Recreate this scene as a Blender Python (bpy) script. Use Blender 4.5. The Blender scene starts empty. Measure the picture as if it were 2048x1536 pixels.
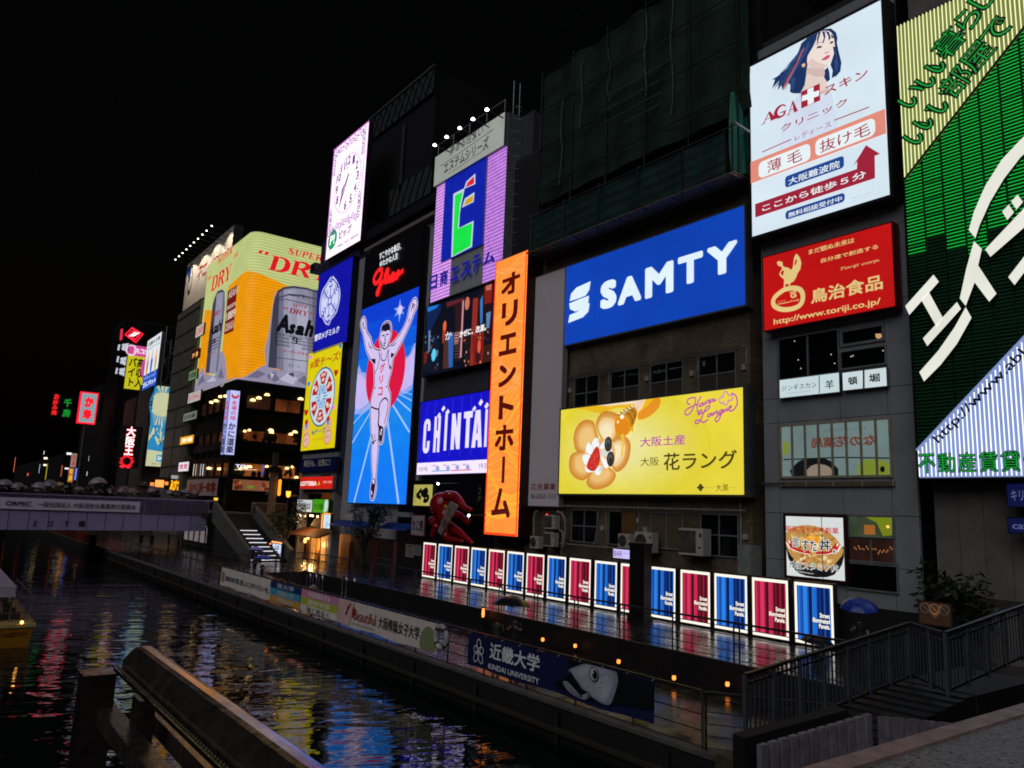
import bpy, math, random
from mathutils import Vector, Matrix
R_ = math.radians
sc = bpy.context.scene
col = sc.collection
# ---------------------------------------------------------------- camera (x right of the canal axis, y along the canal, z up; eye at 0,0,0)
FPX, YAW, PIT, ROL = 1525.304, R_(36.84268), R_(9.54010), R_(2.22807)
fw = Vector((math.sin(YAW)*math.cos(PIT), math.cos(YAW)*math.cos(PIT), math.sin(PIT)))
r0 = Vector((math.cos(YAW), -math.sin(YAW), 0)); u0 = r0.cross(fw)
if u0.z < 0: u0 = -u0
c_, s_ = math.cos(ROL), math.sin(ROL)
CR, CU = c_*r0 + s_*u0, c_*u0 - s_*r0
cam = bpy.data.cameras.new('camera'); cam.sensor_width = 36; cam.lens = 36*FPX/2048
cam.clip_start = 0.05; cam.clip_end = 3000
co = bpy.data.objects.new('camera', cam); col.objects.link(co)
co.matrix_world = Matrix(((CR.x, CU.x, -fw.x, 0), (CR.y, CU.y, -fw.y, 0), (CR.z, CU.z, -fw.z, 0), (0, 0, 0, 1)))
sc.camera = co
# ---------------------------------------------------------------- night sky, faint city glow, exposure
w = bpy.data.worlds.new('World'); sc.world = w; w.use_nodes = True
nt = w.node_tree; bg = nt.nodes['Background']
sky = nt.nodes.new('ShaderNodeTexSky'); sky.sky_type = 'NISHITA'; sky.sun_disc = False
sky.sun_elevation = R_(-2); sky.sun_rotation = R_(200)
nt.links.new(sky.outputs[0], bg.inputs[0]); bg.inputs[1].default_value = 0.007
sl = bpy.data.lights.new('city_glow', 'SUN'); sl.energy = 0.62; sl.angle = R_(50); sl.color = (0.92, 0.93, 1.0)
so = bpy.data.objects.new('city_glow', sl); col.objects.link(so)
so.rotation_euler = Vector((0.72, 0.34, -0.6)).to_track_quat('-Z', 'Y').to_euler()
sc.view_settings.view_transform = 'Standard'; sc.view_settings.look = 'None'
sc.view_settings.exposure = 0; sc.view_settings.gamma = 1
sc.cycles.use_denoising = True; sc.cycles.filter_width = 1.8
sc.cycles.max_bounces = 6; sc.cycles.sample_clamp_indirect = 3.0
sc.cycles.use_light_tree = True

# ---------------------------------------------------------------- pixels of the photograph to points in the place
_cr = [0, 0, 1]
def cr(x, y, s): _cr[:] = [x, y, s]
def ray(px, py):
    px = _cr[0]+px/_cr[2]; py = _cr[1]+py/_cr[2]
    return CR*((px-1024)/FPX) + CU*((768-py)/FPX) + fw
def FX(px, py, X): d = ray(px, py); return d*(X/d.x)
def FY(px, py, Y): d = ray(px, py); return d*(Y/d.y)
def FZ(px, py, Z): d = ray(px, py); return d*(Z/d.z)

# ---------------------------------------------------------------- materials
def hx(h):
    h = h.lstrip('#'); o = []
    for i in (0, 2, 4):
        v = int(h[i:i+2], 16)/255
        o.append(v/12.92 if v <= 0.04045 else ((v+0.055)/1.055)**2.4)
    return (*o, 1)
_M = {}
def pr(m): return m.node_tree.nodes['Principled BSDF']
def E(h, s=1.0, nee=False, var=0.06, vs=.8, band=None):
    """lit surface: colour h, strength s; var = unevenness of the light box, band = (axis, scale, depth) LED rows"""
    k = ('E', h, s, nee, var, vs, band)
    if k in _M: return _M[k]
    m = bpy.data.materials.new('lit_'+h.strip('#')); m.use_nodes = True; b = pr(m); n = m.node_tree.nodes; L = m.node_tree.links
    c = hx(h); b.inputs['Base Color'].default_value = (c[0]*.25+.01, c[1]*.25+.01, c[2]*.25+.01, 1)
    b.inputs['Roughness'].default_value = 0.45
    b.inputs['Emission Color'].default_value = c; b.inputs['Emission Strength'].default_value = s
    if var or band:
        tc = n.new('ShaderNodeTexCoord'); prev = None
        if var:
            nz = n.new('ShaderNodeTexNoise'); nz.inputs['Scale'].default_value = vs; nz.inputs['Detail'].default_value = 3
            L.new(tc.outputs['Object'], nz.inputs['Vector'])
            mr = n.new('ShaderNodeMapRange'); mr.inputs[3].default_value = s*(1-var); mr.inputs[4].default_value = s*(1+var)
            mr.inputs[1].default_value = .25; mr.inputs[2].default_value = .75
            L.new(nz.outputs[0], mr.inputs[0]); prev = mr.outputs[0]
        if band:
            wv = n.new('ShaderNodeTexWave'); wv.bands_direction = band[0]; wv.inputs['Scale'].default_value = band[1]
            L.new(tc.outputs['Object'], wv.inputs['Vector'])
            m2 = n.new('ShaderNodeMapRange'); m2.inputs[3].default_value = 1-band[2]; m2.inputs[4].default_value = 1
            L.new(wv.outputs['Fac'], m2.inputs[0])
            mu = n.new('ShaderNodeMath'); mu.operation = 'MULTIPLY'
            L.new(m2.outputs[0], mu.inputs[0])
            if prev: L.new(prev, mu.inputs[1])
            else: mu.inputs[1].default_value = s
            prev = mu.outputs[0]
        L.new(prev, b.inputs['Emission Strength'])
    m.cycles.emission_sampling = 'FRONT' if nee else 'NONE'
    _M[k] = m; return m
def D(h, rough=0.6, metal=0.0, var=0.25, vs=3.0, bump=0.0, bs=20.0, name=None, rv=0.0, alpha=1.0):
    """unlit surface with blotchy wear"""
    k = ('D', h, rough, metal, var, vs, bump, bs, rv, alpha)
    if k in _M: return _M[k]
    m = bpy.data.materials.new(name or 'mat_'+h.strip('#')); m.use_nodes = True; b = pr(m); n = m.node_tree.nodes; L = m.node_tree.links
    c = hx(h)
    b.inputs['Roughness'].default_value = rough; b.inputs['Metallic'].default_value = metal
    b.inputs['Alpha'].default_value = alpha
    tc = n.new('ShaderNodeTexCoord'); nz = n.new('ShaderNodeTexNoise'); nz.inputs['Scale'].default_value = vs
    nz.inputs['Detail'].default_value = 6; nz.inputs['Roughness'].default_value = .65
    L.new(tc.outputs['Object'], nz.inputs['Vector'])
    r = n.new('ShaderNodeValToRGB'); r.color_ramp.elements[0].position = .3; r.color_ramp.elements[1].position = .7
    r.color_ramp.elements[0].color = (c[0]*(1-var), c[1]*(1-var), c[2]*(1-var), 1)
    r.color_ramp.elements[1].color = (min(1, c[0]*(1+var)), min(1, c[1]*(1+var)), min(1, c[2]*(1+var)), 1)
    L.new(nz.outputs[0], r.inputs[0]); L.new(r.outputs[0], b.inputs['Base Color'])
    if rv:
        mr = n.new('ShaderNodeMapRange'); mr.inputs[1].default_value = .3; mr.inputs[2].default_value = .7
        mr.inputs[3].default_value = max(.02, rough-rv); mr.inputs[4].default_value = rough+rv
        L.new(nz.outputs[0], mr.inputs[0]); L.new(mr.outputs[0], b.inputs['Roughness'])
    if bump:
        n2 = n.new('ShaderNodeTexNoise'); n2.inputs['Scale'].default_value = bs; n2.inputs['Detail'].default_value = 4
        L.new(tc.outputs['Object'], n2.inputs['Vector'])
        bp = n.new('ShaderNodeBump'); bp.inputs['Strength'].default_value = bump; bp.inputs['Distance'].default_value = .02
        L.new(n2.outputs[0], bp.inputs['Height']); L.new(bp.outputs[0], b.inputs['Normal'])
    _M[k] = m; return m
def brick(h1, h2, hm, sx=4.0, name='brick', axis='YZ', rough=.7):
    k = ('B', h1, h2, hm, sx, axis)
    if k in _M: return _M[k]
    m = bpy.data.materials.new(name); m.use_nodes = True; b = pr(m); n = m.node_tree.nodes; L = m.node_tree.links
    tc = n.new('ShaderNodeTexCoord'); sp = n.new('ShaderNodeSeparateXYZ'); cb = n.new('ShaderNodeCombineXYZ')
    L.new(tc.outputs['Object'], sp.inputs[0]); L.new(sp.outputs[axis[0]], cb.inputs[0]); L.new(sp.outputs[axis[1]], cb.inputs[1])
    bt = n.new('ShaderNodeTexBrick'); bt.inputs['Scale'].default_value = sx
    bt.inputs['Color1'].default_value = hx(h1); bt.inputs['Color2'].default_value = hx(h2); bt.inputs['Mortar'].default_value = hx(hm)
    bt.inputs['Mortar Size'].default_value = .03
    L.new(cb.outputs[0], bt.inputs['Vector'])
    nz = n.new('ShaderNodeTexNoise'); nz.inputs['Scale'].default_value = .6; nz.inputs['Detail'].default_value = 8
    L.new(tc.outputs['Object'], nz.inputs['Vector'])
    mr = n.new('ShaderNodeMapRange'); mr.inputs[1].default_value = .3; mr.inputs[2].default_value = .7; mr.inputs[3].default_value = .45; mr.inputs[4].default_value = 1.2
    L.new(nz.outputs[0], mr.inputs[0])
    vm = n.new('ShaderNodeVectorMath'); vm.operation = 'SCALE'
    L.new(bt.outputs[0], vm.inputs[0]); L.new(mr.outputs[0], vm.inputs['Scale']); L.new(vm.outputs[0], b.inputs['Base Color'])
    bp = n.new('ShaderNodeBump'); bp.inputs['Strength'].default_value = .6; bp.inputs['Distance'].default_value = .02; bp.invert = True
    L.new(bt.outputs['Fac'], bp.inputs['Height']); L.new(bp.outputs[0], b.inputs['Normal'])
    b.inputs['Roughness'].default_value = rough
    _M[k] = m; return m

# ---------------------------------------------------------------- mesh builder
def sm(pts, n=4, closed=True):
    """Catmull-Rom through the points"""
    N = len(pts); o = []
    rng = range(N) if closed else range(N-1)
    for i in rng:
        g = (lambda j: pts[j % N]) if closed else (lambda j: pts[min(max(j, 0), N-1)])
        p0, p1, p2, p3 = g(i-1), g(i), g(i+1), g(i+2)
        for k in range(n):
            t = k/n
            o.append(tuple(.5*(2*b+(c-a)*t+(2*a-5*b+4*c-d)*t*t+(3*b-a-3*c+d)*t**3) for a, b, c, d in zip(p0, p1, p2, p3)))
    if not closed: o.append(tuple(pts[-1]))
    return o
class MB:
    def __init__(s): s.v = []; s.f = []; s.m = []; s.ms = []
    def mi(s, m):
        if m not in s.ms: s.ms.append(m)
        return s.ms.index(m)
    def face(s, pts, m):
        b = len(s.v); s.v += [tuple(p) for p in pts]; s.f.append(tuple(range(b, b+len(pts)))); s.m.append(s.mi(m))
    def mesh(s, vs, fs, m):
        b = len(s.v); s.v += [tuple(p) for p in vs]; i = s.mi(m)
        for f in fs: s.f.append(tuple(b+k for k in f)); s.m.append(i)
    def box(s, x0, x1, y0, y1, z0, z1, m):
        x0, x1 = min(x0, x1), max(x0, x1); y0, y1 = min(y0, y1), max(y0, y1); z0, z1 = min(z0, z1), max(z0, z1)
        s.mesh([(x0, y0, z0), (x1, y0, z0), (x1, y1, z0), (x0, y1, z0), (x0, y0, z1), (x1, y0, z1), (x1, y1, z1), (x0, y1, z1)],
               [(0, 3, 2, 1), (4, 5, 6, 7), (0, 1, 5, 4), (1, 2, 6, 5), (2, 3, 7, 6), (3, 0, 4, 7)], m)
        return s
    def prism(s, pts, vec, m):
        n = len(pts); v = Vector(vec); a = [Vector(p) for p in pts]; b = [p+v for p in a]
        s.mesh(a+b, [tuple(range(n-1, -1, -1)), tuple(range(n, 2*n))]+[(i, (i+1) % n, n+(i+1) % n, n+i) for i in range(n)], m); return s
    def tube(s, pts, r, m, n=6, cap=True, closed=False):
        P = [Vector(p) for p in pts]; N = len(P); vs = []; fs = []
        rs = r if isinstance(r, (list, tuple)) else [r]*N
        up = None
        for i, p in enumerate(P):
            if closed: t = P[(i+1) % N]-P[i-1]
            else: t = P[min(i+1, N-1)]-P[max(i-1, 0)]
            t = t.normalized() if t.length > 1e-9 else Vector((0, 0, 1))
            if up is None:
                up = t.cross(Vector((0, 0, 1)))
                if up.length < .05: up = t.cross(Vector((1, 0, 0)))
            up = (up - t*up.dot(t)).normalized(); q = t.cross(up)
            for k in range(n):
                a = 2*math.pi*(k+.5)/n; vs.append(p+(up*math.cos(a)+q*math.sin(a))*rs[i])
        for i in range(N if closed else N-1):
            j = (i+1) % N
            for k in range(n):
                l = (k+1) % n; fs.append((i*n+k, i*n+l, j*n+l, j*n+k))
        if cap and not closed: fs += [tuple(range(n-1, -1, -1)), tuple((N-1)*n+k for k in range(n))]
        s.mesh(vs, fs, m); return s
    def bar(s, a, b, w_, h_, m):
        """rectangular bar from a to b, w_ across, h_ upright"""
        a, b = Vector(a), Vector(b); t = (b-a).normalized(); q = t.cross(Vector((0, 0, 1)))
        q = q.normalized() if q.length > .05 else Vector((1, 0, 0)); u = q.cross(t)
        c = [a+q*x*w_/2+u*y*h_/2 for x, y in ((-1, -1), (1, -1), (1, 1), (-1, 1))]
        s.prism(c, b-a, m); return s
    def lathe(s, prof, m, c=(0, 0, 0), n=16):
        vs = []; fs = []
        for r, z in prof:
            for k in range(n):
                a = 2*math.pi*k/n; vs.append((c[0]+r*math.cos(a), c[1]+r*math.sin(a), c[2]+z))
        for i in range(len(prof)-1):
            for k in range(n):
                l = (k+1) % n; fs.append((i*n+k, i*n+l, (i+1)*n+l, (i+1)*n+k))
        s.mesh(vs, fs, m); return s
    def ball(s, c, r, m, n=10, sq=(1, 1, 1)):
        s_ = [(math.sin(math.pi*i/(n//2+1)), -math.cos(math.pi*i/(n//2+1))) for i in range(n//2+2)]
        b = len(s.v); s.lathe([(max(1e-4, a)*r, z*r) for a, z in s_], m, (0, 0, 0), n)
        for i in range(b, len(s.v)):
            x, y, z = s.v[i]; s.v[i] = (c[0]+x*sq[0], c[1]+y*sq[1], c[2]+z*sq[2])
        return s
    def build(s, name, parent=None, smooth=False, origin=None):
        me = bpy.data.meshes.new(name); v = s.v
        if parent is not None: o0 = Vector(parent['_w']) if '_w' in parent else Vector((0, 0, 0))
        elif origin is not None: o0 = Vector(origin)
        else: o0 = Vector((0, 0, 0))
        me.from_pydata([Vector(p)-o0 for p in v], [], s.f)
        for m in s.ms: me.materials.append(m)
        me.polygons.foreach_set('material_index', s.m)
        if smooth: me.polygons.foreach_set('use_smooth', [True]*len(s.f))
        ob = bpy.data.objects.new(name, me); col.objects.link(ob)
        if parent is not None:
            ob.parent = parent; ob['_w'] = tuple(o0)
        else:
            ob.location = o0; ob['_w'] = tuple(o0)
        return ob
def tag(o, label=None, cat=None, group=None, kind=None):
    if label: o['label'] = label
    if cat: o['category'] = cat
    if group: o['group'] = group
    if kind: o['kind'] = kind
    return o
def thing(name, label, cat, loc=(0, 0, 0), group=None):
    o = bpy.data.objects.new(name, None); col.objects.link(o); o.location = loc; o['_w'] = tuple(loc)
    o.empty_display_size = .3
    return tag(o, label, cat, group)
def dup(root, loc, rz=0, label=None, group=None, scale=None):
    def cp(o, par):
        c = o.copy(); col.objects.link(c)
        if par: c.parent = par
        for ch in list(o.children): cp(ch, c)
        return c
    r = cp(root, None); r.location = loc; r.rotation_euler = (0, 0, rz)
    if scale: r.scale = (scale,)*3
    if label: r['label'] = label
    if group: r['group'] = group
    return r
def struct(name, mb, origin=None): return tag(mb.build(name, None, origin=origin), kind='structure')

# ---------------------------------------------------------------- lettering
_T = {}
def glyphs(s, bold=0.0, shear=0.0):
    k = (s, bold, shear)
    if k in _T: return _T[k]
    cu = bpy.data.curves.new('t', 'FONT'); cu.body = s; cu.size = 1; cu.offset = min(bold, 0); cu.shear = shear; cu.resolution_u = 3
    o = bpy.data.objects.new('t', cu); col.objects.link(o)
    me = bpy.data.meshes.new_from_object(o.evaluated_get(bpy.context.evaluated_depsgraph_get()))
    vs = [(v.co.x, v.co.y) for v in me.vertices]; fs = [tuple(p.vertices) for p in me.polygons]
    bpy.data.objects.remove(o); bpy.data.curves.remove(cu); bpy.data.meshes.remove(me)
    _T[k] = (vs, fs); return _T[k]

def copies(bold):
    """small shifts that thicken the strokes of a letter"""
    if bold <= 0: return [(0, 0)]
    n = 4 if bold < .02 else (8 if bold < .05 else 12)
    o = [(0, 0)]
    for k in range(n):
        c, s = math.cos(2*math.pi*(k+.5*(n == 4))/n), math.sin(2*math.pi*(k+.5*(n == 4))/n); f = .9*bold/max(abs(c), abs(s)); o.append((c*f, s*f))
    return o
class Bd:
    """an upright flat face of the place: ax 'X' (faces the canal, x = val) or 'Y' (faces the viewer's bridge, y = val)"""
    def __init__(s, ax, val): s.ax, s.val, s.k = ax, val, 0.02
    def ab(s, px, py):
        if s.ax == 'X': p = FX(px, py, s.val); return (-p.y, p.z)
        p = FY(px, py, s.val); return (p.x, p.z)
    def p3(s, a, b, d=0.0):
        return Vector((s.val-d, -a, b)) if s.ax == 'X' else Vector((a, s.val-d, b))
    def nx(s): s.k += .0008; return s.k
    def cl(s, a, b):
        r = s.__dict__.get('clip')
        return (min(max(a, r[0]), r[1]), min(max(b, r[2]), r[3])) if r else (a, b)
    def poly(s, mb, pts, m, smooth=0, ab=False, d=None):
        if smooth: pts = sm(pts, smooth)
        d = s.nx() if d is None else d
        q = [s.cl(*(p if ab else s.ab(*p))) for p in pts]
        q = [p for i, p in enumerate(q) if abs(p[0]-q[i-1][0])+abs(p[1]-q[i-1][1]) > 1e-5]
        if len(q) > 2: mb.face([s.p3(*p, d) for p in q], m)
    def rect(s, mb, p, q, m, ab=False, d=None):
        (a0, b0), (a1, b1) = (p, q) if ab else (s.ab(*p), s.ab(*q))
        s.poly(mb, [(a0, b0), (a1, b0), (a1, b1), (a0, b1)], m, ab=True, d=d)
    def disc(s, mb, c, ra, rb, m, n=28, ab=False, a0=0, a1=360, ri=None, rot=0):
        c = c if ab else s.ab(*c); pts = []
        A = [R_(a0+(a1-a0)*i/n) for i in range(n+1)]
        if ri is None:
            pts = [(ra*math.cos(t), rb*math.sin(t)) for t in A[:-1 if a1-a0 == 360 else None]]
            if a1-a0 != 360: pts.append((0, 0))
            cs, sn = math.cos(rot), math.sin(rot)
            s.poly(mb, [(c[0]+x*cs-y*sn, c[1]+x*sn+y*cs) for x, y in pts], m, ab=True)
        else:
            d = s.nx()
            for t, u in zip(A[:-1], A[1:]):
                mb.face([s.p3(c[0]+k*ra*math.cos(x), c[1]+k*rb*math.sin(x), d) for k, x in ((1, t), (1, u), (ri, u), (ri, t))], m)
    def line(s, mb, pts, w_, m, smooth=0, ab=False, closed=False):
        """ribbon of width w_ (metres, or list per point)"""
        q = [p if ab else s.ab(*p) for p in pts]
        ws = list(w_) if isinstance(w_, (list, tuple)) else [w_]*len(q)
        if smooth:
            q3 = sm([(a, b, c) for (a, b), c in zip(q, ws)], smooth, closed)
            q = [(a, b) for a, b, c in q3]; ws = [c for a, b, c in q3]
        d = s.nx(); N = len(q); Lp = []; Rp = []
        for i in range(N):
            a = q[(i-1) % N] if closed else q[max(i-1, 0)]; b = q[(i+1) % N] if closed else q[min(i+1, N-1)]
            t = Vector((b[0]-a[0], b[1]-a[1])); t = t.normalized() if t.length > 1e-9 else Vector((1, 0)); h = ws[i]/2
            Lp.append(s.p3(q[i][0]-t.y*h, q[i][1]+t.x*h, d)); Rp.append(s.p3(q[i][0]+t.y*h, q[i][1]-t.x*h, d))
        for i in range(N if closed else N-1):
            j = (i+1) % N; mb.face([Lp[i], Lp[j], Rp[j], Rp[i]], m)
    def text(s, mb, t, p, q, m, bold=0.0, shear=0.0, ab=False, em=False):
        """t fitted into the box with bottom left p and top right q"""
        (a0, b0), (a1, b1) = (p, q) if ab else (s.ab(*p), s.ab(*q))
        vs, fs = glyphs(t, bold, shear)
        if not vs: return
        if em: X0, X1, Y0, Y1 = 0, 1, -.12, .88
        else:
            xs = [v[0] for v in vs]; ys = [v[1] for v in vs]; X0, X1, Y0, Y1 = min(xs), max(xs), min(ys), max(ys)
        X0 -= bold*(not em); X1 += bold*(not em); Y0 -= bold*(not em); Y1 += bold*(not em)
        for ox, oy in copies(bold):
            s.k += .0003; d = s.k
            mb.mesh([s.p3(a0+(x+ox-X0)/(X1-X0)*(a1-a0), b0+(y+oy-Y0)/(Y1-Y0)*(b1-b0), d) for x, y in vs], fs, m)
        s.k += .0005
    def vtext(s, mb, t, p, q, m, bold=0.0, ab=False):
        """t written downwards in the box"""
        (a0, b0), (a1, b1) = (p, q) if ab else (s.ab(*p), s.ab(*q)); n = len(t); h = (b1-b0)/n
        for i, ch in enumerate(t):
            if ch == ' ': continue
            s.text(mb, ch, (a0, b1-(i+1)*h), (a1, b1-i*h), m, bold, ab=True, em=True)
    def ltext(s, mb, t, p, q, h, m, bold=0.0, span=None, up=None):
        """t along the slanted line p -> q (span = the leading part of t that fills it), letters h metres high"""
        a, b = Vector(s.ab(*p)), Vector(s.ab(*q)); vs, fs = glyphs(t, bold)
        w0 = max(v[0] for v in glyphs(span or t, bold)[0]); e = (b-a)/w0
        n = Vector((-e.y, e.x)).normalized()*h
        for ox, oy in copies(bold):
            s.k += .0003; mb.mesh([s.p3(*(a+e*(x+ox)+n*(y+oy)), s.k) for x, y in vs], fs, m)

def sign(name, label, cat, ax, val, c4, face, depth=.5, frame=None, fwid=.12, group=None, ab=False, proud=None):
    """a sign box: c4 = TL, TR, BR, BL; returns the face with .root, .r = (a0, a1, b0, b1), .art(part) builders"""
    bd = Bd(ax, val); q = [p if ab else bd.ab(*p) for p in c4]
    a0 = (q[0][0]+q[3][0])/2; a1 = (q[1][0]+q[2][0])/2; b1 = (q[0][1]+q[1][1])/2; b0 = (q[2][1]+q[3][1])/2
    bd.r = (a0, a1, b0, b1); bd.clip = (a0+.01, a1-.01, b0+.01, b1-.01) if fwid else None; bd.root = thing(name, label, cat, bd.p3((a0+a1)/2, b0-fwid, -depth/2), group)
    frame = frame or D('#3a3a3e', .5, .6)
    mb = MB()
    def bx(A0, A1, B0, B1, d0, d1):
        p, q_ = bd.p3(A0, B0, d0), bd.p3(A1, B1, d1); mb.box(p.x, q_.x, p.y, q_.y, p.z, q_.z, frame)
    pd = .03
    bx(a0-fwid, a1+fwid, b0-fwid, b1+fwid, -depth, -.02)
    if fwid:
        bx(a0-fwid, a0-.002, b0-fwid, b1+fwid, -.019, pd); bx(a1+.002, a1+fwid, b0-fwid, b1+fwid, -.019, pd)
        bx(a0, a1, b1+.002, b1+fwid, -.019, pd); bx(a0, a1, b0-fwid, b0-.002, -.019, pd)
    mb.build('frame', bd.root)
    pm = MB(); pm.face([bd.p3(a0, b0, .01), bd.p3(a1, b0, .01), bd.p3(a1, b1, .01), bd.p3(a0, b1, .01)], face)
    pm.face([bd.p3(a0, b0, -.015), bd.p3(a0, b1, -.015), bd.p3(a1, b1, -.015), bd.p3(a1, b0, -.015)], face)
    for i in range(4):
        c = [(a0, b0), (a1, b0), (a1, b1), (a0, b1)]; p, q_ = c[i], c[(i+1) % 4]
        pm.face([bd.p3(*p, -.015), bd.p3(*q_, -.015), bd.p3(*q_, .01), bd.p3(*p, .01)], face)
    pm.build('panel', bd.root)
    bd.arts = {}
    def art(n):
        if n not in bd.arts: bd.arts[n] = MB()
        return bd.arts[n]
    def done():
        for n, m_ in bd.arts.items():
            if m_.f: m_.build(n, bd.root)
        return bd.root
    bd.art, bd.done = art, done
    # fraction coordinates of the face
    bd.fr = lambda u, v: (a0+(a1-a0)*u, b0+(b1-b0)*v)
    return bd
# ================================================================ STRUCTURE: water, promenade, buildings
W_ = E('#f4f8ff', 1.0); K_ = E('#0a0a0c', .4); DK = D('#0d0d10', .5); rnd = random.Random(4)
ZW, ZD, ZU = -6.25, -5.35, -4.6      # water, promenade deck, upper walkway
def water_mat():
    m = bpy.data.materials.new('canal_water'); m.use_nodes = True; b = pr(m); n = m.node_tree.nodes; L = m.node_tree.links
    b.inputs['Base Color'].default_value = (.004, .006, .007, 1); b.inputs['Roughness'].default_value = .015; b.inputs['IOR'].default_value = 1.34
    tc = n.new('ShaderNodeTexCoord'); prev = None
    for sc_, st, di, dt in ((.45, .8, .075, 1), (1.5, .8, .04, 2), (4.2, .6, .009, 2)):
        mp = n.new('ShaderNodeMapping'); mp.vector_type = 'TEXTURE'; mp.inputs['Scale'].default_value = (2.6, 1, 1); mp.inputs['Rotation'].default_value = (0, 0, R_(-24+sc_*3))
        L.new(tc.outputs['Object'], mp.inputs[0])
        nz = n.new('ShaderNodeTexNoise'); nz.inputs['Scale'].default_value = sc_; nz.inputs['Detail'].default_value = dt; nz.inputs['Distortion'].default_value = .6
        L.new(mp.outputs[0], nz.inputs['Vector'])
        bp = n.new('ShaderNodeBump'); bp.inputs['Strength'].default_value = st; bp.inputs['Distance'].default_value = di
        L.new(nz.outputs[0], bp.inputs['Height'])
        if prev: L.new(prev, bp.inputs['Normal'])
        prev = bp.outputs[0]
    L.new(prev, b.inputs['Normal']); return m
mb = MB(); mb.face([(-90, -6, ZW), (15, -6, ZW), (15, 600, ZW), (-90, 600, ZW)], water_mat()); struct('canal_water', mb)
mb = MB(); mb.face([(-900, -900, ZW-1.2), (900, -900, ZW-1.2), (900, 1800, ZW-1.2), (-900, 1800, ZW-1.2)], D('#1a1a1a', .9)); struct('ground', mb)
wet = brick('#4a4542', '#3b3735', '#1e1c1b', 1.3, 'wet_paving', 'XY', .2)
def wetmat(h1, h2, hm, sx, rough, name):
    m = brick(h1, h2, hm, sx, name, 'XY', rough); n = m.node_tree.nodes; L = m.node_tree.links; b = pr(m)
    if 'wet' in m: return m
    m['wet'] = 1
    tc = n.new('ShaderNodeTexCoord'); nz = n.new('ShaderNodeTexNoise'); nz.inputs['Scale'].default_value = 1.6; nz.inputs['Detail'].default_value = 7
    L.new(tc.outputs['Object'], nz.inputs['Vector']); mr = n.new('ShaderNodeMapRange'); mr.inputs[1].default_value = .32; mr.inputs[2].default_value = .68
    mr.inputs[3].default_value = .1; mr.inputs[4].default_value = .3; [setattr(x.inputs['Strength'], 'default_value', .1) for x in n if x.type == 'BUMP']; L.new(nz.outputs[0], mr.inputs[0]); L.new(mr.outputs[0], b.inputs['Roughness'])
    return m
pav = wetmat('#3a3331', '#2c2725', '#141211', 1.35, .2, 'wet_promenade_paving'); pav2 = wetmat('#343235', '#2a282b', '#131214', .9, .18, 'wet_walkway_paving')
con = D('#55524e', .75, 0, .35, 1.5, .4, 14); cond = D('#2a2927', .7, 0, .4, 1.2, .4, 10)
mb = MB(); mb.box(15, 33, 2.2, 420, ZD-1.8, ZD, pav); struct('promenade', mb)
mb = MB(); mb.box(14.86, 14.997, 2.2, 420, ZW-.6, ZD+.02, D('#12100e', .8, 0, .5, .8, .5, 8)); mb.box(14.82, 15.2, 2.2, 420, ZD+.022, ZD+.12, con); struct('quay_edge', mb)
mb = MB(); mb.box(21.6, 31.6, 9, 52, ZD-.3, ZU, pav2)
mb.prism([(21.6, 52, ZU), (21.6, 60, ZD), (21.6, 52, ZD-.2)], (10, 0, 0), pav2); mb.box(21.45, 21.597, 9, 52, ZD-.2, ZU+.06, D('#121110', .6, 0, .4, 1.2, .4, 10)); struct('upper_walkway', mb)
mb = MB(); mb.box(-30, 60, -8, 2.5, ZW-1, -1.62, cond); struct('near_bridge_deck', mb)
asph = D('#a8a4a0', .4, 0, .85, 22, 3.5, 38, rv=.25)
mb = MB(); mb.box(2.2, 40, -6, 2.9, -1.9, -1.6, asph); mb.box(2.2, 40, 2.903, 3.08, -1.95, -1.58, D('#b4948a', .5, 0, .4, 5, .8, 60)); struct('near_bridge_pavement', mb)

alu = D('#8a8c8e', .35, .8); glass = D('#0a0c10', .05, 0, .2); frm = D('#9a9c9c', .4, .5)
def window(b, X, y0, y1, z0, z1, cols=2, rows=1, rec=.12, gl=None, fr=None, ax='X', bar=.05, name='window', frac=None):
    """recessed window: frame bars proud of the pane; ax X faces the canal, ax Y faces the near bridge (then y0,y1 are x)"""
    fr = fr or frm; gl = gl or glass; m = MB(); y0, y1 = min(y0, y1), max(y0, y1)
    def bx(d0, d1, a0, a1, c0, c1, mat):
        if ax == 'X': m.box(X-d1, X-d0, a0, a1, c0, c1, mat)
        else: m.box(a0, a1, X-d1, X-d0, c0, c1, mat)
    for a, bb in ((y0, y0+bar), (y1-bar, y1)): bx(.002, .09, a, bb, z0, z1, fr)
    for a, bb in ((z0, z0+bar), (z1-bar, z1)): bx(.004, .088, y0+bar, y1-bar, a, bb, fr)
    for i in range(1, cols): c = y0+(y1-y0)*i/cols; bx(.006, .08, c-bar/2, c+bar/2, z0+bar, z1-bar, fr)
    for j in range(1, rows): c = z0+(z1-z0)*(frac if frac else j/rows); bx(.008, .076, y0+bar, y1-bar, c-bar/2, c+bar/2, fr)
    o = m.build(name, b); p = MB()
    if ax == 'X': p.box(X-.03, X-.012, y0+.01, y1-.01, z0+.01, z1-.01, gl)
    else: p.box(y0+.01, y1-.01, X-.03, X-.012, z0+.01, z1-.01, gl)
    p.build('pane', o); return o
def building(name, label, x0, x1, y0, y1, z0, z1, mat, roof=True):
    r = thing(name, label, 'building', ((x0+x1)/2, (y0+y1)/2, z0)); m = MB(); m.box(x0, x1, y0, y1, z0, z1, mat); m.build('wall', r)
    if roof: m = MB(); m.box(x0+.05, x1, y0+.05, y1-.05, z1+.003, z1+.35, cond); m.build('roof', r)
    return r
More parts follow.
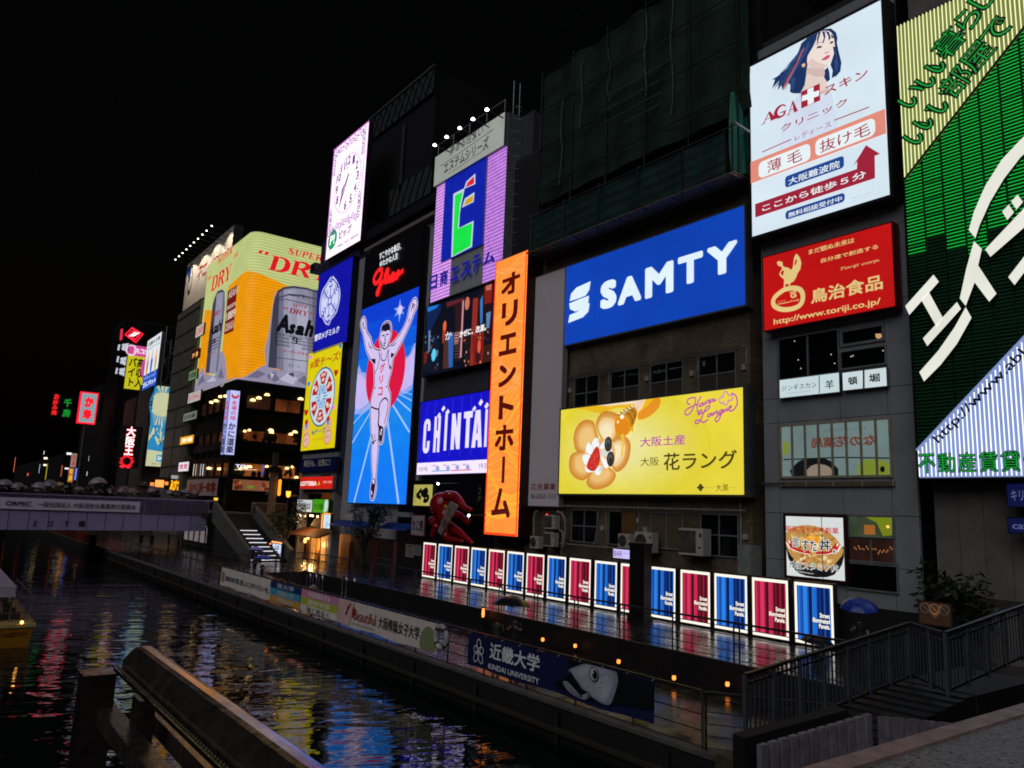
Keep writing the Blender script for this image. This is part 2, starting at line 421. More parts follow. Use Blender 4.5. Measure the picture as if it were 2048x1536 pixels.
# corner building with the neon board
XW = 30.5
cr(0, 0, 1)
wall1 = D('#746c67', .6, 0, .25, .9, .15, 6)
yA = FX(1812, 500, 30.45).y
b = building('corner_building', 'dark corner building behind the huge green neon board at the right edge', 30.9, 42, 2, FX(1868, 1000, 30.9).y, ZD, 26, wall1)
m = MB()
for i in range(9): y = FX(1868, 1000, 30.9).y-.02-i*.86; m.box(30.86, 30.898, y-.84, y, ZU+2.2, 1.7, wall1)
m.box(30.84, 30.897, 2, FX(1868, 1000, 30.9).y, 1.703, 1.9, DK); m.box(30.84, 30.897, 2, FX(1868, 1000, 30.9).y-.1, ZU+1.9, ZU+2.197, D('#37332f', .7)); m.build('cladding_panel', b)
# grey panelled building
y0, y1 = yA, FX(1524, 640, 30.45).y
gm = D('#96979a', .45, .1, .14, .7)
b = building('panelled_building', 'grey metal panelled building under the clinic billboard', 30.6, 44, y0, y1, ZU, 23.5, DK)
m = MB()
zs = [FX(1700, y, 30.45).z for y in (1160, 1028, 985, 870, 790, 640, 500)]
ys = [y0, FX(1775, 800, 30.45).y, FX(1680, 800, 30.45).y, FX(1556, 800, 30.45).y, y1]
zz = [ZU, -1.6, FX(1540, 1025, 30.45).z, FX(1532, 848, 30.45).z, FX(1531, 800, 30.45).z, FX(1530, 680, 30.45).z, 9.2, 12.4, 15.6, 18.8, 23.4]
for i in range(4):
    for j in range(len(zz)-1): m.box(30.45, 30.598, ys[i]+.012, ys[i+1]-.012, zz[j]+.012, zz[j+1]-.012, gm)
m.build('metal_panel', b)
def wpx(b, X, p, q, **k): a, c = FX(*p, X), FX(*q, X); return window(b, X, a.y, c.y, min(a.z, c.z), max(a.z, c.z), **k)
cr(1480, 500, 2.743); XP = 30.44
wpx(b, XP, (214, 720), (546, 430), cols=2, bar=.07); a, c = FX(555, 535, XP), FX(795, 400, XP); window(b, XP, a.y, c.y, a.z, c.z, cols=1, bar=.11); wpx(b, XP, (552, 662), (806, 518), cols=1, bar=.07)
a, c = FX(225, 1255, XP), FX(830, 915, XP)
pw = window(b, XP, a.y, c.y, a.z, c.z, cols=8, bar=.1, fr=D('#a89f86', .5, .2), gl=E('#7f9694', .6, True, .15, .8))
s = Bd('X', XP-.035); s.k = .002; P = MB(); brn = E('#7a3c2c', .7)
def mirror(t, p, q, m_, bold):
    (q0, w0), (q1, w1) = s.ab(*p), s.ab(*q); s.text(P, t, (q1, w0), (q0, w1), m_, bold, ab=True)
mirror('なの花薬局', (392, 1088), (742, 1010), brn, .03); mirror('ちかくにいる、ちからになる。', (455, 1000), (692, 968), E('#5a6a62', .6), 0)
s.line(P, [(238, 1150), (560, 1138), (820, 1142)], .06, E('#2a3438', .5)); s.poly(P, [(285, 1240), (300, 1180), (350, 1148), (440, 1142), (500, 1160), (540, 1240)], E('#16181e', .4), 2)
s.poly(P, [(355, 1240), (390, 1185), (440, 1175), (490, 1190), (510, 1235)], E('#a89484', .6), 2); s.poly(P, [(650, 1235), (660, 1160), (700, 1150), (800, 1155), (825, 1200), (820, 1235)], E('#8ea238', .6), 2); s.disc(P, (782, 1203), .1, .13, K_ if 'K_' in globals() else E('#0a0a0c', .4), 12); s.poly(P, [(235, 1120), (238, 1060), (255, 1050), (270, 1065), (262, 1120)], E('#8ea238', .6), 2)
P.build('window_poster', pw)
m = MB(); a, c = FX(232, 1298, 30.4), FX(848, 1268, 30.4)
m.box(30.3, 30.44, min(a.y, c.y), max(a.y, c.y), a.z, c.z, D('#6a5a4a', .6))
for k in range(5): y = a.y+(c.y-a.y)*k/4; m.box(30.27, 30.299, y-.03, y+.03, a.z, c.z+.03, D('#a89f86', .5, .2))
m.build('window_sill', b)
m = MB(); p = FX(118, 1282, 30.3); q = FX(248, 1280, 30.3); m.tube([p, q], .05, alu); m.build('pipe', b)
cr(1500, 980, 2.763)
wpx(b, XP, (545, 265), (800, 142), cols=1, bar=.08, gl=E('#4a5a40', .5, True, .5, 1.2)); wpx(b, XP, (548, 405), (805, 272), cols=2, bar=.06, gl=E('#2c1610', .6, True, .6, 1.5)); wpx(b, XP, (540, 545), (822, 405), cols=1, bar=.07)
s = Bd('X', XP-.035); P = MB(); s.k = .004
s.poly(P, [(640, 150), (785, 152), (785, 250), (735, 255), (700, 180), (660, 160)], E('#7a8a18', .8)); s.rect(P, (632, 245), (690, 195), E('#a8652a', .8)); s.disc(P, (762, 203), .07, .06, E('#ffc060', 1.5), 10)
for i in range(10): s.line(P, [(575+i*22, 300+rnd.uniform(0, 60)) if 'rnd' in globals() else (575+i*22, 320), (590+i*22, 330)], .05, E('#a86a40', .7))
P.build('interior_light', b)
# ---- small glowing spots set on the dark glass
cr(1480, 500, 2.743); P = MB(); s = Bd('X', XP-.035); s.k = .004
s.poly(P, [(742, 460), (772, 458), (782, 475), (760, 490), (746, 480)], E('#c89a6a', 1.0))
for x, y in ((300, 500), (320, 603), (500, 573), (520, 622), (785, 552), (620, 580), (610, 585), (335, 650), (375, 640)): s.disc(P, (x, y), .03, .03, E('#c8b0a0', 1.2), 8)
P.build('glowing_spot', b)
# ---- brick building
cr(0, 0, 1)
bk = brick('#8a7860', '#6c5c48', '#3a3228', 3.2, 'brown_brick', 'YZ', .6)
y0b, y1b = FX(1503, 900, 30.5).y, FX(1056, 900, 30.5).y
b = building('brick_building', 'brown brick building carrying the blue and yellow billboards', 30.5, 44, y0b, y1b, ZU, 16.2, bk)
cr(1120, 640, 5.12)
wins = [(150, 870, 405, 560), (520, 830, 820, 495), (930, 780, 1270, 430), (1425, 720, 1815, 320)]
zb = FX(1440, 720, 30.49).z; zt = FX(1440, 375, 30.49).z
for i, (x0, ya, x1, yb) in enumerate(wins):
    a, c = FX(x0, ya, 30.49), FX(x1, ya, 30.49); w_ = window(b, 30.49, a.y, c.y, zb-.3, zt, cols=2, rows=2, bar=.06, frac=.5, gl=D('#10140f', .08))
    m = MB(); ym = (a.y+c.y)/2; 
    if i: m.box(30.44, 30.448, min(a.y, c.y)+.08, max(a.y, c.y)-.08, zb-.2, zb+(zt-zb)*.4, D('#3a342e', .7)); m.build('blind', w_)
s = Bd('X', 30.455); s.k = .0; P = MB(); wt = D('#8a8c88', .6)
s.text(P, 'SUBUR', (955, 550), (1085, 490), wt, 0) if 0 else None
def mir(t, p, q):
    (q0, w0), (q1, w1) = s.ab(*p), s.ab(*q); s.text(P, t, (q1, w0), (q0, w1), wt, .01, ab=True)
mir('ทาร์เก', (955, 552), (1085, 495)); mir('ionpas', (1122, 515), (1270, 465)); mir('سفر', (610, 585), (815, 530)); mir('留', (1460, 475), (1490, 415))
s.disc(P, (1030, 690), .09, .11, D('#6a2a1a', .6), 14)
P.build('window_lettering', b)
m = MB(); zr = FX(900, 455, 30.2).z
a, c = FX(48, 600, 30.2), FX(1835, 285, 30.2)
for dz, dx in ((0, 0), (.14, .08)): m.tube([(30.2+dx, a.y, zr+dz), (30.2+dx, c.y, zr+dz)], .03, alu, 6)
for x in (118, 465, 890, 1375, 1875):
    p = FX(x, 520, 30.2); m.tube([(30.2, p.y, zr), (30.5, p.y, zr+.02)], .025, alu, 5); m.tube([(30.46, p.y, zr-.75), (30.46, p.y, zr)], .035, D('#9a948a', .6), 5); m.tube([(30.25, p.y+.03, zr), (30.46, p.y+.03, zr-.5)], .02, alu, 5)
m.build('awning_rail', b)
m = MB()
for x, y in ((95, 720), (885, 598), (1345, 545), (1878, 480)): p = FX(x, y, 30.4); m.box(30.38, 30.5, p.y-.1, p.y+.1, p.z-.13, p.z+.13, D('#a8a298', .6))
cr(1050, 960, 4.357)
for x, y in ((672, 418), (1044, 433), (1915, 495), (975, 352)): p = FX(x, y, 30.4); m.box(30.38, 30.5, p.y-.11, p.y+.11, p.z-.13, p.z+.13, D('#a8a298', .6))
m.build('junction_box', b)
zb, zt = FX(1500, 635, 30.49).z, FX(1540, 290, 30.49).z
def w2(x0, x1, cols, rows, gl=None, zl=None): a, c = FX(x0, 400, 30.49), FX(x1, 400, 30.49); return window(b, 30.49, a.y, c.y, zl if zl else zb, zt, cols=cols, rows=rows, bar=.06, gl=gl)
cur = D('#5a4c38', .8, 0, .3, 9)
zl = FX(520, 545, 30.49).z
w_ = w2(410, 640, 2, 2, None, zl); w2(735, 978, 2, 1, D('#0a0a0a', .3), zl); w_ = w2(1100, 1385, 2, 1, cur, zl); w2(1535, 1870, 2, 2, None, zl-.15)
m = MB(); a, c = FX(845, 500, 30.4), FX(975, 270, 30.4); m.box(30.36, 30.4, a.y, c.y, zl, zt, D('#6a4a22', .7, 0, .3, 4)); m.build('plywood_board', b)
m = MB(); zr = FX(990, 240, 30.1).z; a, c = FX(320, 225, 30.1), FX(1920, 270, 30.1); m.bar((30.1, a.y, zr), (30.1, c.y, zr), .05, .06, D('#a29c90', .5, .3))
for x in (380, 685, 1060, 1480, 1920): p = FX(x, 230, 30.1); m.tube([(30.1, p.y, zr), (30.5, p.y, zr+.55)], .03, alu, 5); m.tube([(30.48, p.y, zr-.05), (30.48, p.y, zr+.6)], .03, alu, 5)
m.build('awning_frame', b)
m = MB(); dp = D('#8a8478', .6)
for x in (320, 1880): p = FX(x, 500, 30.4); m.tube([(30.42, p.y, ZU), (30.42, p.y, 1.2)], .06, dp)
for (x0, ya), (x1, yb) in (((705, 250), (712, 600)), ((985, 150), (985, 460)), ((640, 280), (600, 580))): m.tube([FX(x0, ya, 30.4), FX((x0+x1)/2+6, (ya+yb)/2, 30.4), FX(x1, yb, 30.4)], .035, dp, 5)
a, c = FX(280, 550, 30.2), FX(950, 600, 30.2); m.tube([(30.2, a.y, a.z), (30.2, c.y, a.z)], .04, dp, 5)
m.build('drain_pipe', b)
m = MB(); a, c = FX(1900, 800, 30), FX(2010, 570, 30); m.box(29.6, 30.45, a.y, c.y, ZU, FX(1900, 565, 30).z, D('#8c908a', .5, .1)); tag(m.build('meter_cabinet', None, origin=(30, a.y, ZU)), 'tall pale grey metal cabinet against the brick wall beside the last air conditioner', 'cabinet')
# ---- narrow dark building behind the orange sign, tower sign building
cr(0, 0, 1)
yo0, yo1 = FX(1056, 900, 30.5).y+.02, FX(968, 1000, 30.4).y+.2
dark = D('#2c2b30', .55, .2, .2, .8)
building('narrow_building', 'narrow dark building behind the orange vertical sign', 30.5, 44, yo0, yo1, ZD, 24.5, dark)
ye0, ye1 = yo1+.02, FX(838, 900, 30.5).y
b = building('tower_building', 'grey building holding the violet tower sign and the two video screens', 30.6, 44, ye0, ye1, ZD, 17, D('#4c4c54', .55, .1, .15, .8))
m = MB(); a = FX(1040, 260, 31); m.box(32.02, 36, FX(1065, 300, 32).y, FX(1013, 300, 32).y, 17.4, FX(1040, 225, 32).z-.5, D('#4a4a52', .6)); m.build('rear_wall', b)
# ladder on the tower side
m = MB(); yl = FX(1016, 260, 30).y-.25; z0_, z1_ = 17.8, FX(1016, 215, 30).z+.4
for x in (30.2, 30.75): m.tube([(x, yl, z0_), (x, yl, z1_+1.6)], .04, alu, 5)
k = z0_
while k < z1_: m.tube([(30.2, yl, k), (30.75, yl, k)], .025, alu, 4, cap=False); k += .32
for k in range(12):
    z = z0_+.6+k*.95
    if z < z1_+.3: m.tube([(30.2, yl, z), (30.15, yl-.4, z), (30.48, yl-.62, z), (30.8, yl-.4, z), (30.75, yl, z)], .02, alu, 4, cap=False)
tag(m.build('access_ladder', None, origin=(30.4, yl, z0_)), 'caged metal access ladder on the side of the violet tower sign', 'ladder')
# glico building
yg0, yg1 = ye1+.02, FX(693, 980, 30.5).y+1.3
gy = D('#a8a8ac', .55, 0, .08, .6)
b = building('screen_building', 'grey walled building behind the running athlete billboard', 30.7, 44, yg0, yg1, ZD+2.8, FX(870, 440, 30.7).z, gy)
b.name = 'screen_building'
m = MB(); tl_ = D('#3a3a3e', .6)
m.box(30.5, 30.69, yg0+.4, FX(830, 1100, 30.5).y+.2, ZD+2.8, 2, D('#b4b4b6', .5)) if 0 else None
a = FX(590, 700, 30.5)
P = FX(382, 690, 29.9)
cr(600, 920, 5.907)
p, q = FX(585, 610, 29.6), FX(1330, 640, 29.6)
m = MB(); m.bar((29.5, p.y, p.z), (29.5, q.y, p.z), .3, .35, D('#8c8c92', .5)); m.build('ledge', b)
m = MB(); bw = D('#163a86', .5, 0, .1)
for x0, x1, yy in ((380, 790, 735), (960, 1290, 770)):
    p, q = FX(x0, yy, 29.3), FX(x1, yy, 29.3); m.prism([(28.9, p.y, p.z-.25), (29.9, p.y, p.z+.25), (29.9, p.y, p.z-.1)], (0, q.y-p.y, 0), bw)
m.build('awning', b)
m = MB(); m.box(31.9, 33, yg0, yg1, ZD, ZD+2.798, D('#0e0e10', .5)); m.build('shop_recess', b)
# dark tall block with a slatted rooftop frame behind
cr(640, 100, 3.839)
XT = 33.0; p = FX(885, 90, XT); q = FX(380, 560, XT); zt_ = (p.z+q.z)/2
b = building('rooftop_block', 'tall unlit dark block with a lattice frame behind the clock and tower signs', XT+.3, 46, p.y, q.y, 20, zt_-.4, D('#101014', .7), roof=False)
m = MB(); fr_ = D('#5a5a58', .55, .2); m.bar((XT, p.y, zt_), (XT, q.y, zt_), .25, .22, fr_); m.build('roof_edge', b)
m = MB(); lt_ = D('#44484a', .6, .2); zlo = zt_-2.6
n = 10
for i in range(n):
    y0_, y1_ = p.y+(q.y-p.y)*i/n, p.y+(q.y-p.y)*(i+1)/n; m.box(XT+.02, XT+.1, y0_+.06, y1_-.06, zlo, zt_-.2, lt_)
    m.tube([(XT-.05, y0_, zlo), (XT-.05, y1_, zt_-.2)], .05, D('#0c0c0e', .6), 4); m.tube([(XT-.05, y0_, zt_-.2), (XT-.05, y1_, zlo)], .05, D('#0c0c0e', .6), 4)
a, c = FX(525, 1260, XT), FX(855, 950, XT)
for (x0, ya, x1, yb) in ((525, 1160, 855, 960), ):
    u, v = FX(x0, ya+40, XT), FX(x1, yb, XT); zz0, zz1 = u.z-1.2, u.z+1.6
    nn = 6
    for i in range(nn):
        y0_, y1_ = u.y+(v.y-u.y)*i/nn, u.y+(v.y-u.y)*(i+1)/nn; m.box(XT+.02, XT+.1, min(y0_, y1_)+.05, max(y0_, y1_)-.05, zz0, zz1, lt_); m.tube([(XT-.05, y0_, zz0), (XT-.05, y1_, zz1)], .05, D('#0c0c0e', .6), 4)
u, v = FX(600, 1090, XT), FX(650, 600, XT); m.box(XT+.02, XT+.1, v.y, u.y, u.z, v.z+.5, lt_)
m.build('lattice_panel', b)
m = MB(); k = FX(700, 700, XT); 
a, c = FX(380, 690, 31.5), FX(900, 330, 31.5)
cr(580, 200, 3.072); p, q = FX(470, 935, 30.3), FX(905, 690, 30.3); m.bar((30.3, p.y, p.z+.1), (30.3, q.y, p.z+.1), .5, .3, D('#8a8578', .6)); m.bar((30.6, p.y, p.z+1.6), (30.6, q.y, p.z+1.6), .7, .9, D('#1c1c20', .6)); m.build('eaves_beam', b)
# clock building
cr(0, 0, 1)
yc0, yc1 = yg1+.02, 76.3
b = building('clock_building', 'slim building carrying the clock, the dairy sign and the cheese billboard', 30.6, 43, yc0, yc1, ZD+6.5, FX(640, 560, 30.6).z+4, D('#3a3e5a', .6, .1, .1, .8))
m = MB(); wht = D('#8f9094', .55, 0, .1)
m.box(30.35, 30.9, FX(660, 1000, 30.35).y, yc1-.2, ZD, 4.6, wht) if 0 else None
yq0, yq1 = FX(668, 1000, 30.35).y, yc1-.2
m.box(30.35, 31.2, yq0, yq0+.5, ZD, 5.0, wht); m.box(30.35, 31.2, yq0+.503, yq1, 2.2, 5.0, wht); m.box(30.35, 31.2, yq1-.4, yq1, ZD, 2.197, wht); m.build('shopfront_frame', b)
m = MB(); m.box(30.32, 30.348, yq0+1.2, yq0+3.4, 2.35, 2.9, DK if 'DK' in globals() else D('#0d0d10', .5)); m.build('vent_window', b)
# timber izakaya shopfront, lit inside
cr(600, 920, 5.907)
tim = D('#8a5a2c', .6, 0, .35, 4); m = MB(); zc = FX(0, 860, 30).z
m.box(32.6, 32.8, yq0+.5, yq1-.4, ZD, 2.19, tim); m.build('timber_wall', b)
m = MB(); m.prism([(29.2, yq0+.3, zc-.15), (30.9, yq0+.3, zc+.55), (30.9, yq0+.3, zc+.3), (29.2, yq0+.3, zc-.25)], (0, yq1-yq0-.5, 0), D('#7a4a20', .7, 0, .3, 8)); m.build('thatched_awning', b)
m = MB(); 
for k in range(5): y = yq0+1.2+k*1.25; m.box(30.9, 31.0, y, y+.9, ZD+.1, zc-.1, E('#e09a4a', .75, True, .5, 1.4) if k % 2 else tim)
m.build('lit_shoji', b)
m = MB()
for x, y in ((10, 655), (60, 660), (125, 655), (150, 660), (208, 668)): p = FX(x, y, 30.0); m.ball(p, .11, E('#ffd9a0', 4.0, True), 8)
for x, y in ((95, 910), (60, 950)): p = FX(x, y, 30.6); m.lathe([(.12, -.25), (.16, -.1), (.12, .22), (.01, .23)], E('#ffc070', 2.2, True), p, 10)
m.build('lamp_bulb', b)
for x, y, X_, e_ in ((60, 690, 29.6, 160), (70, 930, 31.6, 260), (150, 1000, 30.2, 200)):
    p = FX(x, y, X_); l = bpy.data.lights.new('shop_lamp', 'POINT'); l.energy = e_; l.color = (1, .55, .2); l.shadow_soft_size = .12; o = bpy.data.objects.new('shop_lamp', l); col.objects.link(o); o.location = p
m = MB(); p, q = FX(140, 790, 29.8), FX(262, 690, 29.8); m.prism([(29.6, p.y, p.z+.1), (30.1, p.y, q.z), (30.1, q.y, q.z-.1), (29.6, q.y, p.z-.1)], (.05, 0, 0), D('#6a3a16', .7)); m.build('timber_board', b)
# ================================================================ SIGNS

# ---- clinic billboard
cr(1480, 0, 2.743)
s = sign('clinic_billboard', 'tall white lit clinic billboard with dark haired woman and red arrow, on grey panelled building', 'billboard', 'X', 29.6,
         [(57, 368), (775, 0), (822, 1062), (66, 1306)], E('#d4e4ee', 1.0, True, .07, .35), .9, D('#2c2e33', .45, .5), .14)
a0, a1, b0, b1 = s.r
pic, let = s.art('picture'), s.art('lettering')
cr(1520, 40, 7.68)
hair, hair2, skin, skin2, red_, lip = E('#17305e'), E('#2b4876'), E('#e9dad2'), E('#cdb4aa'), E('#a91f35'), E('#d0557a')
s.poly(pic, [(610, 1130), (700, 1000), (990, 960), (1090, 1080), (1150, 1350), (1180, 1700), (700, 1900), (330, 2050), (360, 1600), (520, 1250)], E('#cdd9ea'), 3)   # blouse
s.poly(pic, [(730, 255), (640, 360), (600, 470), (560, 560), (420, 740), (300, 850), (180, 920), (235, 915), (190, 1055), (300, 935), (275, 1080), (330, 1000), (350, 1085), (430, 960), (470, 1000), (465, 1110), (520, 1130), (620, 1130), (690, 1010), (720, 800), (760, 500), (880, 300), (930, 200)], hair)
s.poly(pic, [(730, 255), (860, 170), (985, 130), (1090, 130), (1170, 190), (1195, 280), (1185, 350), (1220, 520), (1255, 650), (1240, 790), (1180, 860), (1105, 895), (1120, 780), (1085, 690), (1140, 520), (1150, 400), (1090, 260), (930, 220), (800, 450), (740, 560)], hair)
s.poly(pic, [(1045, 725), (1070, 800), (1080, 920), (1020, 965), (990, 920), (990, 780)], hair)
s.poly(pic, [(725, 740), (990, 740), (985, 900), (1020, 1000), (1050, 1120), (640, 1170), (720, 960)], skin2, 2)
s.poly(pic, [(730, 830), (870, 880), (980, 870), (1030, 1060), (650, 1160), (700, 980)], E('#dccbc2'), 2)
s.poly(pic, [(905, 190), (1060, 170), (1130, 250), (1150, 360), (1155, 450), (1130, 540), (1085, 660), (1020, 730), (950, 745), (800, 740), (735, 690), (735, 560), (810, 430), (870, 300)], skin, 2)
s.poly(pic, [(800, 600), (870, 640), (1000, 690), (1050, 690), (1000, 735), (900, 748), (790, 735), (740, 680)], E('#d9c3ba'), 2)
for q in ([(905, 190), (940, 185), (905, 300), (885, 415), (880, 300)], [(960, 180), (1000, 175), (1010, 260), (985, 350), (960, 365), (985, 280)], [(1010, 170), (1065, 190), (1090, 270), (1060, 330), (1055, 250)], [(1090, 220), (1140, 260), (1110, 290)], [(1150, 210), (1190, 280), (1170, 330)]):
    s.poly(pic, q, hair)
s.poly(pic, [(870, 440), (900, 405), (940, 400), (965, 415), (930, 435)], E('#3a2a30')); s.poly(pic, [(1070, 370), (1095, 335), (1130, 325), (1125, 360)], E('#3a2a30'))
s.line(pic, [(860, 385), (910, 350), (970, 345)], .025, E('#8a6f66'), 3); s.line(pic, [(1075, 300), (1110, 270), (1140, 285)], .025, E('#8a6f66'), 3)
s.poly(pic, [(985, 520), (1020, 490), (1070, 485), (1060, 505), (1010, 525)], E('#c9a79d'))
s.poly(pic, [(945, 618), (1000, 575), (1040, 545), (1080, 545), (1078, 570), (1045, 605), (1000, 622)], lip, 2)
s.line(pic, [(950, 616), (1010, 590), (1075, 562)], .02, E('#a03058'), 2)
rh = random.Random(2)
for k in range(34):
    u = rh.random(); a_, b_ = (700-90*u+rh.uniform(-10, 40), 420+120*u+rh.uniform(-60, 60)), (330-40*u+rh.uniform(-90, 120), 1010+rh.uniform(-90, 80)); s.line(pic, [a_, ((a_[0]+b_[0])/2+20, (a_[1]+b_[1])/2-20), b_], [.02, .05, .01], rh.choice([hair2, E('#1f3d6e'), E('#10244a'), E('#3a5a8c')]), 3)
for k in range(12):
    x = rh.uniform(1165, 1215); s.line(pic, [(x-30, 420), (x, 600), (x-10+rh.uniform(-20, 20), 830)], [.02, .04, .01], rh.choice([hair2, E('#10244a')]), 3)
s.poly(pic, [(700, 430), (660, 470), (600, 610), (520, 770), (430, 920), (350, 1080), (400, 1030), (480, 890), (560, 730), (640, 560)], E('#c05a52'))
s.poly(pic, [(655, 690), (700, 670), (712, 700), (690, 735), (660, 730)], E('#e6b48e'))
for q in ([(640, 430), (560, 600), (430, 800), (470, 770), (590, 590)], [(760, 330), (690, 470), (640, 640), (700, 560), (780, 400)], [(500, 900), (480, 1050), (520, 1100), (560, 900)], [(1190, 560), (1220, 700), (1180, 820), (1160, 640)]): s.poly(pic, q, hair2)
cr(1480, 0, 2.743)
s.rect(pic, (60, 1300), (822, 985), E('#e2edf2')) if 0 else None
pk = E('#e08a78')
def par(m, x0, yt0, yb0, x1, yt1, yb1, mat):   # a band between slanted pixel edges = level in the place
    pa, pb = s.ab(x0, yb0), s.ab(x1, yt1); s.rect(m, pa, pb, mat, ab=True)
p0 = s.ab(64, 1010); p1 = s.ab(800, 600); s.rect(pic, (a0, p0[1]), (a1, p1[1]), pk, ab=True)
def rrect(mb, p, q, m, r=.25):
    (x0, y0), (x1, y1) = s.ab(*p), s.ab(*q); pts = []
    for cx_, cy_, st in ((x1-r, y1-r, 0), (x0+r, y1-r, 90), (x0+r, y0+r, 180), (x1-r, y0+r, 270)):
        pts += [(cx_+r*math.cos(R_(st+k*18)), cy_+r*math.sin(R_(st+k*18))) for k in range(6)]
    s.poly(mb, pts, m, ab=True)
wh = E('#e6eff2'); bl = E('#1c4590')
rrect(pic, (108, 985), (390, 785), wh); rrect(pic, (420, 865), (745, 645), wh)
mr_ = E('#9c1f36')
s.text(let, '薄 毛', (155, 955), (345, 815), mr_, .004); s.text(let, '抜け毛', (445, 845), (718, 672), mr_, .004)
rrect(pic, (254, 1035), (575, 855), bl, .15); s.text(let, '大阪難波院', (272, 1020), (552, 880), wh, .012)
x0_, x1_ = s.ab(90, 1196)[1], s.ab(90, 1122)[1]
s.rect(pic, s.ab(90, 1196), (s.ab(746, 980)[0], x1_), mr_, ab=True)
s.poly(pic, [(628, 912), (697, 800), (775, 848), (745, 858), (747, 975), (640, 1010), (650, 890)], mr_)
s.text(let, 'ここから徒歩５分', (128, 1165), (697, 935), wh, .016)
rrect(pic, (256, 1210), (580, 1058), bl, .15); s.text(let, '無料相談受付中', (272, 1198), (565, 1076), wh, .012)
s.text(let, '※頭髪専門の自由診療です。', (613, 1096), (748, 1050), E('#8a9097')); s.text(let, '※標準的費用 4,400円〜55,000円/月', (613, 1112), (798, 1052), E('#8a9097'))
s.text(let, 'スキン', (470, 530), (706, 375), mr_, .012); s.text(let, 'クリニック', (232, 730), (594, 540), mr_, .012)
s.text(let, 'レディース', (308, 778), (505, 665), mr_); s.line(let, [(128, 838), (288, 768)], .05, mr_); s.line(let, [(524, 664), (715, 592)], .05, mr_)
def serifA(P0, P1, mat, mb, bd):
    (x0, y0), (x1, y1) = bd.ab(*P0), bd.ab(*P1); W, H = x1-x0, y1-y0
    T = lambda pts: [(x0+u*W, y0+v*H) for u, v in pts]
    for q in ([(.14, .04), (.2, .04), (.58, .88), (.54, 1)], [(.5, 1), (.6, 1), (.96, .04), (.64, .04)], [(.3, .3), (.75, .3), (.74, .36), (.33, .36)], [(0, 0), (.34, 0), (.34, .05), (0, .05)], [(.6, 0), (1, 0), (1, .05), (.6, .05)]):
        bd.poly(mb, T(q), mat, ab=True)
serifA((120, 692), (207, 598), mr_, let, s); serifA((262, 640), (325, 545), mr_, let, s)
s.line(let, [(259, 586), (240, 580), (216, 597), (203, 624), (210, 644), (230, 645), (249, 632), (252, 614)], [.05, .08, .15, .2, .18, .1, .1, .12], mr_, 3)
s.line(let, [(228, 624), (262, 610)], .05, mr_)
s.rect(pic, (344, 600), (445, 462), mr_); s.line(pic, [(396, 575), (394, 488)], .3, wh); s.line(pic, [(347, 546), (442, 515)], .27, wh)
s.done()

# ---- red poultry sign
cr(1480, 500, 2.743)
s = sign('shop_sign', 'red lit sign with gold rooster and web address below the clinic billboard', 'shop sign', 'X', 29.8,
         [(128, 46), (834, -152), (848, 305), (134, 445)], E('#b80d0d', 1.0, True, .1, .5), .5, D('#701013', .45, .2), .05)
g = E('#dcc27e'); let, pic = s.art('lettering'), s.art('emblem')
s.text(let, 'まだ観ぬ未来は', (378, 27), (628, -70), g, .012); s.text(let, '自分達で創造する', (446, 72), (758, -32), g, .012)
s.text(let, 'Toriji corp.', (553, 118), (768, 45), g, 0, .35); s.text(let, '鳥治食品', (392, 297), (782, 130), g, .022)
s.text(let, 'http://www.toriji.co.jp/', (187, 420), (772, 262), g, .015)
cr(1520, 480, 9.6)
s.poly(pic, [(330, 430), (380, 405), (440, 430), (445, 500), (480, 520), (560, 540), (610, 580), (640, 520), (660, 350), (690, 280), (720, 270), (775, 350), (800, 450), (780, 560), (730, 640), (700, 720), (650, 800), (590, 830), (580, 915), (562, 915), (560, 850), (500, 845), (480, 930), (462, 930), (470, 760), (400, 700), (375, 660), (400, 600), (430, 560), (415, 510), (370, 505), (345, 470)], g)
s.poly(pic, [(690, 370), (720, 390), (700, 470), (665, 490)], E('#b80d0d')); s.poly(pic, [(430, 590), (470, 590), (450, 690), (400, 650)], E('#b80d0d'))
s.line(pic, [(460, 965), (560, 935), (680, 925), (780, 960), (830, 1060), (810, 1200), (720, 1290), (560, 1335), (400, 1330), (285, 1270), (260, 1180), (310, 1080)], .22, g, 3, closed=True)
s.text(pic, 'ChickenToriji', (345, 1260), (755, 1130), g, .02); s.text(pic, 'MEISTER', (345, 1195), (505, 1150), g)
s.line(pic, [(700, 1020), (640, 1030), (600, 1060), (630, 1105), (690, 1090), (700, 1060), (650, 1065)], .06, g, 2); s.line(pic, [(580, 1015), (610, 1010), (650, 990), (710, 985)], .05, g)
s.done()

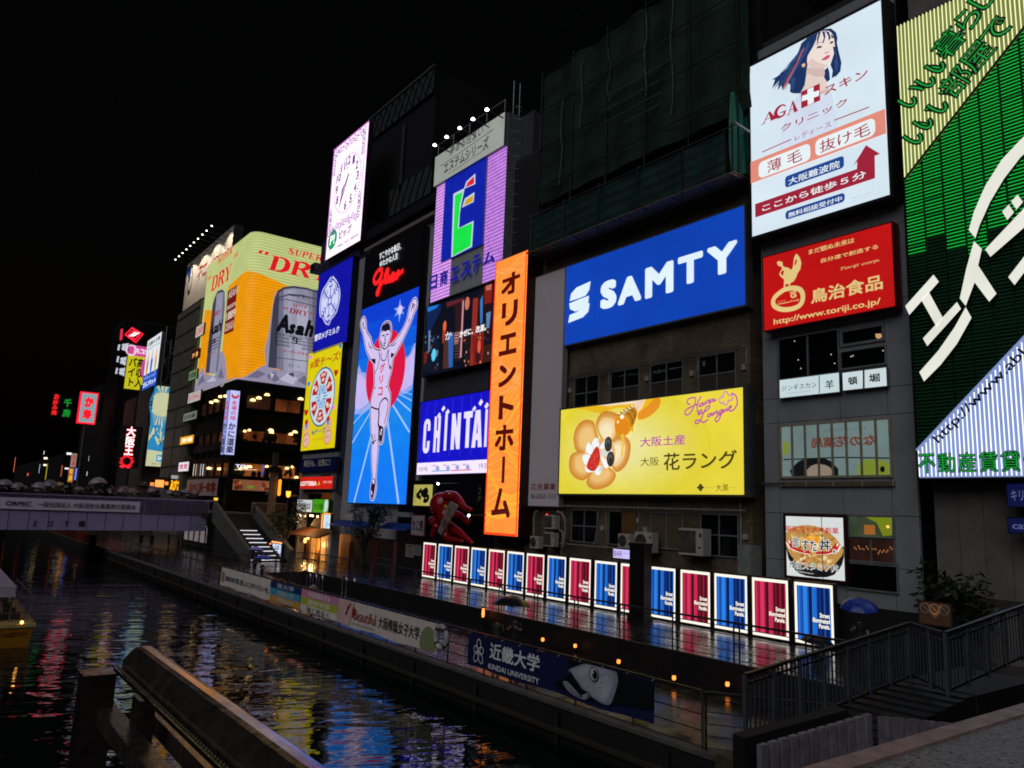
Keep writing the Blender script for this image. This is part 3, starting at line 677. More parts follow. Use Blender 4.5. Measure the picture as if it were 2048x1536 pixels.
# ---- blue sign
cr(1040, 400, 2.194)
s = sign('company_sign', 'wide blue lit sign with white capitals and striped emblem above the brick windows', 'company sign', 'X', 30,
         [(206, 294), (985, 25), (988, 458), (197, 638)], E('#0a3fae', 1.0, True, .12, .3), .5, D('#8b8d92', .4, .7), .09)
wl = E('#dff0fb', 1.0); let, em = s.art('lettering'), s.art('emblem')
s.text(let, 'S', (352, 486), (427, 340), wl, .075); s.text(let, 'A', (430, 466), (535, 318), wl, .06); s.text(let, 'M', (549, 437), (676, 262), wl, .05)
s.text(let, 'T', (694, 382), (805, 220), wl, .05); s.text(let, 'Y', (822, 345), (957, 172), wl, .05)
k_, s.k = s.k, .0115
for k in (.2, .4, .6, .8): s.line(s.art('seam'), [s.fr(k, 0), s.fr(k, 1)], .025, E('#09369a', 1.0), ab=True)
s.k = k_
for q in ([(220, 445), (226, 412), (250, 385), (312, 357), (306, 395), (290, 420), (260, 432)], [(218, 455), (262, 436), (305, 420), (300, 470), (245, 490), (222, 480)], [(214, 540), (220, 505), (250, 493), (308, 452), (302, 490), (278, 515), (245, 528)]): s.poly(em, q, wl, 0)
s.done()
# ---- yellow biscuit sign
s = sign('biscuit_billboard', 'wide yellow lit billboard with flower shaped biscuit and honey dipper on brick building', 'billboard', 'X', 29.7,
         [(180, 922), (978, 822), (986, 1296), (172, 1286)], E('#e3d23c', 1.0, True, .1, .35), .7, D('#7a7d78', .4, .7), .1)
pic, let = s.art('picture'), s.art('lettering')
a0, a1, b0, b1 = s.r
cr(1120, 780, 7.315)
for k in range(14): h_ = (0xdf+k*.8, 0xce+k*1.6, 0x34+k*7.6); s.disc(pic, (880, 860), 6.2-k*.36, 3.1-k*.17, E('#%02x%02x%02x' % tuple(int(v) for v in h_)), 48)
s.poly(pic, [(250, 248), (600, 190), (1150, 130), (1463, 105), (1463, 250), (1300, 400), (1150, 440), (1130, 300), (850, 260), (600, 340), (420, 300)], E('#e8b71c'), 2)
s.poly(pic, [(560, 215), (900, 155), (1250, 128), (1180, 190), (900, 215), (700, 235)], E('#f0d8c0'), 2)
s.poly(pic, [(1463, 108), (1463, 230), (1330, 380), (1150, 430), (1160, 330), (1290, 230), (1380, 130)], E('#e38f22'), 2); s.poly(pic, [(1120, 175), (1250, 130), (1200, 260), (1140, 330), (1090, 210)], E('#e9d3c4'))
e1, e2, e3 = E('#d08a35'), E('#e2a95a'), E('#ecc98c')
petals = [[(530, 560), (500, 470), (430, 436), (340, 450), (250, 540), (205, 680), (215, 800), (255, 900), (420, 930), (560, 760)],
          [(540, 560), (545, 440), (620, 330), (720, 308), (830, 345), (890, 430), (880, 620), (820, 740), (650, 760)],
          [(830, 700), (960, 680), (1030, 760), (1040, 880), (1000, 1050), (920, 1160), (820, 1195), (740, 1050), (760, 850)],
          [(810, 1200), (815, 1290), (740, 1390), (620, 1445), (500, 1455), (410, 1400), (400, 1310), (480, 1200), (640, 1100)],
          [(250, 905), (170, 950), (140, 1050), (150, 1180), (220, 1280), (330, 1325), (400, 1290), (500, 1180), (520, 1000), (400, 900)]]
def inset(q, f): 
    cx_, cy_ = 560, 900; gx = sum(p[0] for p in q)/len(q); gy = sum(p[1] for p in q)/len(q)
    return [(gx+(x-gx)*f+(cx_-gx)*.06*(1-f)*6, gy+(y-gy)*f+(cy_-gy)*.06*(1-f)*6) for x, y in q]
for k in range(9):
    f_ = k/8; h_ = [a+(b-a)*f_ for a, b in zip((0xca, 0x80, 0x2e), (0xe9, 0xbe, 0x78))]
    for q in petals: s.poly(pic, inset(q, 1-.05*k), E('#%02x%02x%02x' % tuple(int(v) for v in h_)), 3)
for k in range(5):
    h_ = [a+(b-a)*k/4 for a, b in zip((0xea, 0xc4, 0x86), (0xf2, 0xe2, 0xba))]
    for q in petals[1:3]: s.poly(pic, inset(q, .72-.07*k), E('#%02x%02x%02x' % tuple(int(v) for v in h_)), 3)
s.poly(pic, [(480, 760), (640, 720), (800, 820), (820, 1000), (760, 1120), (600, 1210), (430, 1130), (350, 1000), (400, 840)], E('#e6b469'), 3)
cre, cr2 = E('#eef3f8'), E('#d9d5cf')
for q in ([(545, 695), (590, 800), (540, 880), (480, 790)], [(425, 770), (500, 850), (480, 950), (395, 900)], [(345, 970), (400, 940), (470, 980), (400, 1100), (355, 1040)], [(690, 725), (720, 800), (640, 870), (590, 840)], [(780, 880), (740, 950), (620, 970), (600, 890)], [(740, 1090), (690, 1150), (640, 1080), (610, 970), (680, 1010)], [(640, 1150), (580, 1250), (525, 1200), (590, 1110)], [(400, 1110), (520, 1190), (420, 1205), (385, 1160)]): s.poly(pic, q, cre, 3)
for q in ([(590, 890), (700, 890), (720, 960), (630, 980)], [(600, 1120), (640, 1120), (630, 1180), (590, 1200)]): s.poly(pic, q, cr2, 2)
s.poly(pic, [(555, 825), (590, 880), (605, 980), (590, 1080), (545, 1160), (490, 1190), (430, 1160), (405, 1120), (440, 1010), (500, 900)], E('#c92f26'), 3)
rnd = random.Random(4)
for i in range(26):
    u, v = rnd.uniform(440, 585), rnd.uniform(930, 1150)
    if abs(u-(585-(v-930)*.35)) < 75: s.disc(pic, (u, v), .03, .03, E('#e3776a'), 6)
for c in ((725, 795), (760, 1010)):
    s.disc(pic, c, .3, .42, E('#33322f')); s.disc(pic, (c[0]-5, c[1]-15), .17, .22, E('#55544f')); s.disc(pic, (c[0]-2, c[1]+10), .08, .12, E('#1d1c1a'))
# honey dipper
s.poly(pic, [(1110, 240), (1210, 130), (1265, 128), (1160, 330)], E('#e8cdb0'))
s.poly(pic, [(1080, 225), (1145, 300), (1140, 400), (1080, 560), (990, 670), (900, 690), (840, 640), (820, 500), (860, 370), (980, 260)], E('#dc9a1e'), 3)
s.poly(pic, [(860, 400), (960, 400), (1040, 500), (1000, 640), (900, 680), (845, 620), (825, 500)], E('#e0861a'), 3)
for i in range(5):
    t = i/4; s.line(pic, [(860+t*180, 370-t*120), (960+t*120, 350-t*80), (1040+t*90, 420-t*110), (1075+t*60, 540-t*150)], .09, E('#7a4a14' if i % 2 else '#a8691a'), 3)
    s.line(pic, [(880+t*180, 345-t*110), (985+t*110, 335-t*85)], .1, E('#f6e6a8'), 2)
s.disc(pic, (930, 395), .14, .12, E('#fff6dc')); s.disc(pic, (870, 470), .08, .09, E('#ffe9a8'))
s.line(pic, [(930, 650), (945, 760), (930, 930), (930, 965)], [.22, .14, .12, .3], E('#dfc53e'), 3); s.line(pic, [(1080, 540), (1085, 610)], .16, E('#e2b32a'))
cr(1300, 770, 6.98)
pp = E('#b8569c'); dk = E('#4a3f14'); lv = E('#c98bb0')
s.text(let, '大阪土産', (-115, 870), (515, 690), E('#b34aa0'), .012); s.text(let, '大阪', (-110, 1135), (148, 1005), dk); s.text(let, '花ラング', (212, 1195), (1238, 905), dk, .014)
s.text(let, '大黒', (942, 1485), (1118, 1385), dk); s.text(let, 'あみだ池', (808, 1448), (918, 1420), E('#a89a3c')); s.text(let, 'DAIKOKU', (1140, 1442), (1238, 1424), E('#a89a3c'))
s.poly(s.art('emblem'), [(672, 1435), (705, 1410), (712, 1385), (730, 1380), (748, 1388), (755, 1410), (788, 1432), (755, 1455), (748, 1475), (730, 1486), (712, 1475), (705, 1455)], dk)
for q in ([(590, 275), (545, 260), (550, 210), (600, 185), (660, 185), (655, 250), (620, 340), (570, 410), (525, 420), (510, 385), (545, 340), (640, 290), (700, 270)], [(740, 158), (700, 230), (680, 300), (690, 380), (720, 385)], [(760, 255), (720, 275), (715, 305), (755, 290), (768, 240), (765, 285), (800, 260)], [(800, 225), (795, 275), (830, 225), (850, 210), (845, 265), (880, 240)], [(910, 200), (870, 215), (870, 240), (910, 225), (925, 190), (915, 235), (955, 205)],
          [(690, 400), (715, 420), (750, 360), (730, 355), (700, 390), (740, 400), (830, 350), (862, 310), (850, 295), (800, 330), (740, 480), (690, 540), (655, 535), (665, 500), (710, 495), (770, 525), (835, 485)], [(875, 400), (835, 420), (835, 450), (870, 430), (885, 385), (880, 430), (905, 410)], [(915, 380), (905, 430), (940, 380), (965, 365), (955, 415), (985, 395)], [(1030, 350), (995, 370), (990, 400), (1025, 385), (1040, 340), (1010, 440), (970, 510), (938, 505), (945, 460), (1040, 390)], [(1060, 335), (1045, 385), (1080, 360), (1100, 320), (1095, 365), (1130, 340)], [(1125, 345), (1160, 310), (1155, 295), (1130, 315), (1130, 360), (1180, 360), (1230, 300), (1245, 230), (1220, 150), (1160, 120)]):
    s.line(let, q, .075, pp, 3)
s.line(s.art('emblem'), [(1045, 130), (1080, 92), (1115, 125), (1120, 150), (1165, 145), (1180, 190), (1150, 225), (1120, 215), (1110, 265), (1075, 285), (1050, 250), (1065, 230), (1020, 265), (995, 220), (1010, 175), (1050, 170)], .075, lv, 3, closed=True)
s.done()
# ---- grey hoarding panel for hire
cr(1040, 400, 2.194)
s = sign('hoarding_panel', 'plain grey vertical hoarding with red writing and a phone number beside the yellow billboard', 'hoarding', 'X', 29.9,
         [(66, 342), (200, 300), (168, 1343), (36, 1340)], D('#e6dee0', .55, 0, .04, .4), .35, D('#a8a5a6', .5, .3), .05)
s.text(s.art('lettering'), '広告募集', (49, 1273), (158, 1243), D('#a01a1a', .5, 0, .05), .006); s.text(s.art('lettering'), '06-6262-1313', (48, 1310), (158, 1289), D('#2a2a2c', .5, 0, .05))
s.done()
# ---- orange vertical LED sign
cr(780, 480, 1.0)
s = sign('led_sign', 'tall orange vertical LED sign with dark red katakana down the facade', 'LED sign', 'X', 29.2,
         [(214.5, 44), (276, 20.5), (256.5, 593), (189, 588.5)], E('#ff9038', 1.15, True, .12, .55, ('DIAGONAL', 3.2, .12)), 1.2, D('#3a1108', .5, .3), .03)
a0, a1, b0, b1 = s.r; dr = E('#5a0d06', .8); L = s.art('lettering')
rnd = random.Random(9); pt = s.art('pattern')
for i in range(70):
    v = i/70; q = []
    for k in range(9): q.append(s.fr(k/8, min(.995, max(.005, v+.03*math.sin(k*.55+i*.6)+.012*k*math.cos(i*.21)))))
    s.line(pt, q, .04+.05*rnd.random(), E(rnd.choice(['#ffac34', '#ffb83a', '#ff9a2a', '#ffa42e']) if v < .42 else rnd.choice(['#ffa258', '#ff8a3c', '#ff9a4c', '#ff8434']), 1.12), 2, ab=True)
chs = 'オリエント|ホーム'
cr(820, 480, 5.119)
cells = [('オ', (940, 590), (1140, 300)), ('リ', (942, 900), (1118, 600)), ('エ', (916, 1200), (1108, 935)), ('ン', (912, 1515), (1100, 1250))]
for ch, p, q in cells: s.text(L, ch, p, q, dr, .045)
cr(580, 600, 3.072)
s.text(L, 'ト', (1285, 738), (1385, 575), dr, .045); s.text(L, 'ホ', (1262, 930), (1385, 760), dr, .04); s.rect(L, (1306, 1125), (1330, 962), dr); s.text(L, 'ム', (1242, 1335), (1365, 1155), dr, .04)
s.rect(s.art('lit_edge'), (a0, b0), (a0+.12, b1), E('#ff3a18', 1.2), ab=True); s.rect(s.art('lit_edge'), (a1-.12, b0), (a1, b1), E('#ff3a18', 1.2), ab=True); s.rect(s.art('lit_edge'), (a0+.13, b0), (a1-.13, b0+.14), E('#ff3a18', 1.2), ab=True)
s.done()
# ---- CHINTAI screen and weather strip
cr(580, 600, 3.072)
bd = Bd('X', 30); yR = bd.ab(1300, 900)[0]
tl, br_ = bd.ab(806, 630), bd.ab(780, 1075)
s = sign('led_screen', 'blue LED screen with white block lettering over a weather strip, beside the orange sign', 'LED screen', 'X', 30,
         [(tl[0], tl[1]), (yR, tl[1]), (yR, br_[1]), (tl[0], br_[1])], E('#1410c8', 1.0, True, .15, .5, ('Z', 1.3, .1)), .6, D('#222226', .5, .5), .05, ab=True)
a0, a1, b0, b1 = s.r; L = s.art('lettering'); wv_ = E('#e6dcfa', 1.05)
for i in range(9): s.line(s.art('picture'), [s.fr(.02+i*.13, .22), s.fr(.1+i*.11, .98)], .18, E('#1c24d8', .9), ab=True)
def block(ch, p, q):
    (x0, y0), (x1, y1) = s.ab(*p), s.ab(*q); W, H = x1-x0, y1-y0; T = lambda pts: [(x0+u*W, y0+v*H) for u, v in pts]; R4 = lambda u0, u1, v0, v1: [(u0, v0), (u1, v0), (u1, v1), (u0, v1)]
    if ch == 'C': s.line(L, T([(.8, .64), (.8, .8), (.72, .88), (.5, .905), (.28, .88), (.19, .78), (.19, .5), (.19, .22), (.28, .12), (.5, .095), (.72, .12), (.8, .2), (.8, .36)]), .38*W, wv_, 3, ab=True); return
    for g_ in {'H': [R4(0, .38, 0, 1), R4(.62, 1, 0, 1), R4(.37, .63, .4, .6)], 'I': [R4(0, 1, 0, 1)], 'N': [R4(0, .36, 0, 1), R4(.64, 1, 0, 1), [(0, 1), (.36, 1), (1, 0), (.64, 0)]], 'T': [R4(0, 1, .82, 1), R4(.3, .7, 0, .83)], 'A': [[(0, 0), (.27, 1), (.73, 1), (1, 0), (.63, 0), (.59, .2), (.41, .2), (.37, 0)]]}[ch]: s.poly(L, T(g_), wv_, ab=True)
    if ch == 'A': s.poly(L, T([(.44, .38), (.56, .38), (.5, .72)]), E('#1410c8', 1.0), ab=True)
for t, p, q in (('C', (815, 950), (868, 722)), ('H', (880, 937), (930, 712)), ('I', (945, 926), (972, 703)), ('N', (988, 920), (1054, 692)), ('T', (1062, 910), (1126, 681)), ('A', (1116, 908), (1190, 672))): block(t, p, q)
s.rect(L, (1194, 903), (1219, 672), wv_)
for c, r_ in (((945, 668), 12), ((970, 690), 13), ((918, 708), 11), ((1175, 630), 14), ((1211, 650), 14), ((1135, 668), 12)):
    s.poly(L, [(c[0]-r_, c[1]+4), (c[0]+3, c[1]-r_*1.6), (c[0]+r_, c[1]-4), (c[0]-3, c[1]+r_*1.6)], wv_)
st = s.art('weather_strip'); yb = s.ab(780, 1003)[1]; s.rect(st, (a0, b0), (a1, yb), E('#f2e4fa', 1.05), ab=True)
g2 = E('#55506a'); s.text(st, '天気予報', (793, 1055), (848, 1025), g2)
for t, x, y in (('24時', 876, 1025), ('6時', 940, 1023), ('12時', 998, 1020), ('18時', 1062, 1018)):
    s.text(st, t, (x, y), (x+25, y-14), g2); s.poly(st, [(x+35, y-10), (x+46, y+10), (x+40, y+22), (x+25, y+20), (x+22, y+8)], E('#9aa2d8'), 2)
s.line(st, [(876, 1052), (985, 1048)], .07, E('#5aa0d8')); s.line(st, [(990, 1048), (1118, 1043)], .07, E('#d85a7a')); s.text(st, '19:39', (1165, 1035), (1225, 1002), g2)
s.done()
# ---- cinema-like screen above it
tl = bd.ab(843, 44); b_ = bd.ab(820, 535)[1]
cr(820, 480, 5.119); tl = bd.ab(172, 692); b_ = bd.ab(135, 1400)[1]
s = sign('video_screen', 'dark video screen showing a night interior with white caption, above the blue screen', 'video screen', 'X', 30.0,
         [(tl[0], tl[1]), (yR, tl[1]), (yR, b_), (tl[0], b_)], E('#0a0e1c', .9, True), .6, D('#1a1a1e', .5, .5), .06, ab=True)
P = s.art('picture'); a0, a1, b0, b1 = s.r
for q, h in (([(175, 690), (320, 650), (318, 720), (176, 1000)], '#0c2350'), ([(180, 690), (300, 660), (270, 700), (185, 740)], '#1e74d0'), ([(160, 990), (300, 960), (300, 1350), (140, 1350)], '#0d1526'), ([(385, 690), (540, 620), (555, 625), (515, 1240), (470, 1240), (465, 680)], '#2c1418'), ([(540, 620), (556, 612), (530, 1200), (512, 1210)], '#c88a90'), ([(375, 640), (560, 590), (560, 615), (380, 690)], '#5c2028'),
             ([(650, 600), (700, 590), (670, 1360), (610, 1370)], '#8e2a22'), ([(700, 560), (860, 470), (840, 900), (800, 1360), (660, 1380), (690, 900)], '#1a0f16'), ([(640, 980), (760, 950), (745, 1330), (650, 1350)], '#7c1a14'), ([(720, 620), (750, 560), (745, 850), (722, 860)], '#3a72b8'), ([(785, 750), (832, 730), (815, 900), (785, 905)], '#5a7fae'), ([(765, 480), (850, 430), (840, 640), (765, 660)], '#7e1c12'), ([(780, 450), (840, 430), (835, 510), (785, 520)], '#b86a50'),
             ([(230, 1140), (290, 1125), (285, 1190), (228, 1200)], '#5a7a8a'), ([(340, 860), (375, 840), (370, 1040), (335, 1060)], '#a83a1e'), ([(395, 960), (450, 950), (440, 1300), (400, 1310)], '#2c5ea8'), ([(350, 1000), (395, 1000), (400, 1310), (340, 1320)], '#4a2a26'), ([(150, 1150), (180, 1140), (170, 1260), (145, 1270)], '#6e1c12'), ([(195, 930), (212, 925), (205, 1140), (190, 1150)], '#6a86b0'), ([(460, 950), (510, 940), (500, 1060), (455, 1070)], '#b07a72'), ([(760, 1080), (850, 1060), (840, 1340), (740, 1350)], '#3a1a14'), ([(560, 950), (630, 930), (610, 1340), (560, 1350)], '#1c1216')):
    s.poly(P, q, E(h, 1.0))
s.disc(P, (247, 1178), .32, .5, E('#4ec4e8', 1.1)); s.disc(P, (590, 650), .3, .5, E('#c8705a')); s.disc(P, (700, 1190), .35, .5, E('#3a1414')); s.disc(P, (712, 1090), .2, .5, E('#d85a48')); s.disc(P, (360, 880), .2, .4, E('#e06a3a'))
for i in range(9): s.line(P, [(455, 965+i*30), (515, 955+i*30)], .09, E('#4a3a44'))
for i in range(34):
    u, v = rnd.uniform(560, 840), rnd.uniform(930, 1330); s.disc(P, (u, v), .06, .1, E(rnd.choice(['#c87a5a', '#7a2a22', '#d8a890', '#3a3040']), 1), 8)
for i in range(18):
    u, v = rnd.uniform(160, 300), rnd.uniform(960, 1320); s.disc(P, (u, v), .07, .1, E(rnd.choice(['#3a5a80', '#22304a', '#6a80a0', '#8a3a30']), 1), 8)
s.text(s.art('lettering'), 'かぜに、改源。', (515, 1005), (790, 855), E('#ffffff', 1.1), .02); s.text(s.art('lettering'), 'か', (370, 1030), (440, 930), E('#ffffff', 1.1), 0)
s.done()
# ---- tower sign: white header, flickering side panels, big emblem
cr(580, 200, 3.072)
B1 = Bd('X', 29.8); q = [B1.ab(915, 360), B1.ab(1330, 64), B1.ab(1338, 258), B1.ab(907, 540)]
s = sign('tower_sign', 'white and violet tower sign with a green flag emblem on a blue field', 'tower sign', 'X', 29.8,
         [B1.ab(915, 360), (B1.ab(1338, 258)[0], B1.ab(915, 360)[1]), (B1.ab(1338, 258)[0], B1.ab(882, 1240)[1]), (B1.ab(915, 360)[0], B1.ab(882, 1240)[1])], D('#b7bab6', .5, 0, .05), 2.2, D('#85868c', .5, .2), .06, ab=True)
a0, a1, b0, b1 = s.r; H = s.art('header'); zh = s.ab(907, 540)[1]
s.rect(H, (a0, zh), (a1, b1), E('#a9aea6', .72, True), ab=True, d=.35)
for p, q_ in (((a0, zh), (a0, b1)), ((a1, b1), (a1, zh)), ((a1, zh), (a0, zh)), ((a0, b1), (a1, b1))): H.face([s.p3(*p, .0), s.p3(*q_, .0), s.p3(*q_, .35), s.p3(*p, .35)], D('#85868c', .5, .2))
s.k = .36; L = s.art('lettering'); s.text(L, '夢ある住まい', (1005, 352), (1212, 158), E('#3c423e', .8), .012); s.text(L, 'エステムシリーズ', (968, 465), (1245, 228), E('#101214', .6), .02)
s.line(L, [(950, 415), (1278, 188)], .07, E('#4c524e', .8)); s.line(L, [(995, 465), (1250, 295)], .05, E('#4c524e', .8)); s.k = .03
LP = s.art('led_panel'); vio = E('#dc9af4', 1.15, True, .15, 2.5, ('Z', 1.15, .62)); vio2 = E('#cc88ee', 1.05, True, .2, 2.5, ('Z', 1.15, .6))
bl_ = s.ab(955, 560); br2 = s.ab(1215, 372); bb = s.ab(940, 1000)[1]
xL, xR = s.ab(958, 700)[0], s.ab(1205, 700)[0]; zB = bb; zT = s.ab(960, 545)[1]
xL = s.ab(948, 800)[0]; xR = s.ab(1208, 600)[0]
s.rect(LP, (a0, b0), (xL, zh), vio, ab=True); s.rect(LP, (xR, b0), (a1, zh), vio2, ab=True); xm = s.ab(980, 1200)[0]; s.rect(LP, (xL, b0), (xm, zB), vio, ab=True)
EM = s.art('emblem'); blu = E('#0c1fa0', 1.0, True, .25, 2.5); s.rect(EM, (xL, zB), (xR, zh), blu, ab=True, d=.16)
for p, q_ in (((xL, zB), (xL, zh)), ((xR, zh), (xR, zB)), ((xR, zB), (xL, zB))): EM.face([s.p3(*p, .02), s.p3(*q_, .02), s.p3(*q_, .16), s.p3(*p, .16)], D('#85868c', .5, .2))
s.k = .17
wk, gr, rd, yl = E('#c8d8e8', .9), E('#18e048', 1.0), E('#e01c34', 1.0), E('#d8a81c', .9)
for q, h in (([(1015, 580), (1085, 545), (1065, 640), (1055, 700), (1050, 790), (1140, 745), (1130, 905), (1002, 970)], wk), ([(1025, 590), (1072, 568), (1056, 650), (1042, 795), (1132, 758), (1122, 900), (1010, 962)], gr),
             ([(1080, 550), (1095, 505), (1150, 455), (1150, 520)], wk), ([(1090, 542), (1102, 512), (1143, 472), (1143, 516)], rd), ([(1068, 665), (1085, 610), (1145, 570), (1140, 630)], wk), ([(1082, 655), (1093, 618), (1138, 586), (1135, 625)], yl)): s.poly(EM, q, h)
s.k = .25; cr(820, 480, 5.119); nv = E('#1c1ea0', .7)
for t, p, q_ in (('日', (228, 530), (312, 350)), ('商', (330, 490), (422, 300)), ('エ', (440, 440), (530, 265)), ('ス', (545, 400), (655, 205)), ('テ', (665, 345), (755, 140)), ('ム', (775, 280), (905, 100))): s.text(s.art('raised_letters'), t, p, q_, nv, .04)
s.done()
# ---- Glico wall
cr(580, 600, 3.072)
gB = Bd('X', 30)
g0 = gB.ab(443, 62)[0]; g1 = gB.ab(790, 0)[0]; gt = gB.ab(443, 62)[1]; gb = gB.ab(352, 1245)[1]
cr(580, 200, 3.072); gtt = gB.ab(470, 960)[1]
s = sign('runner_billboard', 'blue LED billboard of a runner with raised arms before a red sun, black header above', 'billboard', 'X', 30,
         [(g0, gtt), (g1, gtt), (g1, gb), (g0, gb)], D('#17171b', .5, 0, .1), .6, D('#232327', .5, .4), .08, ab=True)
S = s.art('led_screen'); s.rect(S, (g0, gb), (g1, gt), E('#0a50d8', 1.0, True, .06, .4), ab=True)
for i, h in enumerate(['#0a3ccc', '#0a48d4', '#0c5ada', '#0e6ce0', '#1478e4', '#187fe6', '#1884e8', '#1280ec', '#0e7cee', '#0e78f0', '#0e76f0']):
    zz = gt-(gt-gb)*(i/11); z2 = gt-(gt-gb)*((i+1)/11); s.rect(S, (g0, z2), (g1, zz), E(h), ab=True)
cr(690, 560, 6.4); P = s.art('picture'); lt = E('#c4b4ec')
s.poly(P, [(180, 1090), (215, 1180), (290, 1210), (310, 1500), (330, 1640), (130, 1720), (150, 1300)], E('#8ea4ea'), 2); s.poly(P, [(170, 1200), (240, 1240), (300, 1330), (310, 1560), (140, 1660), (150, 1400)], lt, 2)
s.poly(P, [(910, 800), (860, 880), (830, 960), (760, 1010), (700, 1240), (660, 1450), (862, 1400), (895, 1000)], E('#8ea4ea'), 2); s.poly(P, [(902, 860), (850, 950), (770, 1050), (720, 1250), (680, 1420), (868, 1330), (895, 1000)], lt, 2)
cr(690, 780, 6.4); ln = E('#9cc4fa')
for q, w_ in (([(330, 185), (110, 430)], .1), ([(320, 300), (95, 680)], .16), ([(300, 140), (125, 300)], .07), ([(340, 590), (120, 1440)], .26), ([(545, 370), (690, 1455)], .3), ([(600, 165), (830, 540)], .2), ([(650, 95), (845, 270)], .14), ([(680, 45), (860, 135)], .09), ([(720, 10), (862, 60)], .06), ([(270, 130), (140, 215)], .05)): s.line(P, q, w_, ln)
cr(690, 560, 6.4); ye = lambda x, y: s.ab(x, y)
c = s.ab(515, 1170); s.disc(P, c, 3.55, 3.62, E('#d81440', 1.0), 48, ab=True)
st = E('#7aa8f8'); s.poly(P, [(712, 240), (722, 350), (775, 345), (735, 390), (765, 440), (722, 425), (698, 550), (690, 430), (640, 470), (672, 400), (630, 370), (692, 345)], st); s.disc(P, (710, 385), .42, .42, E('#d8c4f4'), 20)
ol, fl, kk = E('#e6dcf8'), E('#d4c2ee'), E('#16102a')
body = [(245, 480), (270, 540), (278, 660), (330, 750), (350, 840), (400, 895), (465, 905), (470, 860), (455, 770), (468, 660), (490, 580), (545, 540), (590, 570), (592, 690), (565, 790), (560, 860), (600, 830), (640, 790), (715, 690), (770, 590), (810, 480), (835, 350), (870, 275), (905, 240), (925, 300), (915, 360), (880, 430), (850, 520), (780, 680), (710, 830), (640, 960), (615, 1020), (595, 1160), (570, 1260), (552, 1370), (580, 1450), (575, 1600), (560, 1640)]
cr(690, 560, 6.4)
left = [(340, 1560), (365, 1440), (385, 1350), (385, 1200), (375, 1060), (330, 1000), (285, 900), (255, 760), (240, 680), (210, 590), (215, 520)]
A = [s.ab(*p) for p in body]; Bq = [s.ab(*p) for p in left]
cr(690, 780, 6.4)
legs = [(575, 180), (555, 330), (535, 440), (500, 500), (490, 640), (468, 682), (442, 640), (445, 500), (440, 420), (430, 600), (425, 760), (405, 1000), (395, 1150), (405, 1230), (380, 1370), (355, 1395), (335, 1370), (340, 1240), (365, 1120), (355, 1000), (350, 800), (355, 680), (345, 560), (335, 300), (340, 200)]
Lq = [s.ab(*p) for p in legs]
out = sm(A+Lq+Bq, 2); FG = s.art('runner')
s.line(FG, out, .34, ol, ab=True, closed=True); s.line(FG, out, .2, kk, ab=True, closed=True); s.poly(FG, out, fl, ab=True)
cr(690, 560, 6.4)
s.poly(FG, [(475, 680), (480, 600), (520, 560), (560, 550), (585, 590), (588, 690), (575, 640), (520, 660), (490, 650)], kk, 2)                       # hair
for q in ([(480, 715), (510, 712)], [(535, 700), (565, 695)], [(522, 710), (515, 770), (530, 775)], [(500, 810), (530, 805)], [(495, 835), (520, 840)]): s.line(FG, q, .12, kk)
s.line(FG, [(465, 780), (480, 850), (510, 885), (550, 855), (568, 790)], .12, kk, 2)
s.line(FG, [(470, 930), (470, 1000), (495, 1035), (530, 1010), (555, 900)], .1, kk, 3); s.line(FG, [(440, 920), (450, 1000), (420, 1130), (385, 1200)], .1, kk, 3); s.line(FG, [(565, 880), (560, 1000), (575, 1110), (590, 1140)], .1, kk, 3)
s.poly(FG, [(400, 1010), (395, 1080), (375, 1060), (345, 1010)], kk); s.poly(FG, [(600, 930), (640, 950), (605, 1000), (590, 980)], kk); s.poly(FG, [(585, 1080), (600, 1130), (575, 1150)], kk)
for q in ([(310, 800), (320, 850), (350, 880)], [(230, 540), (250, 560)], [(225, 570), (250, 590)], [(240, 610), (265, 620)], [(870, 300), (905, 330)], [(865, 330), (895, 360)], [(855, 400), (870, 340), (885, 300)], [(820, 540), (835, 500)], [(600, 850), (640, 830), (660, 800)], [(385, 1385), (400, 1380)], [(545, 1370), (530, 1360)]): s.line(FG, q, .1, kk)
vr = E('#d0143c')
for t, p, q in (('グ', (448, 1195), (522, 1060)), ('リ', (445, 1330), (500, 1215)), ('コ', (432, 1490), (495, 1365))): s.text(s.art('lettering'), t, p, q, vr, .03)
cr(690, 780, 6.4)
s.line(FG, [(345, 215), (400, 240), (445, 240), (455, 180), (490, 125), (530, 105), (560, 140)], .14, kk, 3); s.line(FG, [(440, 240), (445, 320), (435, 420), (440, 470)], .2, kk, 2)
s.line(FG, [(560, 140), (560, 200), (540, 330), (510, 430)], .1, kk, 2); s.line(FG, [(350, 570), (380, 660), (410, 640)], .1, kk); s.poly(FG, [(360, 655), (390, 665), (365, 710)], kk); s.line(FG, [(385, 560), (395, 620)], .08, kk)
s.poly(FG, [(445, 455), (490, 470), (500, 500), (485, 640), (467, 670), (448, 630), (452, 520)], kk, 2); s.poly(FG, [(372, 1135), (395, 1150), (398, 1230), (372, 1370), (350, 1385), (342, 1340), (345, 1250)], kk, 2)
s.disc(FG, (478, 515), .12, .14, ol, 10)
for y in (1155, 1172, 1190): s.line(FG, [(365, y), (388, y+4)], .1, ol)
for y in (545, 565): s.line(FG, [(462, y), (478, y+4)], .1, ol)
s.line(FG, [(350, 1290), (355, 1340)], .14, ol)
cr(580, 200, 3.072); hd = s.art('lettering'); s.text(hd, 'すこやかな毎日、', (553, 985), (688, 872), W_, .02); s.text(hd, 'ゆたかな人生', (556, 1030), (670, 935), W_, .02)
rg = E('#f01c20', 1.2); N = s.art('script_logo')
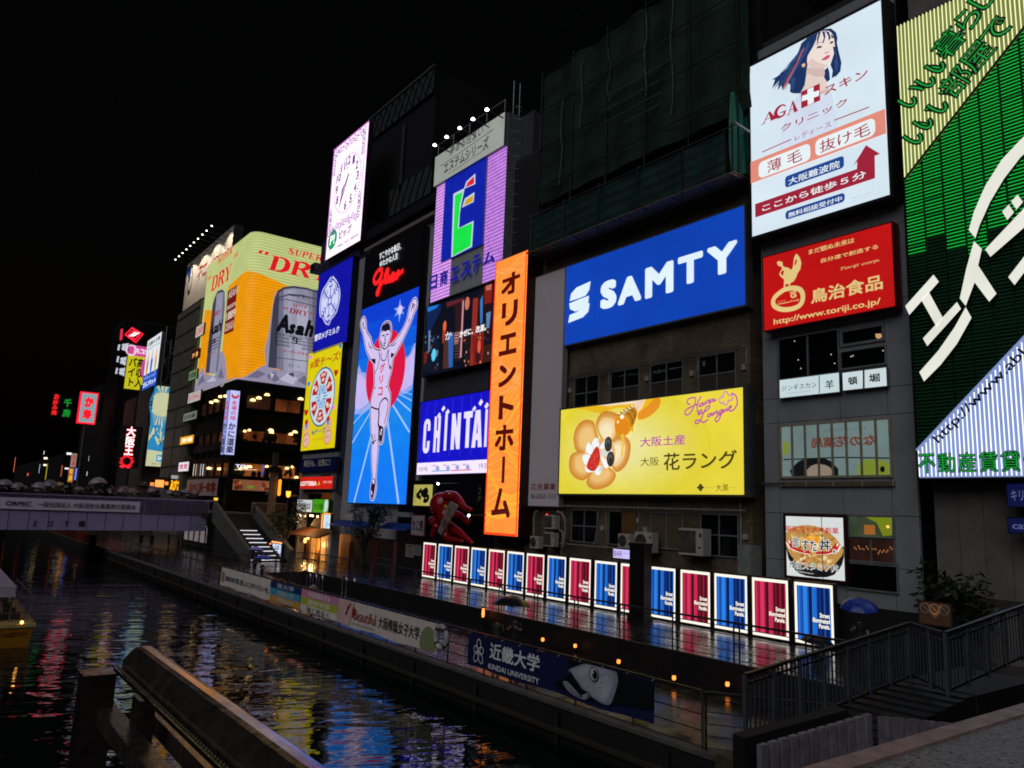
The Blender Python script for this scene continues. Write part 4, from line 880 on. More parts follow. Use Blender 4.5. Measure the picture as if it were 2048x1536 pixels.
s.line(N, [(575, 1045), (553, 1045), (530, 1075), (520, 1110), (535, 1128), (558, 1100), (572, 1060), (560, 1120), (552, 1180), (542, 1196), (540, 1180), (558, 1145), (590, 1100), (608, 1055), (604, 1042), (592, 1070), (588, 1112), (600, 1118), (616, 1080), (612, 1112), (626, 1108), (645, 1070), (632, 1075), (628, 1104), (642, 1105), (660, 1065), (650, 1090), (662, 1095), (674, 1062), (664, 1056), (680, 1066), (702, 1046)], .42, rg, 3)
s.done()
# ---- snow crystal sign
cr(580, 200, 3.072); sB = Bd('X', 30)
c4 = [sB.ab(180, 1075), sB.ab(388, 958), sB.ab(352, 1478), sB.ab(146, 1560)]
s = sign('dairy_sign', 'deep blue lit sign with white snow crystal emblem below the clock', 'shop sign', 'X', 30, c4, E('#0f12a8', 1.0, True, .12, .6, ('Z', 1.0, .3)), .6, D('#15162c', .5, .4), .06, ab=True)
wb = E('#cdd2f2', 1.0); eb = E('#1a1ea8'); M_ = s.art('emblem')
q = [(258, 1082), (285, 1105), (303, 1140), (310, 1200), (300, 1260), (285, 1310), (255, 1350), (238, 1385), (215, 1370), (200, 1340), (185, 1330), (182, 1280), (188, 1220), (200, 1170), (225, 1130)]
s.poly(M_, q, wb, 3); cx_ = s.ab(246, 1235)
Q = [s.ab(*p) for p in q]; s.line(M_, [(cx_[0]+(x-cx_[0])*.88, cx_[1]+(y-cx_[1])*.9) for x, y in Q], .14, eb, 3, ab=True, closed=True)
for i in range(6):
    t = R_(30+60*i); u = Vector((math.cos(t)*1.0, math.sin(t)*1.35)); n_ = Vector((-u.y, u.x)).normalized(); c = Vector(cx_)
    s.line(M_, [c+u*.55, c+u*2.15], .13, eb, ab=True); s.line(M_, [c+u*.55, c+u*.1+n_*.35], .1, eb, ab=True); s.line(M_, [c+u*.55, c+u*.1-n_*.35], .1, eb, ab=True)
    for k in (1.1, 1.5, 1.9): s.line(M_, [c+u*(k+.12)+n_*.5, c+u*k, c+u*(k+.12)-n_*.5], .12, eb, ab=True)
s.text(s.art('lettering'), '雪印メグミルク', (152, 1486), (306, 1385), E('#f2f2ff', 1.1), .012)
s.done()
# ---- yellow cheese sign
cr(595, 670, 6.4)
s = sign('cheese_billboard', 'yellow lit billboard with round six-portion cheese box and two peace sign hands', 'billboard', 'X', 30, [(150, 238), (583, 90), (475, 1438), (38, 1490)], E('#d8c80c', 1.0, True, .08, .6), .6, D('#2a2a30', .5, .4), .05)
P, L = s.art('picture'), s.art('lettering'); rd = E('#b01818'); nb = E('#14448a'); lb = E('#c2d4dc'); bb_ = E('#2a78c8')
a0, a1, b0, b1 = s.r; c = s.ab(315, 790)
s.text(L, '#愛チ〜ズ!', (162, 440), (556, 195), rd, .012); s.text(L, '6pチーズ', (180, 1290), (362, 1180), nb, .02); s.text(L, 'ハイ！チーズ', (184, 1368), (335, 1300), rd, 0)
s.disc(P, c, 3.06, 3.0, nb, 48, ab=True); s.disc(P, c, 2.9, 2.85, lb, 48, ab=True)
for i in range(6):
    t = R_(90+60*i); cs, sn = math.cos(t), math.sin(t); T = lambda r, a: (c[0]+r*math.cos(t+R_(a)), c[1]+r*math.sin(t+R_(a)))
    s.poly(P, [T(2.5, -22), T(2.62, 0), T(2.5, 22), T(1.35, 17), T(1.3, 0), T(1.35, -17)], rd, 0, ab=True); s.poly(P, [T(1.2, -20), T(1.2, 20), T(.42, 0)], bb_, ab=True); s.disc(P, T(.95, 0), .2, .2, E('#9cc4e6'), 12, ab=True)
    m_ = T(2.2, 0); s.text(P, 'SNOW', (m_[0]-.52, m_[1]-.15), (m_[0]+.52, m_[1]+.2), E('#f0e8e0'), .02, ab=True); m_ = T(1.72, 0); s.text(P, '6P', (m_[0]-.3, m_[1]-.18), (m_[0]+.3, m_[1]+.18), E('#f0e8e0'), .03, ab=True)
    d_ = R_(120+60*i); s.line(P, [(c[0]+.35*math.cos(d_), c[1]+.35*math.sin(d_)), (c[0]+1.5*math.cos(d_), c[1]+1.5*math.sin(d_))], .1, bb_, ab=True)
sk = E('#dcb0a0')
for q in ([(175, 300), (190, 265), (180, 260), (172, 275), (160, 262), (162, 290)],): s.poly(P, q, E('#c88ab0'))
for x, y, h in ((505, 480, '#b02018'), (122, 990, '#b02018'), (155, 625, '#2a78c8'), (560, 140, '#2a78c8'), (475, 925, '#d88ac0'), (178, 285, '#d88ac0')):
    k = 1.0 if h == '#b02018' else .75
    s.poly(P, [(x-8*k, y+50*k), (x-24*k, y+5*k), (x-22*k, y-30*k), (x-8*k, y-35*k), (x, y-18*k), (x+14*k, y-42*k), (x+26*k, y-25*k), (x+18*k, y+15*k)], E(h), 2)
for ox, oy in ((0, 0), (278, -45)):
    T = lambda pts: [(x+ox, y+oy-(0 if not ox else 0)) for x, y in pts]
    s.line(P, T([(112, 1300), (100, 1150)]), .5, rd); s.line(P, T([(140, 1300), (155, 1110)]), .5, rd); s.line(P, T([(112, 1300), (100, 1152)]), .38, sk); s.line(P, T([(140, 1300), (155, 1112)]), .38, sk)
    s.poly(P, T([(95, 1290), (140, 1265), (165, 1290), (160, 1380), (125, 1442), (90, 1430), (78, 1370)]), rd, 3); s.poly(P, T([(98, 1296), (140, 1272), (161, 1295), (156, 1378), (125, 1434), (93, 1424), (82, 1370)]), sk, 3)
    s.line(P, T([(95, 1350), (115, 1365), (118, 1335), (140, 1350)]), .06, rd, 2)
    s.poly(P, T([(108, 1100), (148, 1075), (140, 1140), (108, 1148)]), rd); s.poly(P, T([(110, 1148), (138, 1142), (130, 1200), (118, 1200)]), bb_)
s.done()
# ---- clock
cr(640, 230, 5.12)
s = sign('clock_sign', 'glowing white rectangular clock sign with black hands above the snow crystal sign', 'clock sign', 'X', 30, [(147, 365), (502, 72), (416, 1284), (62, 1484)], E('#ffe6fa', 1.28, True), .5, D('#3a2440', .4, .3), .03)
g = E('#5a4878', 1.0); F = s.art('dial'); s.clip = None
for p_, q_ in ((s.fr(-.012, -.005), s.fr(-.002, 1.005)), (s.fr(-.012, 1.001), s.fr(1.002, 1.009))): s.rect(s.art('lit_edge'), p_, q_, E('#e070e0', 1.1), ab=True, d=.04); a0, a1, b0, b1 = s.r; c = s.ab(297, 700)
mx = (a1-a0)/2
c = ((a0+a1)/2, s.ab(290, 690)[1])
for i in range(60):
    t = R_(6*i); r1, r2 = 3.2, (2.95 if i % 5 else 2.85); s.line(F, [(c[0]+r1*math.cos(t), c[1]+r1*math.sin(t)), (c[0]+r2*math.cos(t), c[1]+r2*math.sin(t))], .1, g, ab=True)
for h in range(1, 13):
    if h == 7: continue
    t = R_(90-30*h); x, y = c[0]+2.42*math.cos(t), c[1]+2.42*math.sin(t); w_ = .5 if h > 9 else .28; s.text(F, str(h), (x-w_, y-.46), (x+w_, y+.46), g, .03, ab=True)
hd = s.art('clock_hand'); kd = E('#50386e')
for pts in ([(303, 600), (270, 700), (240, 770), (222, 830)], [(303, 600), (262, 760), (228, 850), (205, 955)]):
    s.line(hd, pts, [.26, .16, .42, .08], kd)
s.text(s.art('lettering'), 'ピップ', (200, 1280), (335, 1115), E('#3a2858'), .03); s.text(s.art('lettering'), 'May. 27, 2024', (182, 1370), (400, 1215), g, .03)
gn = E('#12a06a', 1.0); s.disc(s.art('emblem'), (138, 1278), 1.1, 1.05, gn, 28); s.poly(s.art('emblem'), [(110, 1350), (122, 1345), (100, 1430)], gn); s.text(s.art('emblem'), 'P!', (108, 1345), (165, 1215), E('#f2fff8', 1.2), .03)
s.line(s.art('emblem'), [(290, 560), (285, 520), (300, 505), (310, 525), (292, 550)], .1, gn, 2)
O = s.art('ornament'); rn = random.Random(3)
def curl(u, v, r_, a, n=1.6, sg=1):
    x, y = s.fr(u, v); pts = [(x+r_*(1-k/14*.75)*math.cos(a+sg*k/14*n*6.28), y+r_*(1-k/14*.75)*math.sin(a+sg*k/14*n*6.28)) for k in range(15)]; s.line(O, pts, .1, E('#6e5490', 1.0), ab=True)
for k in range(13): curl(.07+.86*k/12, .955-.02*(k % 2), .42, k*1.3, 1.3, (-1)**k)
for k in range(12): curl(.08+.84*k/11, .235+.02*(k % 2)-.02*abs(k-5.5)/5.5, .42, k*1.1, 1.4, (-1)**k)
for k in range(4):
    for u in (.09, .91): curl(u, .9-.045*k, .36, k*2., 1.4, (-1)**k); curl(u, .27+.045*k, .38, k*2., 1.4, (-1)**k)
for u in (.035, .965): s.line(O, [s.fr(u, .28), s.fr(u, .5), s.fr(u, .8), s.fr(u, .94)], .09, E('#6e5490', 1), ab=True)
s.done()
# ---- small dark blue slogan board under the cheese
cr(600, 920, 5.907)
s = sign('slogan_board', 'dark blue unlit slogan board with brushed white writing under the yellow cheese billboard', 'sign board', 'X', 30, [(-2, 10), (440, -50), (418, 122), (2, 152)], D('#101a5c', .5, 0, .1), .35, D('#1a1d3a', .5, .3), .04)
s.text(s.art('lettering'), '明日も、元気に！', (48, 85), (360, -18), D('#f0ecd6', .6, 0, .05), .012); s.done()
# ---- burger shop sign
s = sign('burger_sign', 'red lit burger shop sign with white capitals on the white shopfront', 'shop sign', 'X', 30, [(5, 208), (392, 188), (388, 325), (5, 352)], E('#c81c10', 1.0, True, .1), .3, D('#8d8d90', .5, .3), .04)
s.text(s.art('lettering'), 'LOTTERIA', (8, 305), (200, 250), E('#f6f2ec', 1.05), .03); s.poly(s.art('lettering'), [(212, 300), (228, 245), (240, 300), (232, 285), (222, 300)], E('#f2b030')); s.text(s.art('lettering'), '10:00〜23:00', (275, 275), (378, 245), E('#f0c8b8')); s.done()
s = sign('izakaya_sign', 'white lit sign with black characters under the burger sign', 'shop sign', 'X', 29.9, [(-30, 470), (150, 470), (140, 615), (-35, 605)], E('#c9d2d4', .9, True), .3, D('#5a5c60', .5, .3), .03)
s.text(s.art('lettering'), '吉鳥屋総本店', (-20, 585), (130, 505), K_, .02); s.done()
s = sign('bar_sign', 'green lit sign with white speech bubble beside the white character sign', 'shop sign', 'X', 29.9, [(156, 470), (345, 462), (335, 625), (148, 618)], E('#3f9a10', .9, True), .3, D('#3a4a30', .5, .3), .03)
s.text(s.art('lettering'), 'かごの屋', (165, 585), (272, 515), E('#0e2a06'), .02); s.disc(s.art('bubble'), (312, 535), .42, .62, E('#c9d4da'), 20); s.disc(s.art('bubble'), (288, 600), .13, .15, E('#c9d4da'), 12); s.done()
s = sign('menu_sign', 'small upright white lit sign framed by little bulbs at the timber shopfront', 'shop sign', 'X', 29.4, [(282, 645), (362, 648), (356, 808), (272, 806)], E('#cfe2ee', 1.0, True), .25, D('#4a3020', .5, .2), .05)
s.vtext(s.art('lettering'), 'すし酒場', (300, 795), (340, 665), E('#5a8aa0')); B_ = s.art('bulb_string')
for k in range(9): q = s.fr(-.14, .02+k*.12); B_.ball(s.p3(q[0], q[1], .05), .07, E('#ff9a3a', 2.0), 6)
for k in range(4): q = s.fr(.1+k*.27, 1.07); B_.ball(s.p3(q[0], q[1], .05), .07, E('#ff9a3a', 2.0), 6)
s.done()
# ---- green corner board with neon tubes and giant white letters
cr(0, 0, 1)
B = Bd('X', 29.6); tl = B.ab(1794.3, 54.7); bl_ = B.ab(1839, 956.4); a0 = bl_[0]; b0 = bl_[1]; a1, b1 = a0+9.2, B.ab(1794.3, 54.7)[1]
s = sign('neon_board', 'huge dark green neon tube board with giant white slanting letters at the right edge', 'neon board', 'X', 29.6,
         [(a0, b1), (a1, b1), (a1, b0), (a0, b0)], brick('#063a22', '#04301c', '#02120b', 1.1, 'green_panel', 'YZ', .35), .9, D('#101412', .5, .5), .06, ab=True)
P = s.art('backing'); rn = random.Random(5)
# corner fields
u_ = B.ab(1811, 363); r_ = B.ab(2048, 62)
sl = (r_[1]-u_[1])/(r_[0]-u_[0]); ta = a0+(b1-u_[1])/sl
s.poly(P, [(a0, u_[1]), (min(ta, a1), b1), (a0, b1)], E('#7c8a4c', .62, True, .1, 1), ab=True)
l_ = B.ab(1836, 901); r2 = B.ab(2048, 678); sl2 = (r2[1]-l_[1])/(r2[0]-l_[0])
s.poly(P, [(a0, b0), (a1, b0), (a1, min(b1, l_[1]+sl2*(a1-a0))), (a0, l_[1])], E('#7f93c8', .8, True, .08, 1), ab=True)
T = s.art('white_tubes'); G = s.art('green_tubes')
ty, tw = E('#f0f2b0', 1.15), E('#eef4ff', 1.3)
n = 62
for i in range(n):
    a = a0+.06+(a1-a0-.12)*i/n; za = u_[1]+sl*(a-a0)
    if za < b1-.1: T.tube([B.p3(a, za+.08, .1), B.p3(a, b1-.02, .1)], .022, ty, 5)
    zb = l_[1]+sl2*(a-a0); T.tube([B.p3(a, b0+.05, .1), B.p3(a, min(zb-.08, b1), .1)], .022, tw, 5)
g0, g1, g2 = E('#16c844', 1.0), E('#0fa038', .9), E('#08401f', .3)
cw = .72; ncol = int((a1-a0)/cw); zt1 = B.ab(1812, 515)[1]
for j in range(140):
    z = l_[1]+.3+j*.135
    if z > b1: break
    for c in range(ncol):
        x0, x1 = a0+c*cw+.05, a0+(c+1)*cw-.03
        x0 = max(x0, a0+(z-u_[1])/sl+.08) if z > u_[1] else x0; x1 = min(x1, a0+(z-l_[1])/sl2-.08)
        if x1-x0 < .05: continue
        hi = z > zt1 + .5*math.sin(c*1.7)
        G.tube([B.p3(x0, z, .08), B.p3(x1, z, .08)], .016, (g0 if hi else g2) if rn.random() > .05 or not hi else g1, 4, cap=False)
T.tube([B.p3(a0, u_[1], .12), B.p3(min(ta, a1), b1, .12)], .05, D('#14281c', .5), 5); T.tube([B.p3(a0, l_[1], .12), B.p3(a1, l_[1]+sl2*(a1-a0), .12)], .05, E('#8fa2d8', .7), 5)
s.k = .2
L = s.art('raised_letters'); cr(1640, 240, 2.133); cw_ = E('#e6e6da', .98, False); side = D('#0a1512', .5)
def letter(pts, smooth=0):
    q = [s.ab(*p) for p in pts]
    if smooth: q = sm(q, smooth)
    L.prism([s.p3(a, b, .14) for a, b in q], (-.16, 0, 0), side)
    L.face([s.p3(a, b, .303) for a, b in q], cw_)
for q in ([(380, 800), (500, 667), (523, 697), (397, 838)], [(447, 772), (480, 740), (540, 850), (515, 892)], [(455, 937), (600, 783), (617, 812), (474, 970)],
          [(672, 525), (706, 558), (690, 628), (768, 748), (737, 782), (675, 700), (637, 800), (612, 768), (640, 640)],
          [(678, 513), (650, 478), (672, 400), (720, 290), (790, 180), (870, 95), (1000, -20), (1040, 20), (870, 170), (800, 260), (740, 360), (695, 460)],
          [(637, 805), (662, 850), (600, 960), (530, 1050), (460, 1120), (440, 1080), (520, 990), (590, 890)],
          [(792, 400), (820, 370), (842, 404), (814, 436)], [(830, 357), (858, 328), (880, 360), (853, 392)], [(720, 560), (1000, 265), (1040, 330), (960, 560), (845, 712), (818, 678), (925, 540), (975, 390), (742, 592)]): letter(q)
s.k = .17; gk = D('#05180c', .5); gn = E('#1ca83e', .8); cr(1480, 0, 2.743)
N = s.art('neon_letters'); Z = Bd('X', 29.6)
def diag(chars):
    for ch, x, y in chars:
        a, b = s.ab(x, y); vs, fs = glyphs(ch); v2, f2 = glyphs(ch, -.012); h = 1.12; th = R_(40); cs, sn = math.cos(th), math.sin(th)
        for V, F, m, bo in ((vs, fs, gk, .045), (v2, f2, gn, 0)):
            for ox, oy in copies(bo):
                s.k += .0004; N.mesh([s.p3(a+h*((u+ox-.5)*cs-(v+oy-.4)*sn), b+h*((u+ox-.5)*sn+(v+oy-.4)*cs), s.k) for u, v in V], F, m)
diag([('い', 945, 535), ('い', 1045, 425), ('い', 1100, 345), ('暮', 1155, 245), ('ら', 1255, 115), ('し', 1335, 5)])
diag([('い', 980, 735), ('い', 1035, 655), ('い', 1115, 565), ('部', 1195, 455), ('屋', 1310, 315), ('で', 1410, 180)])
cr(0, 0, 1); s.ltext(L, 'http://www.able.co.jp/', (1881, 889), (2052, 716), .48, D('#10122a', .5), .012, 'http://www.ab')
pit = s.ab(2016, 930)[0]-s.ab(1972, 930)[0]; fa, (fz0, fz1) = s.ab(1843, 945)[0], (s.ab(1842, 948)[1], s.ab(1842, 908)[1])
for k, ch in enumerate('不動産賃貸仲介'):
    s.text(N, ch, (fa+k*pit, fz0), (fa+(k+.9)*pit, fz1), gk, .04, ab=True); s.text(N, ch, (fa+k*pit+.03, fz0+.03), (fa+(k+.9)*pit-.03, fz1-.03), gn, -.004, ab=True)
s.done()
# ---- lit window boards of the grey panelled building
cr(1480, 500, 2.743)
s = sign('restaurant_board', 'white lit board with brushed black characters under the dark upper windows', 'sign board', 'X', 30.2, [(218, 716), (545, 672), (546, 778), (220, 812)], E('#c6d8dc', .95, True, .06), .15, D('#8a8c8e', .4, .6), .03)
s.text(s.art('lettering'), 'ジンギスカン', (232, 775), (420, 722), K_, 0); s.text(s.art('lettering'), '羊', (470, 765), (515, 710), K_, .01); s.text(s.art('lettering'), 'GENGHIS KHAN RESTAURANT', (262, 790), (392, 770), E('#7a8488')); s.line(s.art('lettering'), [(437, 786), (436, 690)], .04, D('#8a8c8e', .4, .6)); s.done()
s = sign('restaurant_board', 'white lit board split in two panes, each with one bold brushed character', 'sign board', 'X', 30.2, [(564, 672), (804, 648), (806, 742), (566, 774)], E('#ccdade', .95, True, .06), .15, D('#8a8c8e', .4, .6), .03)
s.text(s.art('lettering'), '頓', (595, 742), (645, 692), K_, .025); s.text(s.art('lettering'), '堀', (710, 728), (768, 675), K_, .025); s.line(s.art('lettering'), [(681, 762), (680, 655)], .08, D('#8a8c8e', .4, .6)); s.done()
cr(1180, 1000, 3.793)
s = sign('rice_bowl_sign', 'lit poster of a heaped rice bowl with black brush lettering over red flames', 'poster', 'X', 30.2, [(1484, 118), (1920, 140), (1938, 610), (1498, 575)], E('#d6dcda', .95, True, .05), .2, D('#3c1418', .5, .2), .12)
P, L = s.art('picture'), s.art('lettering'); a0, a1, b0, b1 = s.r
def fe(cu, cv, ru, rv, m, **k): s.disc(P, s.fr(cu, cv), ru*(a1-a0), rv*(b1-b0), m, ab=True, **k)
s.poly(P, [s.fr(*p) for p in ((.0, .5), (.03, .3), (.15, .1), (.35, .02), (.7, .03), (.9, .15), (1, .38), (1, .55), (.5, .3))], E('#151517', .6), 2, ab=True)
s.poly(P, [s.fr(*p) for p in ((.0, .72), (.18, .83), (.4, .86), (.65, .82), (.88, .66), (.99, .47), (.9, .32), (.72, .15), (.5, .17), (.25, .2), (.08, .34), (0, .5))], E('#b88a48'), 2, ab=True)
for i in range(130):
    u, v = rnd.gauss(.47, .24), rnd.gauss(.5, .18)
    if ((u-.48)/.5)**2+((v-.5)/.33)**2 < 1 and .01 < u < .96: fe(u, v, rnd.uniform(.02, .05), rnd.uniform(.015, .035), E(rnd.choice(['#d8b070', '#8a5a28', '#e6cf9a', '#a87038', '#7a9a3a', '#c89858'])), n=9, rot=rnd.random()*3)
fe(.5, .63, .13, .07, E('#e8981c')); fe(.48, .66, .06, .025, E('#f2b84a'))
for i in range(5): s.line(P, [s.fr(.2+.05*i, .1-.008*i), s.fr(.3+.05*i, .07)], .03, E('#a8acb0'), ab=True)
wv = E('#f0f0ec'); rd = E('#c02420')
for sx in (-1, 1):
    q = [(.5+sx*u, v) for u, v in ((.05, .38), (.25, .4), (.42, .46), (.47, .56), (.41, .53), (.42, .6), (.34, .52), (.32, .47), (.2, .44), (.05, .43))]
    s.poly(P, [s.fr(.5+(u-.5)*1.03, v+.0) for u, v in q], wv, ab=True); s.poly(P, [s.fr(.5+(u-.5)*.97, v+.005) for u, v in q], rd, ab=True)
for t, p, q in (('伝説の', (.13, .48), (.27, .66)), ('すた', (.3, .42), (.58, .63)), ('丼', (.6, .45), (.82, .65)), ('屋', (.83, .42), (.9, .49))):
    s.text(L, t, s.fr(*p), s.fr(*q), wv, .075, ab=True); s.text(L, t, s.fr(p[0]+.01, p[1]+.01), s.fr(q[0]-.01, q[1]-.01), K_, .02, ab=True)
s.text(L, '昭和四十六年創業', s.fr(.03, .74), s.fr(.95, .84), rd, .015, ab=True)
s.text(L, '元祖スタミナ丼', s.fr(.06, .12), s.fr(.93, .25), wv, .045, ab=True); s.text(L, '元祖スタミナ丼', s.fr(.07, .13), s.fr(.92, .24), K_, .0, ab=True)
s.line(P, [s.fr(.67, 0), s.fr(.67, 1)], .03, DK, ab=True); s.done()
cr(1500, 980, 2.763)
for c4, t, lb in (([(1420, -30), (1600, -40), (1610, 95), (1425, 88)], 'キリン', 'dark blue unlit sign with pale characters on the corner building, upper of two'), ([(1428, 158), (1610, 155), (1614, 240), (1432, 235)], 'cafe', 'dark blue unlit sign with faint letters on the corner building, lower of two')):
    s = sign('wall_sign', lb, 'shop sign', 'X', 29.9, c4, E('#0c1550', .5), .2, D('#0a0e24', .5, .3), .03, group='blue signs on the corner building')  # faint emission put into face and letters of these unlit signs
    a0, a1, b0, b1 = s.r
    s.text(s.art('lettering'), t, s.fr(.12, .25), s.fr(.75, .72), E('#5a6290', .8), .01, ab=True); s.done()
# ---- restaurant signs near the octopus
cr(600, 920, 5.907)
s = sign('takoyaki_sign', 'square cream lit sign with three bold black brush strokes beside the octopus', 'shop sign', 'X', 29.3, [(1350, 292), (1572, 290), (1560, 545), (1338, 535)], E('#b8ae58', .9, True, .08), .3, D('#4a4526', .5, .2), .02)
q = s.art('lettering')
for pts in ([(1440, 345), (1400, 400), (1385, 420), (1430, 450)], [(1500, 340), (1455, 375), (1440, 400), (1480, 430)], [(1490, 350), (1510, 370), (1465, 410), (1520, 430), (1500, 480), (1465, 480), (1490, 465)]): s.line(q, pts, [.3]*len(pts), K_, 3)
s.vtext(q, '道頓堀', (1350, 510), (1385, 330), E('#6a6228')); s.done()
s = sign('notice_banner', 'pink bordered white banner with black brush characters below the cream square sign', 'banner', 'X', 29.4, [(1325, 655), (1472, 660), (1465, 892), (1315, 880)], D('#a89a9c', .6, 0, .1), .06, D('#8a4a54', .6), .05)
s.text(s.art('lettering'), 'たこ焼', s.fr(.08, .2), s.fr(.92, .8), D('#1a1a1c', .6), .02, ab=True); s.done()
cr(1050, 960, 4.357)
s = sign('bar_sign', 'small pale violet lit sign reading BAR above the street panels', 'shop sign', 'X', 27.9, [(770, 600), (930, 612), (930, 690), (770, 678)], E('#c4b8f0', 1.1, True), .2, D('#2a2a34', .5, .3), .02)
s.text(s.art('lettering'), 'BAR', s.fr(.04, .2), s.fr(.5, .82), E('#3a3464'), 0, ab=True); s.text(s.art('lettering'), 'みきさき', s.fr(.56, .5), s.fr(.95, .72), E('#6a62a0'), 0, ab=True); s.done()
# ---- beer corner screen (two faces round a curved corner)
KX, KY = 31.6, 104.0
F1, F2 = Bd('X', KX), Bd('Y', KY)
cr(340, 420, 3.656)
ztop = F2.ab(620, 148)[1]; zbot = F2.ab(520, 1232)[1]
yfar = -F1.ab(182, 1310)[0]; xr = 44.5; rc = 1.6
root = thing('beer_billboard', 'corner wrapping yellow beer billboard with silver can and red serif words', 'billboard', (KX+2, KY+2, zbot))
def wrap(v):  # path parameter along the screen: far end of the canal face .. corner .. west face (metres)
    Lc = yfar-KY-rc; La = rc*math.pi/2
    if v <= Lc: return Vector((KX, yfar-v, 0)), Vector((-1, 0, 0))
    if v <= Lc+La: t = (v-Lc)/rc; return Vector((KX+rc-rc*math.cos(t), KY+rc-rc*math.sin(t), 0)), Vector((-math.cos(t), -math.sin(t), 0))
    return Vector((KX+rc+v-Lc-La, KY, 0)), Vector((0, -1, 0))
Lc, La = yfar-KY-rc, rc*math.pi/2; Ltot = Lc+La+(xr-KX-rc)
mb = MB(); N = 60; st = []
for i in range(N+1):
    p, nn = wrap(Ltot*i/N); st.append((p, nn))
fld = E('#c4cf86', 1.0, True, .08, .35, ('Z', .75, .3)); amb = E('#f09a08', 1.05, True, .1, .5, ('Z', .75, .3))
for i in range(N):
    (p, n1), (q, n2) = st[i], st[i+1]
    mb.face([p+Vector((0, 0, zbot)), q+Vector((0, 0, zbot)), q+Vector((0, 0, ztop)), p+Vector((0, 0, ztop))], fld)
mb.face([Vector((p.x, p.y, ztop)) for p, _ in st]+[Vector((xr, yfar, ztop))], DK); mb.face([Vector((p.x, p.y, zbot)) for p, _ in st]+[Vector((xr, yfar, zbot))], DK)
mb.build('panel', root)
def bev(bd):
    bd.arts = {}
    def art(n):
        if n not in bd.arts: bd.arts[n] = MB()
        return bd.arts[n]
    bd.art = art; return bd
bev(F1); bev(F2)
# amber beer, right of the can round the corner
am = MB(); hc = zbot; ZF = lambda v: None
top_l = F1.ab(430, 560)[1]; top_c = F2.ab(555, 425)[1]; top_r = F2.ab(775, 575)[1]
v0, v1 = Lc-7.5, Lc+La+6.6
NN = 40
for i in range(NN):
    def pt(k):
        v = v0+(v1-v0)*k/NN; p, nn = wrap(v); u = k/NN
        t = (1-u)*2; zt = top_l+(top_c-top_l)*math.sin(min(1, u/.45)*math.pi/2) if u < .45 else top_c+(top_r-top_c)*((u-.45)/.55)**1.3
        zl = zbot+.03+(2.2*max(0, (u-.55)/.45)**2)
        return p+nn*.03, zl, zt
    (p, a, b), (q, c, d) = pt(i), pt(i+1)
    am.face([p+Vector((0, 0, a)), q+Vector((0, 0, c)), q+Vector((0, 0, d)), p+Vector((0, 0, b))], amb)
am.build('beer_picture', root)
F1.k = F2.k = .05
P = F2.art('can_picture'); sv = E('#8d8ba0'); sv2 = E('#a6a4ba'); sv3 = E('#6a6880'); dkl = E('#3c3a4c'); red_ = E('#d01624', 1.1); rdd = E('#8e1a28'); kk = E('#0c0c12')
ice = E('#8f8aa2'); ic2 = E('#6a6680'); ic3 = E('#b4b0c8')
# foam line / amber edge already; can body on the west face
F2.poly(P, [(430, 1230), (560, 1225), (640, 1160), (700, 1130), (690, 1020), (720, 900), (750, 700), (770, 575), (760, 1180), (1200, 1235), (1200, 1330), (900, 1290), (520, 1240)], ice)
F2.poly(P, [(520, 1232), (640, 1165), (700, 1135), (760, 1165), (1250, 1230), (1250, 1330)], ice)
ri = random.Random(21)
for k in range(240):
    x, y = ri.uniform(560, 1240), ri.uniform(1150, 1330); lo = 1232+(x-520)*.135; hi = 1165+(x-760)*.13 if x > 760 else 1165+(760-x)*.33
    if y < lo-12 and y > hi+8: s_ = ri.uniform(8, 26); F2.poly(P, [(x+s_*ri.uniform(-1, 1), y+s_*.5*ri.uniform(-1, .6)) for _ in range(4)][:3], E(ri.choice(['#9a94ae', '#7a7690', '#b0acc4', '#5c5872', '#86829a', '#a29eb6'])))
for q, m in (([(560, 1225), (640, 1170), (700, 1200), (640, 1230)], ic2), ([(800, 1240), (860, 1190), (930, 1230), (900, 1280)], ic3), ([(700, 1215), (760, 1180), (800, 1240), (760, 1260)], ic2), ([(930, 1250), (980, 1210), (1050, 1260), (1000, 1290)], ic2), ([(860, 1200), (900, 1190), (905, 1225)], dkl), ([(730, 1190), (760, 1200), (740, 1240)], ic3), ([(985, 1215), (1080, 1230), (1060, 1260)], ic3)): F2.poly(P, q, m)
body = [(752, 700), (765, 640), (785, 590), (830, 565), (900, 555), (1000, 570), (1110, 605), (1200, 640), (1220, 1220), (990, 1195), (800, 1165), (715, 1150), (720, 1050), (735, 880)]
F2.poly(P, body, sv)
for k in range(12):
    u = k/11; xa = 800+u*330; g_ = 118+34*math.sin(u*5.2)+14*math.sin(u*13); F2.poly(P, [(xa, 592-12*math.sin(u*3)), (xa+30, 594-10*math.sin(u*3)), (xa+28, 1178+u*40), (xa-2, 1172+u*40)], E('#%02x%02x%02x' % (int(g_), int(g_-2), int(g_+18))))
for q, m in (([(752, 700), (765, 640), (785, 590), (810, 580), (795, 680), (775, 1160), (715, 1150), (735, 880)], dkl), ([(795, 600), (830, 575), (825, 690), (800, 1165), (775, 1160), (795, 680)], sv3), ([(930, 690), (1010, 710), (990, 1190), (900, 1175)], sv2),
             ([(765, 640), (785, 590), (830, 565), (900, 555), (1000, 570), (1110, 605), (1110, 618), (1000, 585), (900, 572), (830, 582), (790, 612)], dkl), ([(790, 640), (860, 615), (960, 620), (1090, 655), (1090, 662), (960, 630), (860, 625), (792, 650)], dkl)): F2.poly(P, q, m)
F2.line(P, [(795, 660), (850, 655), (1000, 690), (1100, 720)], .12, dkl); F2.line(P, [(750, 1040), (775, 1080), (900, 1095), (1100, 1120)], .1, dkl); F2.line(P, [(770, 760), (795, 660)], .1, dkl)
